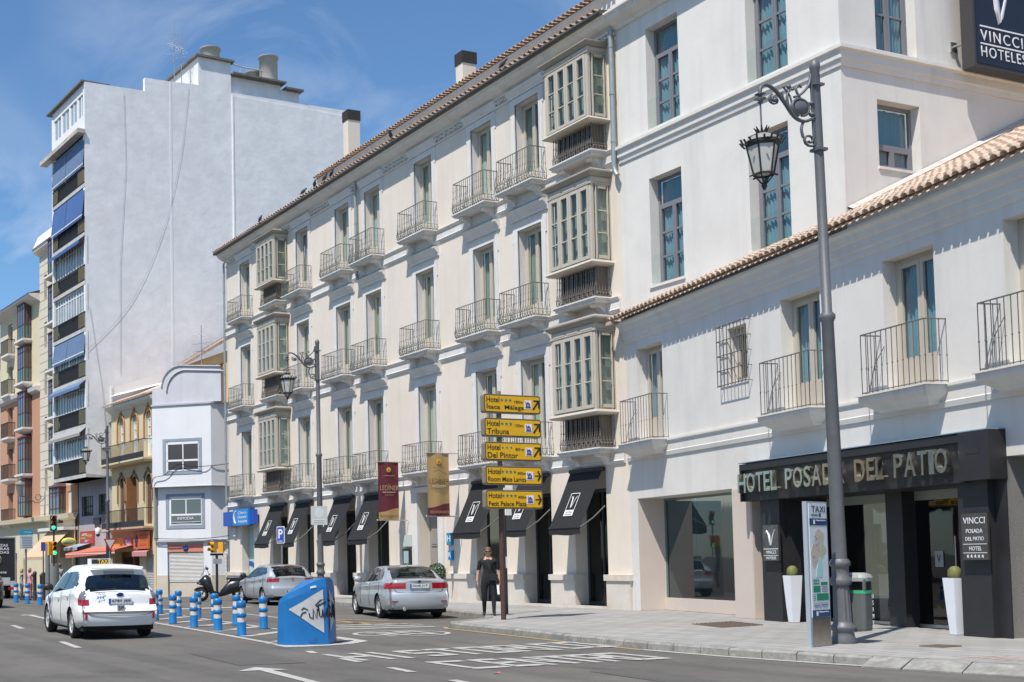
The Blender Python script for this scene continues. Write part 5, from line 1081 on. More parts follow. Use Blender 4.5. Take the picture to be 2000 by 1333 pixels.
# distant pale building at the very left
DB = thing('distant_building', 'distant pale building with tiled roof at the left edge', 'building', (-112, 20, 0), .05)
mb = MB(); mb.box(-8, 6, 2, 12, -1, 19); mb.box(-8.4, 6.3, 1.6, 12.4, 19, 19.6); mb.build('wall', mat('distant_render', (.50, .47, .44), .9, var=.1, vs=.5), DB)
mb = MB(); mb.add([(-8.6, 1.4, 19.6), (6.6, 1.4, 19.6), (6.6, 12.6, 19.6), (-8.6, 12.6, 19.6), (-1, 7, 22)], [(0, 1, 4), (1, 2, 4), (2, 3, 4), (3, 0, 4)]); mb.build('roof', M_tile2, DB)
for x in (3.0, 5.0):
    for z in (3, 6.5, 10, 13.5): g = MB(); g.box(x, x+.8, 1.96, 2.02, z, z+1.9); g.build('window', MATS['dark_opening'], DB)
# ================= street furniture =================
def lamp_post(label, x, y, z=.13, lean=0.):
    t = thing('street_lamp', label, 'street lamp', (x, y, z), 0, 'ornate lamp posts along the street')
    mb = MB(); mb.lathe([(.19, 0), (.2, .05), (.17, .12), (.165, .2), (.2, .24), (.2, .28), (.15, .32), (.14, .36)], 20); mb.lathe([(.14, .36), (.125, .95)], 24, smooth=False, flute=.1)
    mb.lathe([(.15, .95), (.17, .99), (.165, 1.05), (.13, 1.1), (.13, 1.25), (.165, 1.28), (.16, 1.33), (.13, 1.38)], 20); mb.build('base', M_lamp, t)
    mb = MB(); mb.lathe([(.115, 1.38), (.095, 5.3), (.125, 5.36), (.125, 5.42), (.08, 5.47), (.072, 9.55), (.085, 9.58), (.085, 9.66), (.03, 9.73)], 16); mb.build('pole', M_lamp, t)
    mb = MB()
    def P(pts, r, n=6): mb.tube(smooth_path([(0, -a, b) for a, b in pts], 4), r, n)
    P([(.05, 8.25), (.3, 8.12), (.52, 8.2), (.72, 8.48), (.92, 8.72), (1.12, 8.8), (1.23, 8.72), (1.25, 8.58)], .035)         # main scroll
    def spiral(cx_, cz_, r0, a0, turns, sg=1, r=.02, e=.25):
        n = 16; mb.tube([(0, -(cx_+r0*(1-(1-e)*k/n)*math.cos(a0+sg*turns*2*math.pi*k/n)), cz_+r0*(1-(1-e)*k/n)*math.sin(a0+sg*turns*2*math.pi*k/n)) for k in range(n+1)], r, 5)
    spiral(.36, 8.42, .2, -1.3, .95, 1, .03, .9); spiral(.95, 8.5, .12, 1.2, 1.4, -1, .022); spiral(.2, 7.72, .16, 2.6, 1.5, 1, .026); P([(.3, 8.15), (.37, 7.95), (.34, 7.75)], .024)
    P([(.36, 8.62), (.45, 8.8), (.38, 8.92), (.33, 8.86)], .02); P([(.1, 9.2), (.16, 8.95), (.34, 8.72), (.5, 8.63)], .026); P([(.55, 8.45), (.6, 8.65), (.72, 8.8)], .016); P([(.62, 8.35), (.66, 8.6), (.6, 8.78)], .022); P([(.7, 8.45), (.78, 8.68), (.88, 8.6)], .014)
    for a, b, r in ((.61, 8.84, .045), (.72, 8.82, .03), (.52, 8.8, .03), (.12, 8.55, .05), (.12, 8.3, .05), (.93, 8.5, .05)): mb.ball((0, -a, b), r, 6)
    mb.box(-.02, .02, -.11, -.07, 7.55, 9.2); mb.box(-.1, .1, -.1, .1, 7.5, 7.56); mb.box(-.1, .1, -.1, .1, 8.95, 9.0)
    s0 = len(mb.v); mb.lathe([(.001, -.02), (.15, -.02), (.165, 0), (.15, .02), (.001, .02)], 16); mb.xf(Matrix.Translation((0, -.36, 8.42)) @ Matrix.Rotation(math.pi/2, 4, 'Y'), s0)
    mb.lathe([(.03, .0), (.09, -.03), (.03, -.06), (.03, -.1), (.1, -.13), (.02, -.17), (.05, -.2), (.02, -.24)], 10, (0, -1.25, 8.6)); mb.tube([(0, -1.25, 8.4), (0, -1.25, 7.8)], .014, 5); mb.xf(Matrix.Translation((0, 0, 8.2-7.53*.76)) @ Matrix.Diagonal((1, 1, .76, 1))); mb.build('bracket_arm', M_lamp, t)
    la = MB(); c = (0, -1.25, 0); blk = mat('lantern_iron', (.035, .034, .032), .6, .2)
    la.lathe([(.06, 7.72), (.12, 7.66), (.2, 7.6), (.24, 7.54), (.24, 7.5), (.22, 7.46), (.2, 7.46)], 6, c, smooth=False); 
    for k in range(8): a = k*math.pi/4; la.tube([(.05*math.cos(a), -1.25+.05*math.sin(a), 7.72), (.1*math.cos(a), -1.25+.1*math.sin(a), 7.82)], [.02, .006], 4)
    for k in range(18): a = k*math.pi/9; la.tube([(.25*math.cos(a), -1.25+.25*math.sin(a), 7.5), (.29*math.cos(a), -1.25+.29*math.sin(a), 7.58+.03*(k % 3 == 0))], .014, 4)
    for k in range(6):
        a = k*math.pi/3; la.tube([(.215*math.cos(a), -1.25+.215*math.sin(a), 7.47), (.135*math.cos(a), -1.25+.135*math.sin(a), 6.95)], .012, 4); la.tube([(.14*math.cos(a), -1.25+.14*math.sin(a), 6.95), (.19*math.cos(a), -1.25+.19*math.sin(a), 6.93)], .016, 4)
        la.tube([(.14*math.cos(a), -1.25+.14*math.sin(a), 6.95), (.03*math.cos(a), -1.25+.03*math.sin(a), 6.78)], .01, 4)
    la.lathe([(.15, 6.97), (.15, 6.93), (.125, 6.93), (.125, 6.97)], 6, c, smooth=False); la.lathe([(.03, 6.8), (.04, 6.74), (.02, 6.68)], 6, c)
    LX_ = Matrix.Translation((0, -1.25, 7.42-6.68*.9)) @ Matrix.Diagonal((1.18, 1.18, .9, 1)) @ Matrix.Translation((0, 1.25, 0)); la.xf(LX_); lo = la.build('lantern', blk, t)
    gl = MB(); gl.lathe([(.205, 7.46), (.125, 6.96)], 6, c, smooth=False); gl.xf(LX_); gl.build('lantern_glass', mat('milk_glass', (.56, .55, .50), .35, spec=.5), lo)
    la = MB(); la.lathe([(.1, 7.68), (.19, 7.62), (.235, 7.55)], 12, c); la.xf(LX_); la.build('lantern_hood', mat('lantern_hood', (.25, .245, .23), .6), lo)
    t.rotation_euler[0] = lean
    return t
lamp_post('nearest ornate grey lamp post, beside the taxi information pylon', -14.98, 16.96, lean=.016)
lamp_post('ornate lamp post in front of the cream hotel with a square sign on it', -41.5, 20.6)
lamp_post('farthest lamp post, beside the yellow house and the yield sign', -68.3, 20.45, -.25)
t = thing('wall_lamp', 'bracket lantern fixed to the cream apartment block at the far left', 'wall lamp', (*LW(-19.2, 0), 5.2), AL)
mb = MB(); mb.tube(smooth_path([(0, 0, 1.0), (0, -.3, .7), (0, -.7, .6), (0, -1.3, .95), (0, -1.8, 1.0)], 4), .035, 5); mb.tube([(0, -.02, -1.0), (0, -.02, 1.4)], .03, 5)
mb.tube([(0, -.5-.2*math.cos(k*.7), .95+.2*math.sin(k*.7)) for k in range(11)], .03, 4); mb.build('bracket_arm', M_lamp, t)
mb = MB(); mb.lathe([(.14, .0), (.3, .75), (.34, .8), (.3, .9), (.1, 1.08), (.12, 1.2), (.02, 1.25)], 8, (0, -1.8, 1.0), smooth=False); mb.build('lantern', mat('lantern_grey', (.2, .2, .19), .6), t)

# yellow direction signs on the brown post
DS = thing('direction_sign', 'brown post carrying five yellow hotel direction panels', 'sign', (-24.93, 17.2, .13), math.pi/2)
M_brown = mat('brown_post', (.085, .045, .035), .5, .1, var=.2, vs=8); M_gall = mat('sign_frame', (.27, .23, .17), .5, .3); M_syel = mat('hotel_yellow', (.75, .42, .008), .5, var=.05, vs=3)
mb = MB(); mb.tube([(0, 0, 0), (0, 0, 2.7)], .062, 12); mb.build('post', M_brown, DS); mb = MB(); mb.tube([(0, 0, 2.7), (0, 0, 5.46)], .06, 12); mb.build('upper_post', M_gall, DS)
rows_ = [('Ítaca  Málaga', '180m', 3, 0, 5.36, 4.91), ('Tribuna', '150m', 3, 0, 4.79, 4.345), ('Del Pintor', '800 m', 3, 0, 4.22, 3.775), ('Room Mate Larios', '300m', 4, 1, 3.645, 3.2), ('Petit Palace Plaza', '400m', 4, 1, 3.075, 2.63)]
M_star = mat('star_teal', (.02, .16, .22), .5); M_pict = mat('pictogram_blue', (.02, .05, .30), .5)
for i, (nm, dist, ns, ar, zt, zb) in enumerate(rows_):
    h = zt-zb; w = 1.62; mb = MB(); xo = -.56
    mb.prism(rrect(w, h, .06, 4, w/2, h/2), -.15, -.0, 'y'); p = mb.build('sign_panel', M_gall, DS, (xo, -.06, zb)); p['label'] = 'yellow panel for Hotel '+' '.join(nm.split())
    mb = MB(); mb.prism(rrect(w-.04, h-.04, .05, 4, w/2, h/2), -.155, -.151, 'y'); mb.build('panel_border', M_blk2, p)
    mb = MB(); mb.prism(rrect(w-.07, h-.07, .04, 4, w/2, h/2), -.159, -.1551, 'y'); mb.build('panel_face', M_syel, p)
    text('Hotel', M_blk2, p, .07, -.16, h*.56, .36, h*.30, .003, .008)
    wd = {0: 1.06, 1: .62, 2: .86, 3: 1.07, 4: 1.07}[i]; text(nm, M_blk2, p, .07, -.16, h*.14 if i != 3 else h*.17, wd, h*(.36 if i in (0,) else (.30 if i in (1, 2) else .26)), .003, .008)
    text(dist, M_blk2, p, .86 if ns == 3 else .9, -.16, h*.55, .24, h*.15, .003, .004)
    st = MB()
    for k in range(ns):
        c0 = (.5+k*.12, h*.70) if ns == 3 else (.48+k*.115, h*.70); pts = []
        for q in range(10):
            a = math.pi/2+q*math.pi/5; r = (.045 if i != 2 else .028) if q % 2 == 0 else .018; pts.append((c0[0]+r*math.cos(a), c0[1]+r*math.sin(a)))
        st.prism(pts, -.164, -.1591, 'y')
    st.build('stars', M_star, p)
    b_ = MB(); b_.box(1.15, 1.35, -.163, -.1591, h*.27, h*.73); b_.build('pictogram_field', M_wht, p)
    b_ = MB(); b_.box(1.17, 1.33, -.167, -.1631, h*.32, h*.37); b_.box(1.19, 1.31, -.167, -.1631, h*.371, h*.55); b_.prism([(1.2, h*.55), (1.3, h*.55), (1.25, h*.66)], -.167, -.1631, 'y'); b_.box(1.18, 1.2, -.167, -.1631, h*.55, h*.68); b_.build('pictogram', M_pict, p)
    text('H', mat('pict_h', (.70, .55, .3), .5), p, 1.225, -.168, h*.39, .05, h*.14, .002)
    a_ = MB()
    if ar:
        a_.box(1.4, 1.53, -.164, -.1591, h*.47, h*.53); a_.prism([(1.47, h*.74), (1.51, h*.78), (1.58, h*.5), (1.51, h*.22), (1.47, h*.26), (1.53, h*.5)], -.1645, -.1592, 'y')
    else:
        a_.prism([(1.38, h*.28), (1.41, h*.2), (1.55, h*.62), (1.52, h*.68)], -.164, -.1591, 'y'); a_.prism([(1.41, h*.68), (1.41, h*.76), (1.58, h*.76), (1.58, h*.32), (1.545, h*.32), (1.545, h*.68)], -.1645, -.1592, 'y')
    a_.build('arrow', M_blk2, p)
t = thing('traffic_camera_post', 'slim black post with small white box standing just behind the brown sign post', 'post', (-27.36, 18.98, .13), 0)
mb = MB(); mb.tube([(0, 0, 0), (0, 0, 2.7)], .042, 10); mb.tube([(0, 0, 2.7), (0, 0, 3.6)], .03, 8); mb.build('post', M_black, t); mb = MB(); mb.box(.05, .08, -.12, .22, 3.12, 3.3); mb.box(.05, .09, -.02, .16, 2.58, 2.76); mb.build('small_plate', M_wht, t)
mb = MB(); mb.box(.02, .046, -.02, .02, 1.2, 1.5); mb.build('sticker', M_wht, t)

# taxi information pylon
TP = thing('taxi_pylon', 'tall narrow taxi information pylon with a town map and fare tables', 'pylon', (-14.56, 15.79, .13), R_(105))
mb = MB(); mb.box(0, .64, 0, .07, 0, 2.3); mb.build('case', mat('pylon_grey', (.45, .50, .56), .4, .4), TP)
mb = MB(); mb.box(.05, .60, -.012, -.001, .47, 2.27); mb.build('print_panel', mat('pylon_white', (.62, .66, .70), .3), TP)
mb = MB(); mb.box(.05, .60, -.012, -.001, .02, .46); mb.build('steel_foot', mat('pylon_steel', (.42, .39, .35), .25, .9, var=.2, vs=5), TP)
M_nv = mat('navy_band', (.02, .07, .18), .4); M_gn = mat('fare_green', (.01, .22, .12), .5); M_rd = mat('fare_red', (.6, .04, .1), .5)
mb = MB(); mb.box(.05, .60, -.016, -.012, 1.92, 2.03); mb.box(.05, .60, -.016, -.012, .47, .58); mb.build('navy_band', M_nv, TP)
text('TAXI', mat('taxi_letter', (.03, .05, .10), .5), TP, .13, -.014, 2.13, .42, .10, .003); text('PARADA', M_nv, TP, .12, -.014, 2.07, .2, .03, .003); mb = MB(); mb.box(.35, .42, -.015, -.012, 2.06, 2.11); mb.build('number_field', M_nv, TP)
for z in (1.94, .49): text('Ayuntamiento', M_wht, TP, .25, -.018, z+.04, .3, .035, .002); mb = MB(); mb.box(.17, .22, -.018, -.016, z, z+.07); mb.build('crest', M_wht, TP)
rnd = random.Random(8)
for c_, pts, nm in (((.50, .45, .38), [(.22, 1.83), (.3, 1.86), (.36, 1.86), (.42, 1.82), (.48, 1.8), (.5, 1.72), (.46, 1.62), (.54, 1.55), (.56, 1.5), (.48, 1.46), (.4, 1.42), (.32, 1.36), (.24, 1.3), (.15, 1.24), (.1, 1.3), (.08, 1.4), (.06, 1.5), (.12, 1.6), (.2, 1.62)], 'map_land'), ((.42, .5, .30), [(.38, 1.6), (.46, 1.62), (.54, 1.55), (.5, 1.48), (.4, 1.46)], 'map_park'), ((.36, .60, .62), [(.34, 1.42), (.38, 1.42), (.42, 1.3), (.4, 1.1), (.2, 1.1), (.24, 1.25)], 'map_sea')):
    mb = MB(); mb.prism(pts, -.0145-.001*(nm != 'map_land'), -.012, 'y'); mb.build(nm, mat(nm, c_, .5), TP)
mb = MB()
for k in range(26): x = rnd.uniform(.12, .44); z = rnd.uniform(1.3, 1.75); mb.box(x, x+.012, -.018, -.016, z, z+.012)
mb.build('map_dots', mat('dot', (.1, .08, .15), .5), TP)
text('TARIFAS', M_gn, TP, .09, -.014, 1.03, .2, .04, .003); text('URBANAS', M_gn, TP, .09, -.014, .985, .2, .03, .003)
mb = MB(); mb.box(.1, .32, -.015, -.012, .86, .96); mb.box(.34, .55, -.015, -.012, .97, 1.02); mb.box(.2, .57, -.015, -.012, .73, .84); mb.build('fare_table', M_gn, TP)
mb = MB()
for k in range(4): mb.box(.36, .55, -.015, -.012, .865+.025*k, .875+.025*k); mb.box(.09, .17, -.015, -.012, .735+.028*k, .745+.028*k)
mb.box(.1, .55, -.015, -.012, .69, .695); mb.box(.1, .3, -.015, -.012, .645, .665); mb.box(.33, .55, -.015, -.012, .645, .67); mb.build('print_lines', mat('print_grey', (.2, .2, .22), .6), TP)
text('USA EL TAXI', mat('blue_print', (.05, .2, .5), .5), TP, .12, -.014, .615, .4, .022, .002)
# bin on the lamp post
BN = thing('litter_bin', 'grey litter bin with green band hung on the lamp post', 'litter bin', (-14.92, 17.05, .0), R_(15))
M_bin = mat('bin_grey', (.105, .115, .115), .5, var=.08, vs=5); mb = MB()
mb.add([(x*s_, y*s_, z) for z, s_ in ((.33, .86), (.36, .9), (1.0, 1.)) for x, y in rrect(.38, .32, .06, 3)], [(i*16+k, i*16+(k+1) % 16, (i+1)*16+(k+1) % 16, (i+1)*16+k) for i in range(2) for k in range(16)]+[tuple(range(16))])
mb.build('bucket', M_bin, BN, (0.05, .2, 0))
mb = MB(); mb.add([(x*s_, y*s_, z) for z, s_ in ((1.14, 1.02), (1.2, 1.05), (1.25, .92), (1.28, .5)) for x, y in rrect(.40, .34, .1, 3)], [(i*16+k, i*16+(k+1) % 16, (i+1)*16+(k+1) % 16, (i+1)*16+k) for i in range(3) for k in range(16)]+[tuple(range(48, 64)), tuple(range(16))]); mb.build('lid', mat('bin_lid', (.30, .32, .31), .5), BN, (.05, .2, 0))
mb = MB(); mb.box(-.14, -.1, .06, .34, .4, 1.18); mb.box(.2, .24, .05, .1, 1.0, 1.18); mb.box(-.1, .2, .34, .37, 1.0, 1.18); mb.build('lid_support', M_bin, BN)
mb = MB(); mb.add([(x*1.015+.05, y*1.015+.2, z) for z in (.94, .99) for x, y in rrect(.38, .32, .06, 3)], [(k, (k+1) % 16, 16+(k+1) % 16, 16+k) for k in range(16)]); mb.build('green_band', mat('bin_green', (.05, .36, .16), .5), BN)
for k, ch in enumerate('ÚSAME'): text(ch, M_wht, BN,   .245, .27, .86-.11*k, .05, .075, .003, .004, rz=math.pi/2)
# bollards
M_bblue = mat('bollard_blue', (.012, .165, .44), .4, var=.1, vs=9); M_brefl = mat('bollard_reflective', (.62, .60, .57), .5, var=.12, vs=20)
def bollard(label, x, y, h=.75, tilt=0):
    t = thing('bollard', label, 'bollard', (x, y, gz(x)+.0), random.uniform(0, 3), 'blue and white flexible bollards on the striped island'); t.rotation_euler[0] = tilt
    t.scale = (1, 1, h/.75)
    if 'b' in BO:
        for ch in KIDS(BO['b']): c = ch.copy(); COL.objects.link(c); c.parent = t
        return t
    mb = MB(); mb.lathe([(.108, 0), (.112, .02), (.1, .04), (.1, .28), (.098, .29)], 18); mb.lathe([(.093, .39), (.105, .405), (.112, .44), (.105, .475), (.093, .49)], 18); mb.lathe([(.093, .60), (.106, .615), (.108, .70), (.1, .735), (.07, .75), (.01, .752)], 18); mb.build('body', M_bblue, t)
    mb = MB(); mb.lathe([(.092, .28), (.092, .62)], 18); mb.build('reflective_sleeve', M_brefl, t)
    BO['b'] = t; return t
BO = {}
front = [(-34.9, 11.3), (-32.85, 11.18), (-30.85, 10.98), (-28.83, 10.81), (-26.9, 10.68), (-24.89, 10.43)]
back_ = [(-36.89, 12.7), (-35.04, 12.65), (-33.2, 12.57), (-31.14, 12.27), (-29.05, 12.03), (-27.11, 11.93)]
nth = ['first', 'second', 'third', 'fourth', 'fifth', 'sixth']
for k, (x, y) in enumerate(front[1:]): bollard('%s blue and white bollard from the taxi in the front row of the striped island' % nth[k] if k < 4 else 'front row blue and white bollard nearest to the big blue wedge', x, y, .75, random.uniform(-.02, .02))
for k, (x, y) in enumerate(back_): bollard('%s blue and white bollard from the left in the back row of the striped island' % nth[k] if k < 5 else 'back row blue and white bollard standing alone just left of the blue wedge', x, y, .75, random.uniform(-.03, .03))
for k, (x, y) in enumerate(((-52.1, 11.59), (-50.02, 11.59), (-48.16, 11.66))): bollard(('leftmost blue and white bollard near the dark car', 'middle of the three blue and white bollards left of the taxi', 'blue and white bollard just behind the taxi door mirror')[k], x, y, .8)
for k, (x, y) in enumerate(((-57.2, 13.6), (-59.0, 14.45), (-62.5, 15.2))):
    t = thing('iron_bollard', ('dark iron bollard behind the left blue bollards', 'dark iron bollard beside the traffic light pole', 'dark iron bollard farthest back by the truck')[k], 'bollard', (x, y, gz(x)), 0, 'dark iron bollards'); mb = MB(); mb.lathe([(.1, 0), (.09, .05), (.085, 1.2), (.1, 1.22), (.1, 1.3), (.03, 1.36)], 12); mb.build('shaft', mat('bollard_iron', (.04, .04, .045), .5), t)
# big blue wedge with white panels
WG = thing('traffic_wedge', 'large blue plastic nose wedge with white diamond panels and black graffiti', 'traffic wedge', (-21.76, 10.47, .005), R_(95))
# local x = +Y (right in view), local -y = towards the oncoming side (+X)
R0, Hh = .585, 1.26
PV = [-96, -66, 15, 78, 96]
def facet(a):   # plan radius of the faceted body
    a = min(max(a, -95.9), 95.9)
    for p, q in zip(PV[:-1], PV[1:]):
        if p <= a <= q: h = (q-p)/2; return R0*(.25+.75*math.cos(R_(h))/math.cos(R_(a-(p+q)/2)))*1.05
def wz_(a):  # height around the half cylinder: a from -90 (left) to 90 (right)
    return Hh*(1-.32*((15-a)/110)**1.15) if a < 15 else Hh*(1-.06*((a-15)/75)**2)
mb = MB(); n = 24; vs = []
angs = sorted([-95+190*k/n for k in range(n+1) if not any(abs(-95+190*k/n-p) < 4 for p in (-66, 15, 78))]+[-66, 15, 78]); n = len(angs)-1
for a in angs:
    for j in range(9):
        q = j/8; z = wz_(a)*q; r = facet(a)*(1-.06*q) if q < .94 else facet(a)*(.94-.05*(q-.94)/.06)
        vs.append((r*1.02*math.sin(R_(a)), -r*.92*math.cos(R_(a)), z))
mb.add(vs, [(i*9+j, (i+1)*9+j, (i+1)*9+j+1, i*9+j+1) for i in range(n) for j in range(8)], False)
mb.add([v for i, v in enumerate(vs) if i % 9 == 8]+[(0, .1, Hh*.96)], [(k, k+1, n+1) for k in range(n)], False)
mb.add([vs[0], vs[8], (0, .1, Hh*.96), vs[n*9+8], vs[n*9]], [(0, 1, 2), (0, 2, 3, 4)])
mb.build('shell', mat('wedge_blue', (.010, .145, .40), .38, var=.12, vs=3), WG)
def wpt(a, z, o=.012): 
    q = z/wz_(a); r = (facet(a)*(1-.06*q))+o; return (r*1.02*math.sin(R_(a)), -r*.92*math.cos(R_(a)), z)
def wpanel(fn, z0, z1, a_lim, name, m, n=14, o=.012):
    """triangle bounded by a straight vertical edge at a_lim and sloping edges"""
    mb = MB(); vs = []
    for k in range(n+1):
        a = a_lim[0]+(a_lim[1]-a_lim[0])*k/n; lo, hi = fn(k/n)
        for j in range(5): vs.append(wpt(a, lo+(hi-lo)*j/4, o))
    mb.add(vs, [(i*5+j, (i+1)*5+j, (i+1)*5+j+1, i*5+j+1) for i in range(n) for j in range(4)], True); return mb.build(name, m, WG)
M_wp = mat('wedge_panel', (.50, .50, .50), .5, var=.2, vs=3, stain=((.3, .3, .28), 5, .4))
wpanel(lambda t: (.66-.44*t, .68+.36*t), 0, 0, (-62, 8), 'white_panel', M_wp); wpanel(lambda t: (.22+.44*t, 1.04-.36*t), 0, 0, (24, 72), 'white_panel', M_wp)
mb = MB()
def scr(pts, r=.012): mb.tube([wpt(a, z, .018) for a, z in pts], r, 4)
scr([(-38, .66), (-33, .70), (-24, .66)]); scr([(-40, .53), (-36, .6), (-28, .62)])
scr([(-22, .6), (-20, .52), (-13, .5), (-13, .68), (-6, .5), (-4, .68), (-2, .66)]); scr([(-2, .72), (0, .54), (4, .52), (6, .68), (7, .52), (11, .6), (13, .68), (14, .5), (18, .6), (20, .7)]); scr([(-8, .74), (2, .84), (20, .86), (26, .82), (10, .80), (-6, .72)]); scr([(20, .52), (22, .74), (27, .70), (22, .64), (30, .5)]); scr([(32, .5), (38, .8), (44, .5), (34, .62), (46, .64)]); scr([(50, .52), (46, .62), (48, .76), (54, .74), (55, .56), (50, .46)]); scr([(50, .84), (58, .86), (62, .76)], .01)
mb.build('graffiti', M_blk2, WG)
mb = MB(); mb.add([wpt(a, z, .004) for a, z in ((-58, .42), (-20, .02), (-8, .02), (-4, .12))]+[(-.12, -.46, .06)], [(0, 1, 4), (0, 4, 3), (1, 2, 3, 4)]); mb.build('moulded_recess', mat('wedge_blue_recess', (.008, .10, .30), .5), WG)
mb = MB(); mb.add([wpt(a, z, .014) for a, z in ((-18, 1.06), (-5, 1.08), (-5, 1.12), (-18, 1.10))], [(0, 1, 2, 3)]); mb.build('sticker', M_wht, WG)
# traffic lights
M_tly = mat('signal_yellow', (.75, .36, .02), .5); M_green = mat('green_lamp', (.0, .6, .35), .4, emit=(.02, 1, .5), estr=1.6); M_off = mat('unlit_lens', (.04, .02, .015), .3); M_gpole = mat('galvanised_pole', (.24, .25, .26), .5, .4)
def sig_head(t, z, w=.36, h=.72, rows=3, lit=0, frame=None, off=0, name='signal_head', yaw=0., dy=0.):
    hd = MB()
    if frame: hd.box(-w*.62, w*.62, .0, .03, z-.07, z+h+.07)
    else: hd.box(-w*.5, w*.5, .0, .16, z, z+h)
    o = hd.build(name, frame or M_tly, t, (off, dy, 0), yaw)
    rh = h/rows
    if frame: b_ = MB(); b_.box(-w*.5, w*.5, -.012, 0, z-.02, z+h+.02); b_.build('backboard', M_blk2, o)
    for k in range(rows):
        zc = z+rh*(k+.5); b_ = MB(); b_.lathe([(.001, .035), (rh*.40, .03), (rh*.40, .0)], 12); b_.xf(Matrix.Translation((0, 0, zc)) @ Matrix.Rotation(math.pi/2, 4, 'X')); b_.build('lens', M_green if k == lit else M_off, o)
        v = MB(); v.add([(rh*.46*math.cos(R_(a)), y, zc+rh*.46*math.sin(R_(a))) for y in (-.2, 0) for a in range(-20, 201, 20)], [(i, i+1, 13+i, 12+i) for i in range(11)], True); v.build('visor', M_tly, o)
    return o
T1 = thing('traffic_light', 'traffic light pole at the left with two green lit signal heads', 'traffic light', (-54.55, 13.55, 0), math.pi/2-.1)
mb = MB(); mb.tube([(0, 0, 0), (0, 0, 2.5)], .11, 10); mb.build('pole', M_gpole, T1); mb = MB(); mb.tube([(.28, 0, 1.5), (.28, 0, 3.1)], .04, 8); mb.build('mast', M_black, T1)
sig_head(T1, 3.1, .28, .62, frame=mat('pale_frame', (.5, .5, .48), .6), off=.26); sig_head(T1, 1.98, .22, .6, off=.30, dy=-.06); sig_head(T1, 1.98, .22, .6, lit=9, off=.1, yaw=2.2)
T2 = thing('traffic_light', 'slim black pole with two small yellow signal heads in front of the white corner house', 'traffic light', (-50.05, 19.85, .0), math.pi/2)
mb = MB(); mb.tube([(0, 0, 0), (0, 0, 1.9)], .06, 8); mb.box(-.3, .3, -.03, .03, 1.86, 1.95); mb.build('pole', M_black, T2); sig_head(T2, 1.98, .22, .46, rows=2, lit=9, off=-.2, yaw=-1.2); sig_head(T2, 1.98, .22, .46, rows=2, lit=9, off=.24, yaw=2.4); mb = MB(); mb.box(-.2, .2, -.09, -.06, 1.5, 1.72); mb.build('plate', mat('grey_plate', (.35, .36, .37), .5), T2)
# signs
t = thing('yield_sign', 'white yield triangle with red rim near the farthest lamp post', 'sign', (-67.3, 20.25, 0), math.pi/2)
mb = MB(); mb.prism([(-.38, 2.95), (.38, 2.95), (0, 2.25)], -.12, -.09, 'y'); mb.build('rim', mat('sign_red', (.45, .03, .03), .5), t); mb = MB(); mb.prism([(-.27, 2.89), (.27, 2.89), (0, 2.40)], -.125, -.1201, 'y'); mb.build('face', mat('sign_white_face', (.6, .62, .62), .5), t); mb = MB(); mb.tube([(0, 0, -.2), (0, 0, 2.9)], .035, 6); mb.build('post', M_gpole, t)
t = thing('information_sign', 'white and blue town information board on a grey pole beside the truck', 'sign', (-59.2, 13.65, 0), math.pi/2)
mb = MB(); mb.box(-.32, .32, -.1, -.07, 2.33, 2.98); mb.build('board', mat('info_white', (.55, .60, .62), .5), t); mb = MB(); mb.box(-.32, .32, -.1, -.07, 2.99, 3.24); mb.build('header', mat('info_blue', (.02, .28, .42), .5), t); mb = MB(); mb.tube([(0, 0, -.2), (0, 0, 3.2)], .05, 8); mb.build('post', M_gpole, t)
mb = MB()
for k in range(7): mb.box(-.2 if k else -.25, .27, -.105, -.1001, 2.87-.08*k, 2.9-.08*k)
mb.build('print_lines', mat('info_print', (.12, .16, .25), .6), t)
text('Málaga', M_wht, t, -.1, -.102, 3.08, .36, .07, .003)
t = thing('no_parking_sign', 'small blue and red no parking plate on a thin dark post', 'sign', (-58.0, 14.2, 0), math.pi/2)
mb = MB(); mb.box(-.12, .12, -.05, -.03, 2.2, 2.62); mb.build('plate', mat('sign_blue', (.03, .07, .4), .5), t); mb = MB(); mb.box(-.12, .12, -.054, -.0501, 2.2, 2.24); mb.box(-.12, .12, -.054, -.0501, 2.58, 2.62); mb.box(-.12, -.09, -.054, -.0501, 2.24, 2.58); mb.box(.09, .12, -.054, -.0501, 2.24, 2.58); mb.build('rim', MATS['sign_red'], t); mb = MB(); mb.tube([(0, 0, 0), (0, 0, 2.6)], .03, 6); mb.build('post', M_brown, t)
t = thing('parking_sign', 'blue parking sign with white P on a thin grey post', 'sign', (-44.05, 20.2, .1), R_(12))
mb = MB(); mb.prism(rrect(.5, .66, .04, 3, 0, 2.5), -.06, -.04, 'y'); mb.build('border', M_wht, t); mb = MB(); mb.prism(rrect(.44, .6, .03, 3, 0, 2.5), -.065, -.0601, 'y'); mb.build('face', MATS['sign_blue'], t); text('P', M_wht, t, -.13, -.066, 2.36, .28, .36, .003, .02); text('PAGO', M_wht, t, -.14, -.066, 2.23, .28, .05, .003); mb = MB(); mb.tube([(0, 0, 0), (0, 0, 2.7)], .035, 8); mb.build('post', M_gpole, t)
t = thing('square_sign', 'pale square traffic plate clamped to the lamp post in front of the cream hotel', 'sign', (-41.34, 20.48, 2.9), R_(75))
mb = MB(); mb.prism(rrect(.62, .7, .03, 2, 0, .35), -.05, -.03, 'y'); mb.build('plate', mat('pale_plate', (.50, .53, .54), .5), t); mb = MB(); mb.prism([(.17*math.cos(k*.5236), .45+.19*math.sin(k*.5236)) for k in range(12)], -.054, -.0501, 'y'); mb.box(-.25, .25, -.054, -.0501, .05, .22); mb.build('faded_print', mat('faded_print', (.60, .62, .62), .5), t)
mb = MB()
for k in range(2): mb.box(-.2, .2, -.057, -.0541, .09+.06*k, .105+.06*k)
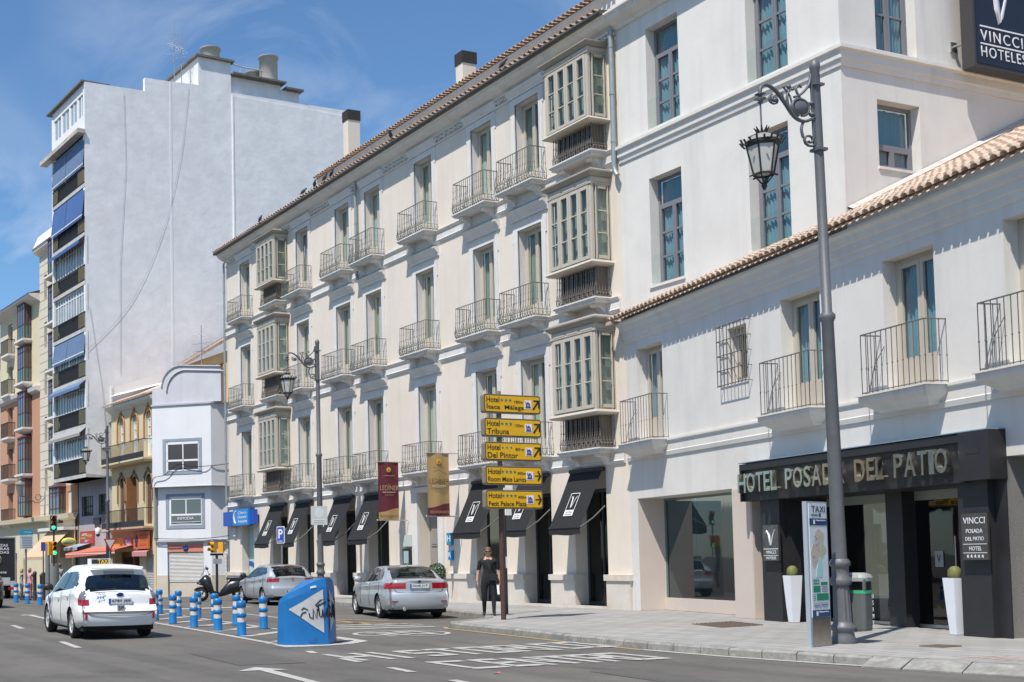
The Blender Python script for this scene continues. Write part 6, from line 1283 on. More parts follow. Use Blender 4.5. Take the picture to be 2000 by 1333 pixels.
mb.build('print_lines', mat('print_grey', (.2, .2, .22)), t)
t = thing('street_cabinet', 'round grey cabinet behind the taxi roof', 'cabinet', (-56.06, 14.15, 0)); mb = MB(); mb.lathe([(.3, -.1), (.3, 1.55), (.28, 1.6)], 16); mb.build('body', mat('cabinet_grey', (.17, .18, .18), .6), t)
# restaurant banners square to the cream hotel
def banner(label, x, y1, mA, mB, mT):
    t = thing('restaurant_banner', label, 'banner', (x, OY-y1, 3.0), math.pi/2); w = .84
    
    for zr in (2.1, 0): mb = MB(); mb.tube([(-.05, 0, zr), (w+.35, 0, zr)], .02, 6); mb.ball((-.07, 0, zr), .03, 6); mb.build('rod', M_steel, t)
    def wave(x_): return .03*math.sin(x_*9+1)*0.6
    mb = MB(); n = 14; m_ = 16
    def curve(x_): return .28+.16*(1/(1+math.exp(-(x_/w-.5)*7)))
    for mbb, lo, hi, nm, mm in ((MB(), 1, 2.1, 'cloth', mA), (MB(), 0, 1, 'cloth_foot', mB)):
        vs = []
        for i in range(n+1):
            x_ = w*i/n; c = curve(x_); a, b = (c, 2.1) if lo == 1 else (0, c)
            for j in range(m_+1): vs.append((x_, wave(x_), a+(b-a)*j/m_))
        mbb.add(vs, [(i*(m_+1)+j, (i+1)*(m_+1)+j, (i+1)*(m_+1)+j+1, i*(m_+1)+j+1) for i in range(n) for j in range(m_)], True); mbb.build(nm, mm, t)
    text('LEDÎNER', mT, t, .05, -.04, 1.08, .76, .22, .004, -.008); text('WINE SHOWROOM', M_wht, t, .14, -.04, .99, .54, .035, .003); text('RESTAURANTE', mA if mT is not M_gold else M_blk3, t, .06, -.035, .1, .72, .085, .003)
    pts = []
    for q in range(20): a = q*math.pi/10; r = .11 if q % 2 == 0 else .065; pts.append((.41+r*math.cos(a), 1.82+r*math.sin(a)))
    mb = MB(); mb.prism(pts, -.042, -.036, 'y'); mb.build('sun_emblem', mat('sun_gold', (.72, .42, .05), .5), t)
    mb = MB(); mb.lathe([(.001, 0), (.035, 0), (.035, .008), (.001, .008)], 8); mb.xf(Matrix.Translation((.41, -.042, 1.82)) @ Matrix.Rotation(math.pi/2, 4, 'X')); mb.build('sun_core', mat('sun_red', (.4, .08, .03), .5), t)
    mb = MB(); mb.box(.18, .66, -.04, -.036, 1.6, 1.612); mb.box(.24, .6, -.04, -.036, .9, .912); mb.build('thin_line', mT, t)
M_wine = mat('wine_cloth', (.125, .022, .035), .85, var=.08, vs=3); M_sandc = mat('gold_cloth', (.42, .28, .12), .85, var=.08, vs=3); M_gold = mat('gold_print', (.50, .33, .16), .6); M_blk3 = mat('brown_print', (.09, .05, .03), .7)
banner('wine red restaurant banner left of the hotel door', -39.15, 1.22, M_wine, M_sandc, M_gold); banner('golden restaurant banner right of the hotel door', -35.45, 1.42, M_sandc, M_wine, M_blk3)
# dental clinic lightbox and small plaques
t = thing('clinic_sign', 'blue dental clinic lightbox over the end doorway', 'sign', (-56.25, OY-.12, 3.3))
mb = MB(); mb.box(0, 3.7, -.22, 0, 0, .68); mb.build('box', mat('clinic_blue', (.02, .08, .42), .4), t); mb = MB(); mb.box(1.55, 3.35, -.34, -.221, -.02, .74); mb.build('panel', mat('clinic_cyan', (.02, .22, .60), .4), t)
for k, s_ in enumerate(('Clínica', 'Dental', 'Adeslas')): text(s_, M_wht, t, 2.15, -.345, .5-.2*k, 1.0+.1*(k == 2), .13, .004, .006 if k == 2 else 0)
mb = MB(); mb.tube([(2.0-.3*math.sin(R_(a)), -.345, .36+.32*math.cos(R_(a))) for a in range(20, 170, 15)], [.01+.05*math.sin(R_(a)) for a in range(20, 170, 15)], 6); mb.build('crescent', mat('crescent_white', (.75, .68, .6), .5), t)
t = thing('window_poster', 'pale green clinic poster with a dark blue curve filling the end window', 'poster', (-54.74, OY+.38, .3)); mb = MB(); mb.box(0.05, 1.38, -.02, 0, 0, 3.0); mb.build('sheet', mat('poster_green', (.40, .58, .55), .4), t); mb = MB(); mb.tube([(.0+1.35*math.sin(R_(a)), -.025, .2+1.0*math.cos(R_(a))) for a in range(0, 91, 10)], .16, 4); mb.xf(Matrix.Diagonal((1, .1, 1, 1))); mb.build('blue_curve', mat('poster_blue', (.02, .07, .28), .4), t, (0, -.02, 0))
def plq(label, x, z, w, h, m, cat='plaque', d=.05, st=None):
    t = thing('wall_plaque', label, cat, (x, OY-.06, z)); mb = MB(); mb.box(0, w, -d, 0.05, 0, h); mb.build('plate', m, t)
    if st: text(st, M_wht, t, w*.15, -d-.003, h*.3, w*.7, h*.5, .003)
    return t
plq('frosted glass plaque left of the hotel door above the menu case', -39.4, 2.05, .62, .42, mat('frosted_plaque', (.48, .54, .50), .3))
t = plq('black framed menu case left of the hotel door', -39.35, 1.35, .5, .62, M_black, 'menu case', .1); mb = MB(); mb.box(.08, .42, -.106, -.1001, .08, .54); mb.build('menu_sheet', mat('menu_sheet', (.35, .45, .48), .3), t)
plq('upper blue hotel category plaque beside the left awning', -36.45, 2.05, .28, .42, mat('plaque_blue', (.02, .24, .42), .4), st='H'); plq('lower small blue plaque beside the left awning', -36.38, 1.55, .22, .32, mat('plaque_blue2', (.02, .22, .50), .4), st='R')
plq('small square plate with the house number below the clinic sign', -55.6, 2.8, .32, .4, mat('number_plate', (.55, .62, .65), .5), 'number plate')
t = thing('security_camera', 'white dome security camera bracketed on the farthest lamp post', 'camera', (-67.9, 19.75, 3.1)); mb = MB(); mb.tube([(0, 0, .25), (0, .6, .3)], .03, 5); mb.lathe([(.02, .5), (.14, .45), (.15, .2), (.12, .12)], 12); mb.build('housing', M_wht, t); mb = MB(); mb.ball((0, 0, .1), .12, 10); mb.build('dome', M_black, t)
# topiary balls by the door
for k, x in enumerate((-38.75, -36.72)):
    t = thing('topiary_ball', ('clipped round shrub left of the hotel door', 'clipped round shrub right of the hotel door, above the silver saloon')[k], 'plant', (x, OY-.35, .14), 0, 'round clipped shrubs at the hotel door')
    mb = MB(); mb.box(-.18, .18, -.18, .18, 0, .5); mb.build('pot', M_sand, t); mb = MB(); rnd = random.Random(k)
    for q in range(900):
        d = Vector((rnd.gauss(0, 1), rnd.gauss(0, 1), rnd.gauss(0, 1))).normalized()*.3*rnd.uniform(.85, 1.05); c = d+Vector((0, 0, 1.0)); a = Vector((rnd.uniform(-1, 1), rnd.uniform(-1, 1), rnd.uniform(-1, 1)))*.03; b = a.cross(d).normalized()*.025; mb.quad(c-a, c-b, c+a, c+b)
    mb.build('foliage', mat('topiary_green', (.04, .085, .04), .8, var=.3, vs=20), t)
# covers
for lab, pts in (('large tree pit cover of brown grating in the pavement before the wing', [(-20.8, 19.14), (-21.12, 20.5), (-19.64, 19.96), (-19.42, 18.65)]), ('small rusty cover in the pavement right of the litter bin', [(-13.84, 17.29), (-13.88, 17.72), (-13.5, 17.79), (-13.46, 17.3)])):
    t = thing('pavement_cover', lab, 'cover', (pts[0][0], pts[0][1], .13)); mb = MB(); P = [Vector((p[0]-pts[0][0], p[1]-pts[0][1], 0)) for p in pts]
    mb.quad(*[(p.x, p.y, .006) for p in P]); n = 9
    for k in range(n+1):
        a = P[0].lerp(P[1], k/n); b = P[3].lerp(P[2], k/n); mb.tube([(a.x, a.y, .01), (b.x, b.y, .01)], .012, 4)
    mb.build('grating', M_cover, t)
M_tac = mat('pinkish_tile', (.42, .33, .28), .85, var=.1, vs=5)
mb = MB()
for k in range(9): mb.box(-12.05+k*.16, -11.98+k*.16, 15.98, 16.5, .1305, .139)
mb.build('tactile_strip', M_tac, pav, kind='stuff')
t = thing('red_litter', 'small red scrap lying on the road near the lane dash', 'litter', (-14.65, 9.9, .006)); mb = MB(); mb.add([(0, 0, 0), (.07, .01, .01), (.09, .08, .0), (.03, .10, .02), (-.03, .06, 0)], [(0, 1, 2, 3, 4)]); mb.build('scrap', mat('red_scrap', (.6, .1, .12), .8), t)
# pigeons on the eave
def pigeon(k, x, y, z, lab):
    t = thing('pigeon', lab, 'bird', (x, y, z), random.uniform(-1, 1), 'pigeons perched on the roof edge'); mb = MB()
    s0 = 0; mb.lathe([(.005, -.17), (.04, -.1), (.075, 0), (.07, .07), (.04, .12), (.032, .15), (.04, .18), (.025, .215), (.003, .24)], 8); mb.xf(Matrix.Translation((0, 0, .1)) @ Matrix.Rotation(.9, 4, 'Y')); mb.tube([(0, .02, 0), (0, .02, .05)], .008, 3); mb.build('body', mat('pigeon_grey', (.06, .06, .07), .8), t)
for k, x in enumerate((-4.6, -11.6, -16.4, -17.0, -17.9, -19.0, -23.5)):
    pigeon(k, OX+x, OY-.62, 16.9, ('pigeon nearest to the chimney on the lower roof edge', 'pigeon on the eave above the middle balconies', 'right bird of the pigeon group on the eave', 'second bird of the pigeon group on the eave', 'third bird of the pigeon group on the eave', 'left bird of the pigeon group on the eave', 'lone pigeon near the left end of the eave')[k])
# ================= vehicles =================
def herm(keys, x):
    if x <= keys[0][0]: return keys[0][1]
    if x >= keys[-1][0]: return keys[-1][1]
    for i in range(len(keys)-1):
        if keys[i][0] <= x <= keys[i+1][0]: break
    def d(k):
        if k <= 0 or k >= len(keys)-1: return 0.
        a = (keys[k][1]-keys[k-1][1])/(keys[k][0]-keys[k-1][0]); b = (keys[k+1][1]-keys[k][1])/(keys[k+1][0]-keys[k][0])
        return 0. if a*b <= 0 else 2*a*b/(a+b)
    h = keys[i+1][0]-keys[i][0]; t = (x-keys[i][0])/h; y0, y1 = keys[i][1], keys[i+1][1]; m0, m1 = d(i)*h, d(i+1)*h
    return (2*t**3-3*t*t+1)*y0+(t**3-2*t*t+t)*m0+(-2*t**3+3*t*t)*y1+(t**3-t*t)*m1
M_tyre = mat('tyre_rubber', (.018, .018, .019), .85); M_rim = mat('alloy_rim', (.60, .61, .62), .35, .35); M_under = mat('underbody', (.012, .012, .013), .9)
M_cglass = glass('car_glass', (.28, .34, .35), 1.6); M_tail = mat('tail_lamp_red', (.33, .008, .02), .12, coat=1.); M_clear = mat('clear_lamp', (.22, .22, .24), .12, .4, coat=1.)
M_plate = mat('number_plate_white', (.62, .63, .65), .4); M_trimb = mat('black_trim', (.022, .022, .024), .5)
def wheel_parts(R, wd, spokes, double=False):
    mb = MB(); mb.lathe([(R*.66, -wd/2+.01), (R*.9, -wd/2), (R*.985, -wd/2+.025), (R, 0), (R*.985, wd/2-.025), (R*.9, wd/2), (R*.66, wd/2-.01)], 32, cap=False); mb.xf(Matrix.Rotation(math.pi/2, 4, 'X')); t = mb.mesh('tyre', M_tyre)
    mb = MB(); r = R*.68; n = 32
    mb.lathe([(r, -.04), (r, wd/2-.012), (r*.94, wd/2-.012), (r*.93, -.03)], n, smooth=False, cap=False)
    for k in range(spokes):
        for off in ((-.11, .11) if double else (0,)):
            a = 2*math.pi*k/spokes+off; c, s = math.cos(a), math.sin(a); w0, w1 = .028, .02; z = wd/2-.03
            P = [(r*.18*c-w0*s, r*.18*s+w0*c), (r*.18*c+w0*s, r*.18*s-w0*c), (r*.95*c+w1*s, r*.95*s-w1*c), (r*.95*c-w1*s, r*.95*s+w1*c)]
            mb.prism(P, z-.035, z, 'z')
    mb.lathe([(r*.24, wd/2-.06), (r*.22, wd/2-.02), (.01, wd/2-.015)], 12); mb.xf(Matrix.Rotation(-math.pi/2, 4, 'X')); rim = mb.mesh('rim', M_rim)
    mb = MB(); mb.lathe([(.001, -.05), (r*.93, -.05), (r*.93, -.04), (.001, -.04)], 20); mb.xf(Matrix.Rotation(-math.pi/2, 4, 'X')); hub = mb.mesh('brake', M_under)
    return t, rim, hub
def build_car(label, cat, x, y, head, sp, z0=0.):
    """sp: L, W, top, belt, wid, rear(z), front(z), axles, R, paint, region(x,y,z,sec,nx) -> 0 paint 1 glass 2 trim 3 tail 4 clear"""
    T = thing('car', label, cat, (x, y, z0), head)
    L, Wd = sp['L'], sp['W']; xr, xf_ = -sp['rear_oh'], L-sp['rear_oh']         # origin on the rear axle
    xs = []; q = xr
    while q < xf_: xs.append(q); q += .035 if (q < xr+1.3) else .06
    xs.append(xf_); M = 34
    def section(x):
        T_, B_, W_h = herm(sp['top'], x), herm(sp['belt'], x), herm(sp['wid'], x); G = max(T_-B_, .0); zb = sp['zb']+max(0, (xr+.55-x))*.12
        k = min(1, G/.25); wr = W_h-.06-sp.get('tumble', .5)*G-.10*(1-k)
        P = [(0, zb), (W_h-.12, zb), (W_h-.05, zb+.05), (W_h-.02, zb+.16), (W_h, zb+.30), (W_h+.0, B_*.62), (W_h-.012, B_*.8), (W_h-.005, B_-.10), (W_h-.03, B_-.015), (W_h-.055, B_+.01*k), (W_h-.06-(W_h-.06-wr)*.5, B_+(G-.06*k)*.52), (wr, T_-.065*k-.03*(1-k)), (wr-.05, T_-.018), (wr*.6, T_+.0), (0, T_+.012)]
        return P
    base_idx = [0, 1, 2, 3, 4, 5, 6, 7, 8, 9, 10, 11, 12, 13, 14]
    sub = [6, 1, 1, 2, 5, 4, 4, 2, 1, 5, 5, 1, 4, 5]
    lab = []
    for j, n in enumerate(sub): lab += [j]*n
    def dense(P):
        out = []
        for j, n in enumerate(sub):
            for k in range(n): t = k/n; out.append((P[j][0]*(1-t)+P[j+1][0]*t, P[j][1]*(1-t)+P[j+1][1]*t))
        out.append(P[-1]); return out
    V = []; n_s = len(xs); D0 = None
    def dx(x, z):
        wr_ = min(max((xr+.7-x)/.7, 0), 1)**1.6; wf = min(max((x-xf_+.9)/.9, 0), 1)**1.6
        return wr_*herm(sp['rear'], z)+wf*herm(sp['front'], z)
    rows = []
    for x in xs:
        D = dense(section(x)); rows.append(D); m = len(D)
    ring = 2*m-2
    for x, D in zip(xs, rows):
        for (yy, zz) in D: V.append([x+dx(x, zz), yy, zz])
        for (yy, zz) in D[-2:0:-1]: V.append([x+dx(x, zz), -yy, zz])
    R = sp['R']; arcR = R+.055; AX = [0., sp['wb']]
    fl = [False]*len(V)
    for i, v in enumerate(V):
        if abs(v[1]) > .5*Wd/2:
            for ax in AX:
                d = math.hypot(v[0]-ax, v[2]-R)
                if .0 < abs(d-arcR) < .03 and v[2] < R+arcR+.1: s = arcR/d; v[0] = ax+(v[0]-ax)*s; v[2] = R+(v[2]-R)*s
    F = {k: [] for k in range(6)}
    def sect(k): return lab[k] if k < m-1 else lab[ring-1-k]
    for i in range(n_s-1):
        for k in range(ring):
            a, b = i*ring+k, i*ring+(k+1) % ring; c, d = b+ring, a+ring
            cx_ = (V[a][0]+V[b][0]+V[c][0]+V[d][0])/4; cy_ = (V[a][1]+V[b][1]+V[c][1]+V[d][1])/4; cz_ = (V[a][2]+V[b][2]+V[c][2]+V[d][2])/4
            if sect(k) <= 7 and any(math.hypot(cx_-ax, cz_-R) < arcR-.004 for ax in AX) and abs(cy_) > .2: continue
            F[sp['region'](cx_, abs(cy_), cz_, sect(k), False)].append((a, b, c, d))
    for end, i0 in ((0, 0), (1, (n_s-1)*ring)):
        NC = 22; base = len(V); D = rows[0 if end == 0 else -1]; x = xs[0 if end == 0 else -1]
        for (yy, zz) in D:
            for c in range(NC+1):
                t = 1-2*c/NC; bul = (1-t*t)*sp.get('bulge', .05)*(1 if end else -1); V.append([x+dx(x, zz)+bul, yy*t, zz])
        for j in range(m-1):
            for c in range(NC):
                a = base+j*(NC+1)+c; q = (a, a+1, a+NC+2, a+NC+1); cy_ = sum(V[k][1] for k in q)/4; cz_ = sum(V[k][2] for k in q)/4; cx_ = sum(V[k][0] for k in q)/4
                F[sp['region'](cx_, abs(cy_), cz_, lab[j], True)].append(q)
    names = {0: ('body', sp['paint']), 1: ('window_glass', M_cglass), 2: ('black_trim', M_trimb), 3: ('tail_lamp', M_tail), 4: ('lamp_lens', M_clear), 5: ('underside', M_under)}
    def groups(k):
        if k not in (1, 3, 4): return [(names[k][0], F[k])]
        out = {}
        for f in F[k]:
            cx_ = sum(V[i][0] for i in f)/len(f); cy_ = sum(V[i][1] for i in f)/len(f); sd = 'l' if cy_ > 0 else 'r'; nm = names[k][0]
            if k == 1: e = abs(cy_) < .66 and (cx_ < -.05 or cx_ > 1.45) and not (cx_ > -.35 and abs(cy_) > .6); nm = ('rear_window' if cx_ < .6 else 'windscreen') if e else 'side_window'; sd = '' if e else sd
            out.setdefault((nm, sd), []).append(f)
        return [(a[0], b) for a, b in out.items()]
    for k, (nm_, mt) in names.items():
        for nm, FK in (groups(k) if F[k] else []):
            used = sorted({i for f in FK for i in f}); mp_ = {u: n for n, u in enumerate(used)}
            mb = MB(); mb.add([V[u] for u in used], [tuple(mp_[i] for i in f) for f in FK], True)
            me = mb.mesh(nm, mt); bm = bmesh.new(); bm.from_mesh(me); bmesh.ops.remove_doubles(bm, verts=bm.verts, dist=.0005); bm.to_mesh(me); bm.free(); link(nm, me, T)
    # wheel wells, floor and cabin
    mb = MB()
    for ax in AX:
        for sg in (1, -1):
            pts = [(ax+arcR*math.cos(R_(a)), R+arcR*math.sin(R_(a))) for a in range(-25, 206, 15)]; y1, y0 = sg*(Wd/2-.03), sg*(Wd/2-.34)
            mb.add([(p[0], yy, p[1]) for yy in (y1, y0) for p in pts], [(k, k+1, len(pts)+k+1, len(pts)+k) for k in range(len(pts)-1)]); mb.add([(p[0], y0, p[1]) for p in pts], [tuple(range(len(pts)))])
    mb.box(xr+.15, xf_-.15, -Wd/2+.12, Wd/2-.12, sp['zb']-.04, sp['zb']+.10); mb.build('wheel_well', M_under, T)
    mb = MB(); bz = herm(sp['belt'], .8)
    for sx in (sp['wb']*.28, sp['wb']*.62):
        for sy in ((-.38, .38) if sx > 1 else (-.4, 0, .4)): mb.box(sx-.05, sx+.07, sy-.18, sy+.18, .5, bz-.02); mb.box(sx-.03, sx+.05, sy-.11, sy+.11, bz+.0, bz+.17)
    mb.box(sp['wb']*.1-.7, sp['wb']*.9, -.68, .68, .3, bz-.22); mb.build('seats', mat('cabin_dark', (.03, .03, .032), .9), T)
    ty, ri, hb = wheel_parts(R, .215, sp.get('spokes', 5), sp.get('double', False))
    for ax in AX:
        for sg in (1, -1):
            w = link('wheel', ty, T, (ax, sg*(Wd/2-.135), R)); w.rotation_euler = (0, random.uniform(0, 1), 0 if sg > 0 else math.pi)
            link('rim', ri, w); link('brake', hb, w)
    # mirrors, door gaps, handles, plate, aerial
    for sg in (1, -1):
        mb = MB(); mx_ = sp['mirror']; mb.lathe([(.02, -.08), (.1, -.05), (.115, .0), (.1, .06), (.03, .09)], 10); mb.xf(Matrix.Translation((mx_, sg*(Wd/2+.06), bz+.06)) @ Matrix.Diagonal((.75, 1.05, 1, 1))); mb.tube([(mx_, sg*(Wd/2-.06), bz+.0), (mx_, sg*(Wd/2+.04), bz+.03)], .025, 5); mb.build('door_mirror', M_trimb if sp.get('dark_mirror') else sp['paint'], T)
        mb = MB()
        for gx in sp['gaps']:
            pts = []
            for q in range(9):
                z = sp['zb']+.12+(herm(sp['belt'], gx)-.02-sp['zb']-.12)*q/8; D = section(gx); yb = max(herm([(zz, yy) for yy, zz in sorted(D[1:9], key=lambda p: p[1])], z), 0); pts.append((gx-.10*(q/8-.5)*sp.get('lean', 1), sg*(yb+.0015), z))
            mb.tube(pts, .006, 4)
        mb.build('door_gap', M_under, T)
        mb = MB()
        for hx in sp['handles']:
            z = herm(sp['belt'], hx)-.13; mb.tube([(hx-.09, sg*(herm(sp['wid'], hx)+.0), z+.004), (hx-.04, sg*(herm(sp['wid'], hx)+.03), z), (hx+.05, sg*(herm(sp['wid'], hx)+.03), z), (hx+.09, sg*(herm(sp['wid'], hx)), z)], .016, 6)
        mb.build('door_handle', sp.get('handle_m', sp['paint']), T)
    return T
def rear_pos(sp, y, z):   # x of the rear surface
    xr = -sp['rear_oh']; t = y/(herm(sp['wid'], xr)); return xr+herm(sp['rear'], z)-(1-t*t)*sp.get('bulge', .05)
def plate(T, sp, z, txt, y=0., w=.52, name='number_plate'):
    xp = rear_pos(sp, y, z)-.02; P = MB(); P.box(0, w, -.01, .012, 0, .11); o = P.build(name, M_plate, T, (xp, y+w/2, z-.055), rot=(0, 0, -math.pi/2))
    if w < .3: o.data.materials.clear(); o.data.materials.append(mat('sp_plate', (.35, .36, .38), .5)); text(txt, M_blk2, o, .02, -.012, .02, w-.04, .07, .003); return o
    mb = MB(); mb.box(0, .045, -.013, -.0101, 0, .11); mb.build('eu_band', mat('eu_blue', (.02, .07, .45), .5), o)
    text(txt, M_blk2, o, .07, -.012, .022, w-.10, .066, .003, -.004); return o
# --- white taxi ---
M_pw = mat('pearl_white_paint', (.82, .83, .83), .35, 0, coat=.5)
def reg_taxi(x, y, z, s, cap):
    if s == 0 or z < .24: return 5
    if x < -.585 and 1.02 < z < 1.475 and y < .70-(z-1.0)*.22 and s >= 8: return 1
    if 9 <= s <= 10 and -.42 < x < 2.35+0 and z < herm([(-.42, 1.18), (-.1, 1.34), (.3, 1.42), (1.5, 1.40), (2.0, 1.30), (2.35, 1.06)], x) and z > herm([(-.45, 1.12), (.2, 1.04), (2.4, .94)], x):
        if abs(x-.95) < .05 or abs(x-.05) < .03: return 2
        return 1
    if s >= 11 and x > 1.95 and x < 2.75 and y < .62: return 1
    if x < -.68 and .72 < z < 1.10 and y > .71-(1.1-z)*.1: return 3 if z < .84 else 4
    return 0
TX = dict(L=4.62, W=1.775, rear_oh=.88, wb=2.78, R=.315, zb=.22, zr=1.5, tumble=.42, bulge=.10,
    top=[(-.88, .98), (-.82, 1.05), (-.72, 1.24), (-.62, 1.44), (-.54, 1.50), (-.2, 1.55), (.6, 1.575), (1.2, 1.56), (1.9, 1.42), (2.8, .98), (3.3, .86), (3.7, .68), (3.74, .6)],
    belt=[(-.88, .94), (-.3, 1.06), (.5, 1.02), (2.2, .92), (3.0, .84), (3.74, .58)], wid=[(-.88, .80), (-.75, .85), (-.4, .885), (1.5, .885), (2.9, .87), (3.5, .76), (3.74, .6)],
    rear=[(.2, .12), (.3, .02), (.42, -.02), (.62, -.03), (.70, .03), (.95, .08), (1.1, .14)], front=[(.2, -.1), (.5, 0), (.8, -.2)], paint=M_pw, region=reg_taxi, mirror=2.15, dark_mirror=True, gaps=[.02, 1.0, 2.05], handles=[.25, 1.25], spokes=7, lean=1.2)
t = build_car('white taxi hatchback with a yellow roof sign driving away', 'taxi', -26.13, 7.86, R_(176.5), TX); t.name = 'taxi_car'
plate(t, TX, .80, '6780 JBB', 0.0, .5); plate(t, TX, .66, 'SP', 0., .16, 'small_plate')
xb = lambda y, z: rear_pos(TX, y, z)-.012
text('TAXI', mat('taxi_blue', (.03, .07, .25), .5), t, xb(.5, .95)-.035, .52, .93, .2, .055, .004, .004, rot=(0, 0, -math.pi/2)); text('214', MATS['taxi_blue'], t, xb(.5, .86)-.03, .5, .85, .16, .055, .004, .004, rot=(0, 0, -math.pi/2))
mb = MB(); mb.lathe([(.001, 0), (.06, 0), (.06, .01), (.001, .01)], 16); mb.xf(Matrix.Translation((xb(0, .93)-.0, 0, .935)) @ Matrix.Rotation(-math.pi/2, 4, 'Y') @ Matrix.Diagonal((.7, 1.3, 1, 1))); mb.build('badge', mat('badge_navy', (.02, .05, .18), .3, .5), t)
mb = MB()
for sg in (1, -1): xq = rear_pos(TX, .70, .5); mb.box(xq-.008, xq+.1, sg*.72-.02, sg*.72+.02, .42, .58)
mb.build('reflector', mat('reflector_red', (.30, .01, .03), .3), t)
mb = MB(); mb.add([(-.55, -.58, 1.52), (-.55, .58, 1.52), (-.76, .55, 1.495), (-.76, -.55, 1.495), (-.55, -.58, 1.49), (-.55, .58, 1.49), (-.76, .55, 1.475), (-.76, -.55, 1.475)], [(0, 1, 2, 3), (4, 7, 6, 5), (3, 2, 6, 7), (0, 3, 7, 4), (1, 5, 6, 2)]); mb.build('spoiler', M_pw, t)
mb = MB(); mb.tube([(-.80, .05, 1.06), (-.82, .36, 1.03), (-.80, .5, 1.035)], .012, 5); mb.build('wiper', M_trimb, t)
mb = MB(); mb.add([(-.685, .30, 1.43), (-.685, -.36, 1.43), (-.72, -.36, 1.36), (-.72, .30, 1.36)], [(0, 1, 2, 3)]); mb.build('rear_sticker', mat('sticker_grey', (.35, .36, .38), .5), t)
mb = MB(); mb.box(.9, 1.0, -.27, .27, 1.565, 1.70); mb.build('roof_sign', mat('roof_sign_white', (.72, .72, .70), .5), t); mb = MB(); mb.box(.893, .8999, -.20, .20, 1.585, 1.685); mb.build('roof_sign_field', M_blk2, t)
text('TAXI', mat('taxi_yellow', (.85, .55, .02), .5), t, .89, .06, 1.595, .25, .08, .003, .01, rot=(0, 0, -math.pi/2)); mb = MB(); mb.tube([(.75, -.20, 1.56), (.70, -.20, 1.70)], .014, 5); mb.build('aerial', M_trimb, t)
mb = MB(); mb.add([(2.35, .888, .86), (2.5, .888, .86), (2.2, .892, .42), (2.12, .892, .42)], [(0, 1, 2, 3)]); mb.build('blue_stripe', MATS['taxi_blue'], t)
mb = MB()
for pts in ([(xb(.76, .70)-.002, .76, .70), (xb(.66, .55)-.002, .62, .52), (xb(0, .52)-.004, 0, .505), (xb(.66, .55)-.002, -.62, .52), (xb(.76, .7)-.002, -.76, .70)],): mb.tube(smooth_path(pts, 8), .006, 4)
mb.build('tailgate_gap', M_under, t)
# --- silver saloon ---
M_ps = mat('silver_paint', (.46, .50, .53), .33, .45, coat=1.)
def reg_bmw(x, y, z, s, cap):
    if s == 0 or z < .24: return 5
    if s >= 11 and -.62 < x < .05 and y < .60+.0 and z > 1.04: return 1
    if 9 <= s <= 10 and -.28 < x < 2.15 and z < herm([(-.28, 1.10), (-.05, 1.24), (.3, 1.34), (1.2, 1.35), (1.8, 1.18), (2.15, .98)], x) and z > herm([(-.3, 1.0), (2.2, .95)], x):
        if abs(x-.93) < .045 or abs(x-.08) < .02: return 2
        return 1
    if s >= 11 and 1.45 < x < 2.35: return 1
    if x < -.66 and .80 < z < .96 and y > .34: return 3
    return 0
BM = dict(L=4.63, W=1.81, rear_oh=1.0, wb=2.81, R=.32, zb=.2, tumble=.55, bulge=.09,
    top=[(-1.0, 1.02), (-.9, 1.06), (-.62, 1.08), (-.3, 1.25), (.05, 1.38), (.6, 1.43), (1.2, 1.42), (1.6, 1.3), (2.35, .99), (3.0, .90), (3.5, .74), (3.63, .6)],
    belt=[(-1.0, .98), (-.4, 1.02), (.8, .98), (2.2, .93), (3.0, .84), (3.63, .58)], wid=[(-1.0, .80), (-.85, .87), (-.5, .90), (1.5, .90), (2.9, .89), (3.4, .78), (3.63, .62)],
    rear=[(.2, .1), (.3, .0), (.55, -.02), (.66, .0), (.75, .05), (.98, .05), (1.05, -.01), (1.1, .0)], front=[(.2, -.1), (.5, 0), (.8, -.2)], paint=M_ps, region=reg_bmw, mirror=2.0, gaps=[-.12, .93, 1.98], handles=[.12, 1.15], handle_m=MATS['polished_steel'], spokes=5, double=True, lean=1.)
t = build_car('silver saloon car with red tail lamps parked by the hotel door', 'car', -29.75, 17.45, R_(165), BM); t.name = 'silver_saloon_car'
plate(t, BM, .88, '4448 JVT', 0., .52)
mb = MB()
for sg in (1, -1): xq = rear_pos(BM, .62, .45); mb.box(xq-.006, xq+.1, sg*.62-.13, sg*.62+.13, .46, .49)
mb.build('reflector', MATS['reflector_red'], t)
mb = MB(); mb.lathe([(.035, 0), (.045, 0), (.045, .12), (.035, .12)], 14); mb.xf(Matrix.Translation((rear_pos(BM, .5, .3)-.03, .42, .27)) @ Matrix.Rotation(math.pi/2, 4, 'Y')); mb.build('exhaust', M_chrome, t)
mb = MB(); mb.lathe([(.001, 0), (.04, 0), (.04, .008), (.001, .008)], 16); mb.xf(Matrix.Translation((rear_pos(BM, 0, 1.0)-.012, 0, 1.0)) @ Matrix.Rotation(-math.pi/2, 4, 'Y')); mb.build('badge', mat('badge_dark', (.05, .07, .13), .3, .6), t)
mb = MB(); 
mb.tube(smooth_path([(rear_pos(BM, .7, .8)-.004, .66, .80), (rear_pos(BM, .55, .72)-.004, .56, .72), (rear_pos(BM, 0, .71)-.006, 0, .705), (rear_pos(BM, .55, .72)-.004, -.56, .72), (rear_pos(BM, .7, .8)-.004, -.66, .80)], 6), .006, 4); mb.build('boot_gap', M_under, t)
mb = MB(); mb.add([(.02, 0, 1.42), (.16, -.02, 1.40), (.16, .02, 1.40), (.04, 0, 1.47)], [(0, 1, 3), (0, 3, 2), (1, 2, 3)]); mb.build('fin_aerial', M_ps, t)
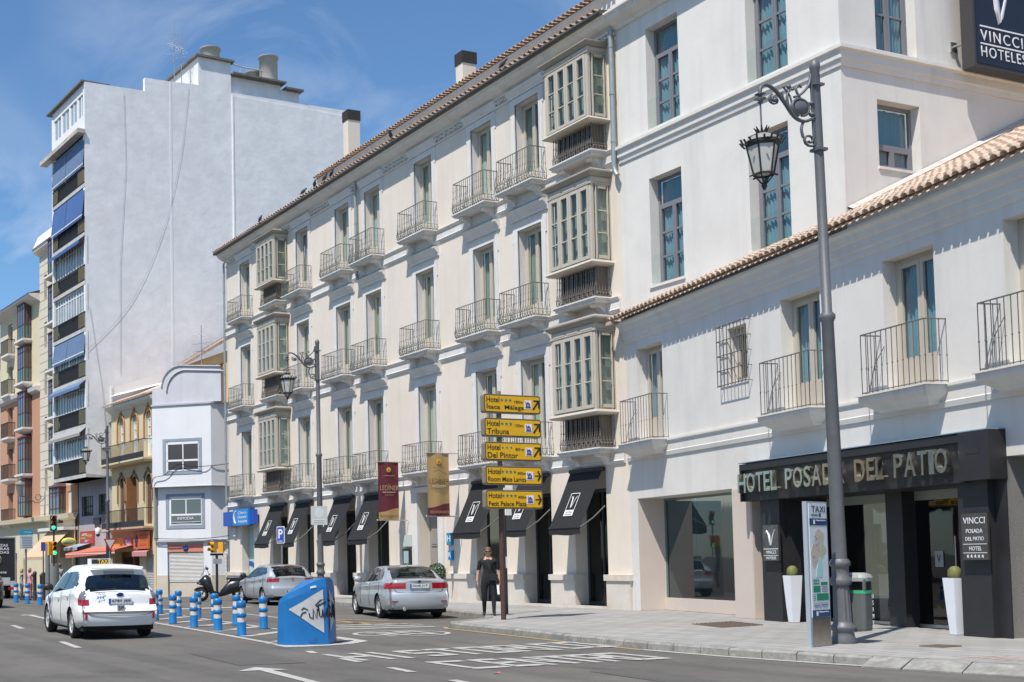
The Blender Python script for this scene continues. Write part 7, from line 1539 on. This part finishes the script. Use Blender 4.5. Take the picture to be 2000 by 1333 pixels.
# --- silver hatchback ---
M_ph = mat('silver_grey_paint', (.46, .48, .51), .35, .45, coat=1.)
def reg_ren(x, y, z, s, cap):
    if s == 0 or z < .24 or (z < .36 and x < -.3 and cap): return 5 if z < .24 else 2
    if s >= 11 and -.68 < x < -.12 and y < .58 and 1.03 < z < 1.40: return 1
    if 9 <= s <= 10 and -.30 < x < 2.2 and z < herm([(-.30, 1.2), (.0, 1.33), (.4, 1.37), (1.2, 1.36), (1.8, 1.2), (2.2, 1.0)], x) and z > herm([(-.3, 1.12), (.6, 1.03), (2.2, .96)], x):
        if abs(x-.95) < .05: return 2
        return 1
    if s >= 11 and 1.5 < x < 2.4: return 1
    if x < -.52 and .84 < z < 1.02 and y > .46: return 3 if (z < .96) else 4
    return 0
RN = dict(L=4.3, W=1.81, rear_oh=.76, wb=2.64, R=.31, zb=.22, tumble=.48, bulge=.12,
    top=[(-.76, 1.0), (-.66, 1.06), (-.45, 1.24), (-.2, 1.38), (.1, 1.44), (.7, 1.47), (1.2, 1.45), (1.7, 1.3), (2.4, 1.0), (3.0, .90), (3.4, .72), (3.54, .6)],
    belt=[(-.76, .98), (-.3, 1.08), (.8, 1.01), (2.2, .94), (3.0, .84), (3.54, .58)], wid=[(-.76, .78), (-.6, .86), (-.3, .90), (1.5, .90), (2.8, .88), (3.3, .76), (3.54, .6)],
    rear=[(.2, .1), (.35, -.02), (.6, -.03), (.72, .02), (.9, .04), (1.05, .02)], front=[(.2, -.1), (.5, 0), (.8, -.2)], paint=M_ph, region=reg_ren, mirror=2.05, gaps=[-.1, .95, 2.0], handles=[.15, 1.15], spokes=6, lean=1.1, dark_mirror=True)
t = build_car('silver hatchback parked behind the blue bollards in front of the awnings', 'car', -41.2, 19.0, R_(174), RN); t.name = 'silver_hatchback_car'
plate(t, RN, .48, '2307 GPV', 0., .5)
mb = MB(); mb.box(rear_pos(RN, 0, .93)-.012, rear_pos(RN, 0, .93), -.035, .035, .89, .97); mb.build('badge', M_chrome, t)
mb = MB(); mb.box(-.52, -.46, -.18, .18, 1.39, 1.42); mb.build('brake_lamp', M_tail, t)
# --- dark car cut by the left edge ---
M_pd = mat('dark_green_paint', (.02, .026, .024), .3, .3, coat=1.)
DK = dict(RN); DK['paint'] = M_pd; DK['dark_mirror'] = True
t = build_car('dark green hatchback leaving the frame at the left edge', 'car', -46.2, 8.85, R_(176.5), DK); t.name = 'dark_hatchback_car'
# --- delivery truck ---
TR = thing('delivery_truck', 'black box truck with white beer and cider lettering at the left edge', 'truck', (-70.6, 14.45, gz(-70)), R_(176.5))
mb = MB(); mb.box(0, 5.5, -1.2, 1.2, 1.0, 3.45); mb.build('cargo_box', mat('truck_black', (.018, .02, .026), .5), TR)
mb = MB(); mb.box(-.03, .0, -1.22, 1.22, 3.42, 3.5); mb.box(-.03, 0, -1.22, -1.17, 1, 3.42); mb.box(-.03, 0, 1.17, 1.22, 1, 3.42); mb.build('box_frame', M_steel, TR)
mb = MB(); mb.box(-.05, .1, -1.2, 1.2, .75, 1.0); mb.box(-.06, -.05, -.9, -.4, .8, 1.2); mb.build('tail_lift', mat('lift_white', (.5, .5, .52), .5), TR)
mb = MB(); mb.box(.1, 7, -.9, .9, .45, .75); mb.box(5.6, 7.2, -1.1, 1.1, .5, 2.6); mb.build('chassis', M_under, TR)
mb = MB(); mb.box(-.04, .05, -1.15, -.8, .5, .66); mb.box(-.04, .05, .8, 1.15, .5, .66); mb.build('tail_lamp', M_tail, TR)
for sx in (1.2, 6.4):
    for sg in (1, -1):
        mb = MB(); mb.lathe([(.25, -.14), (.45, -.12), (.45, .12), (.25, .14)], 20); mb.xf(Matrix.Rotation(math.pi/2, 4, 'X')); mb.build('wheel', M_tyre, TR, (sx, sg*.95, .45))
for k, s_ in enumerate(('CERVEZAS', 'SIDRAS', 'BEBIDAS')): text(s_, M_wht, TR, -.035, [.42, .1, .25][k]-.02*0, 2.95-.2*k, [1.2, .95, 1.1][k], .15, .004, .012, rot=(0, 0, -math.pi/2))
mb = MB(); mb.lathe([(.001, 0), (.3, 0), (.3, .01), (.001, .01)], 20); mb.xf(Matrix.Translation((-.02, -.15, 2.2)) @ Matrix.Rotation(-math.pi/2, 4, 'Y')); mb.build('round_emblem', mat('emblem_gold', (.35, .3, .15), .6), TR)
mb = MB(); mb.prism([(-.35, 2.1), (.05, 2.1), (-.05, 2.3), (-.15, 2.22), (-.25, 2.32)], -.045, -.035, 'x'); mb.build('mountains', M_wht, TR)
text('Fax', M_wht, TR, -.035, .05, 1.62, .3, .1, .004, rot=(0, 0, -math.pi/2)); text('952389998', M_wht, TR, -.035, .3, 1.42, 1.0, .12, .004, rot=(0, 0, -math.pi/2))
# --- parked scooters ---
def scooter(label, x, y, h):
    T = thing('motor_scooter', label, 'scooter', (x, y, 0), h, 'black scooters parked at the kerb'); M_sb = mat('scooter_black', (.012, .013, .016), .3, .1, coat=.6)
    for wx in (0, -1.5):
        mb = MB(); mb.lathe([(.15, -.06), (.24, -.07), (.28, 0), (.24, .07), (.15, .06)], 24, cap=False); mb.xf(Matrix.Rotation(math.pi/2, 4, 'X')); w = mb.build('wheel', M_tyre, T, (wx, 0, .28)); mb = MB(); mb.lathe([(.165, -.03), (.165, .03), (.14, .03), (.14, -.03)], 20, smooth=False, cap=False)
        for k in range(6): a = k*math.pi/3; mb.tube([(0, 0, 0), (.15*math.cos(a), .15*math.sin(a), 0)], .012, 4)
        mb.xf(Matrix.Rotation(math.pi/2, 4, 'X')); mb.build('rim', M_steel, w)
    mb = MB()
    def loft(st):
        vs = [];
        for (sx, hw, zl, zh) in st: vs += [(sx, -hw*.6, zl), (sx, -hw, (zl+zh)/2), (sx, -hw*.5, zh), (sx, hw*.5, zh), (sx, hw, (zl+zh)/2), (sx, hw*.6, zl)]
        mb.add(vs, [(i*6+k, i*6+(k+1) % 6, (i+1)*6+(k+1) % 6, (i+1)*6+k) for i in range(len(st)-1) for k in range(6)]+[tuple(range(6)), tuple(range(len(vs)-6, len(vs)))], True)
    loft([(-1.95, .06, .70, .86), (-1.8, .14, .52, .92), (-1.5, .2, .36, .92), (-1.15, .2, .28, .86), (-.95, .18, .22, .64), (-.75, .17, .18, .42)])
    loft([(-.8, .16, .18, .34), (-.5, .2, .18, .42), (-.36, .24, .25, .95), (-.2, .26, .45, 1.08), (-.05, .2, .62, 1.0), (.12, .1, .68, .82), (.2, .03, .7, .74)])
    loft([(.3, .05, .40, .50), (.1, .09, .54, .60), (-.15, .09, .52, .6), (-.3, .06, .40, .48)]); mb.build('fairing', M_sb, T)
    mb = MB(); mb.box(-1.6, -1.0, -.15, .15, .86, .94); mb.box(-1.9, -1.6, -.13, .13, .92, 1.0); mb.build('seat', M_trimb, T)
    mb = MB(); mb.tube([(-.02, 0, .28), (-.28, 0, 1.0)], .03, 6); mb.tube([(-.35, -.34, 1.1), (-.28, 0, 1.06), (-.35, .34, 1.1)], .018, 6); mb.tube([(-.3, -.2, 1.08), (-.22, -.3, 1.3)], .01, 4); mb.tube([(-.3, .2, 1.08), (-.22, .3, 1.3)], .01, 4); mb.ball((-.22, -.32, 1.32), .06, 8); mb.ball((-.22, .32, 1.32), .06, 8); mb.build('handlebar', M_trimb, T)
    mb = MB(); mb.add([(-.02, -.18, 1.0), (-.02, .18, 1.0), (-.22, .16, 1.42), (-.22, -.16, 1.42), (.04, 0, 1.0), (-.17, 0, 1.46)], [(0, 4, 5, 3), (4, 1, 2, 5)]); mb.build('windscreen', glass('screen_glass', (.75, .78, .8), 1.4), T)
    mb = MB(); mb.box(.05, .14, -.12, .12, .70, .78); mb.build('headlight', M_clear, T); return T
scooter('black scooter with a windscreen, front wheel towards the bollards', -47.2, 18.05, R_(250))
scooter('second black scooter with a raised tail beside the silver hatchback', -46.3, 21.4, R_(62))

# ================= people =================
def person(label, x, y, z, face, h=1.68, top=(.010, .010, .012), legs=(.008, .009, .012), skin=(.42, .25, .18), hair=(.13, .07, .035), shoe=(.02, .02, .03), wide=1., pose='walk', sleeve=.6):
    T = thing('person', label, 'person', (x, y, z), face); s = h/1.7      # local: faces +x, left = +y
    a = .09 if pose == 'walk' else .04
    J = [(0, 0, .93, .125), (0, 0, 1.1, .118), (0, 0, 1.28, .135), (0, 0, 1.4, .12), (-.005, 0, 1.48, .055), (.01, 0, 1.55, .052), (.01, 0, 1.62, .078)]
    E = [(i, i+1) for i in range(6)]
    def chain(root, pts):
        p = root
        for q in pts: J.append(q); E.append((p, len(J)-1)); p = len(J)-1
    chain(0, [(0, .09, .86, .105), (.03, .10, .48, .062), (a, .10, .09, .038), (a+.02, .105, .045, .04), (a+.14, .11, .03, .032)])
    chain(0, [(0, -.09, .86, .105), (.02, -.095, .48, .062), (-a, -.10, .09, .038), (-a+.02, -.105, .045, .04), (-a+.14, -.11, .03, .032)])
    chain(3, [(0, .16, 1.38, .062), (-.02, .205, 1.12, .043), (.04, .225, .90, .032), (.06, .225, .83, .034)])
    chain(3, [(0, -.16, 1.38, .062), (-.02, -.21, 1.12, .043), (.03, -.235, .90, .032), (.05, -.235, .83, .034)])
    me = bpy.data.meshes.new('skel'); me.from_pydata([(p[0]*s, p[1]*s*wide, p[2]*s) for p in J], E, []); o = bpy.data.objects.new('skel', me); COL.objects.link(o)
    sk = o.modifiers.new('s', 'SKIN'); 
    for i, p in enumerate(J):
        r = p[3]*s; fx = .78 if i < 4 else 1.; me.skin_vertices[0].data[i].radius = (r*fx*(1.12*wide if i < 4 else 1+(wide-1)*.8), r*((1+(wide-1)*.8) if i > 3 else .86*wide)); me.skin_vertices[0].data[i].use_root = (i == 0)
    o.modifiers.new('d', 'SUBSURF').levels = 2; bpy.context.view_layer.update()
    bm_ = bpy.data.meshes.new_from_object(o.evaluated_get(bpy.context.evaluated_depsgraph_get())); bpy.data.objects.remove(o)
    key = str(round(x, 1)).replace('-', '')
    ms = [mat('skin_%s' % ''.join('%02d' % int(c*99) for c in skin), skin, .6), mat('top_%s' % ''.join('%02d' % int(c*99) for c in top), top, .85, var=.15, vs=20, bump=.5, bs=12), mat('legs_%s' % ''.join('%02d' % int(c*99) for c in legs), legs, .8, bump=.5, bs=12), mat('shoe_%s' % ''.join('%02d' % int(c*99) for c in shoe), shoe, .6)]
    for m_ in ms: bm_.materials.append(m_)
    for p in bm_.polygons:
        c = p.center/s; arm = abs(c.y) > .155+max(0, (1.38-c.z))*.06 and .75 < c.z < 1.45
        p.material_index = 3 if c.z < .075 else (2 if c.z < (.92 if not arm else 0) and not arm else (0 if (arm and c.z < 1.42-sleeve*.45) or (c.z > 1.42 and abs(c.y) < .1) else 1)); p.use_smooth = True
    link('body', bm_, T)
    # hands: palm, four fingers and a thumb
    for sg in (1, -1):
        mb = MB(); b = Vector((.055, sg*.23*wide, .815))*s; mb.add([(b.x+dx*s, b.y+dy*s, b.z+dz*s) for dz, w_, th in ((.03, .026, .016), (-.03, .038, .014), (-.06, .036, .012)) for dx, dy in ((-w_, -th), (w_, -th), (w_, th), (-w_, th))], [(i*4+k, i*4+(k+1) % 4, i*4+4+(k+1) % 4, i*4+4+k) for i in range(2) for k in range(4)]+[(0, 1, 2, 3), (8, 9, 10, 11)], True)
        for k, ln in enumerate((.06, .072, .068, .052)): q = b+Vector((.03-.02*k, 0, -.055))*s; mb.tube([q, q+Vector((.004, -sg*.008, -ln*.55))*s, q+Vector((.006, -sg*.022, -ln))*s], [.0095*s, .009*s, .006*s], 5)
        q = b+Vector((.035, 0, -.0))*s; mb.tube([q, q+Vector((.025, -sg*.006, -.025))*s, q+Vector((.03, -sg*.012, -.055))*s], [.011*s, .01*s, .007*s], 5); mb.build('hand', ms[0], T)
    hd = MB(); hd.lathe([(.012, -.125), (.05, -.11), (.068, -.07), (.076, -.02), (.08, .03), (.074, .08), (.045, .115), (.005, .125)], 16, (0, 0, 0)); hd.xf(Matrix.Diagonal((1.12, 1, 1, 1)))
    hd.add([(.085, -.012, -.005), (.085, .012, -.005), (.108, 0, -.03), (.085, 0, .03)], [(0, 2, 3), (1, 3, 2), (0, 1, 2)]); hd.tube([(.078, -.022, -.062), (.085, 0, -.060), (.078, .022, -.062)], .006, 4, mi=1)
    for sg in (1, -1): hd.ball((0, sg*.08, -.0), .022, 6); hd.ball((.073, sg*.028, .018), .009, 6, mi=2)
    hd.xf(Matrix.Translation((.015*s, 0, 1.60*s)) @ Matrix.Scale(s*1.02, 4)); head = hd.build('head', [ms[0], mat('lips', (.35, .12, .10), .5), mat('eye', (.02, .015, .012), .3)], T)
    hr = MB(); vs = []; n = 16
    for j in range(7):
        for k in range(n):
            a = 2*math.pi*k/n; fr = math.cos(a); zt = -.0+.13*math.sin(j/6*math.pi/2); lo = (-.07 if fr < .35 else .075); zz = lo+(zt+.01-lo)*(j/6) if j < 6 else .135; r = .095*math.cos(j/6*math.pi/2*.92)**.55 if j else .085
            vs.append((r*1.1*math.cos(a)-.008, r*math.sin(a), zz))
    hr.add(vs, [(j*n+k, j*n+(k+1) % n, (j+1)*n+(k+1) % n, (j+1)*n+k) for j in range(6) for k in range(n)]+[tuple(range(6*n, 7*n))], True); hr.xf(Matrix.Translation((.012*s, 0, 1.60*s)) @ Matrix.Scale(s*1.02, 4)); hr.build('hair', mat('hair_%d' % int(hair[0]*999), hair, .6, var=.3, vs=60), head)
    return T, s
fc = math.atan2(-18.2, 26.9)
T, s = person('woman in black T-shirt, black trousers and sunglasses standing by the brown sign post', -26.95, 18.16, .13, fc, 1.72, wide=1.2)
mb = MB(); mb.tube([(.075*s, -.03*s, 1.43*s), (.135*s, .04*s, 1.2*s), (.13*s, .12*s, 1.0*s)], .011, 4); mb.tube([(-.07, -.03*s, 1.44*s), (.0, -.05*s, 1.475*s), (.075*s, -.03*s, 1.43*s)], .011, 4); mb.prism(rrect(.24, .17, .04, 3, .12, .97*s), .12, .17, 'x'); mb.build('shoulder_bag', mat('bag_black', (.015, .015, .017), .4), T)
mb = MB(); mb.box(.155*s, .17*s, -.075, -.008, 1.600*s, 1.64*s); mb.box(.155*s, .17*s, .008, .075, 1.600*s, 1.64*s) ; mb.xf(Matrix.Translation((-.052, 0, 0))); mb.tube([(.1, -.075, 1.627*s), (.02, -.082, 1.62*s)], .004, 3); mb.tube([(.1, .075, 1.627*s), (.02, .082, 1.62*s)], .004, 3); mb.build('sunglasses', M_black, T)
mb = MB(); mb.add([(.03, .2, .80), (.1, .2, .80), (.15, .22, .55), (.0, .22, .52), (.03, .26, .80), (.1, .26, .80), (.15, .27, .55), (.0, .27, .52)], [(0, 1, 2, 3), (4, 5, 6, 7), (0, 1, 5, 4), (1, 2, 6, 5), (2, 3, 7, 6), (3, 0, 4, 7)]); mb.build('carrier_bag', M_wht, T)
T, s = person('pedestrian in grey T-shirt and red shorts with a shoulder strap behind the taxi', -60.4, 15.6, gz(-60), 3.0, 1.78, top=(.36, .36, .37), legs=(.38, .05, .05), skin=(.45, .28, .20), hair=(.04, .02, .012), shoe=(.1, .1, .1))
mb = MB(); mb.tube([(-.12, .12, 1.5), (-.14, -.02, 1.25), (-.08, -.17, 1.05)], .02, 4); mb.build('strap', M_black, T)
person('fair haired pedestrian in grey beside the truck tail lift', -67.0, 15.2, gz(-67), 1.5, 1.68, top=(.28, .30, .33), legs=(.06, .08, .12), hair=(.40, .24, .10))
person('pedestrian in pink top behind the traffic light pole', -62.5, 14.6, gz(-62), 2.2, 1.6, top=(.6, .30, .32), legs=(.3, .06, .08))

# ================= trees across the avenue, out of view, added for the glass to reflect =================
rnd = random.Random(21); mb = MB()
for q in range(2600):
    d = Vector((rnd.gauss(0, 1), rnd.gauss(0, 1), rnd.gauss(0, 1))).normalized()*rnd.uniform(.45, 1)**.5; c = Vector((d.x*5.2, d.y*4.2, 8+d.z*3.4)); a = Vector((rnd.uniform(-1, 1), rnd.uniform(-1, 1), rnd.uniform(-1, 1))).normalized()*.55; b = a.cross(Vector((rnd.uniform(-1, 1), rnd.uniform(-1, 1), 1))).normalized()*.45; mb.quad(c-a, c-b, c+a, c+b)
cm2 = mb.mesh('crown', mat('ficus_leaf', (.03, .055, .025), .6, var=.4, vs=1))
mb = MB(); mb.tube([(0, 0, 0), (.1, 0, 3), (0, .1, 7)], [.45, .35, .2], 10)
for k in range(5): a = k*1.3; mb.tube([(.05, 0, 3.5+k*.4), (2.5*math.cos(a), 2*math.sin(a), 6.5+k*.3)], [.2, .07], 6)
tm2 = mb.mesh('trunk', mat('ficus_bark', (.12, .10, .08), .9, var=.2, vs=4))
for k in range(11):
    t = thing('avenue_tree', 'dense evergreen tree across the avenue, added for the hotel glass to mirror', 'tree', (-92+k*9.5, -13-2*(k % 2), 0), k*.9, 'trees on the far side of the avenue'); link('trunk', tm2, t); link('crown', cm2, t)
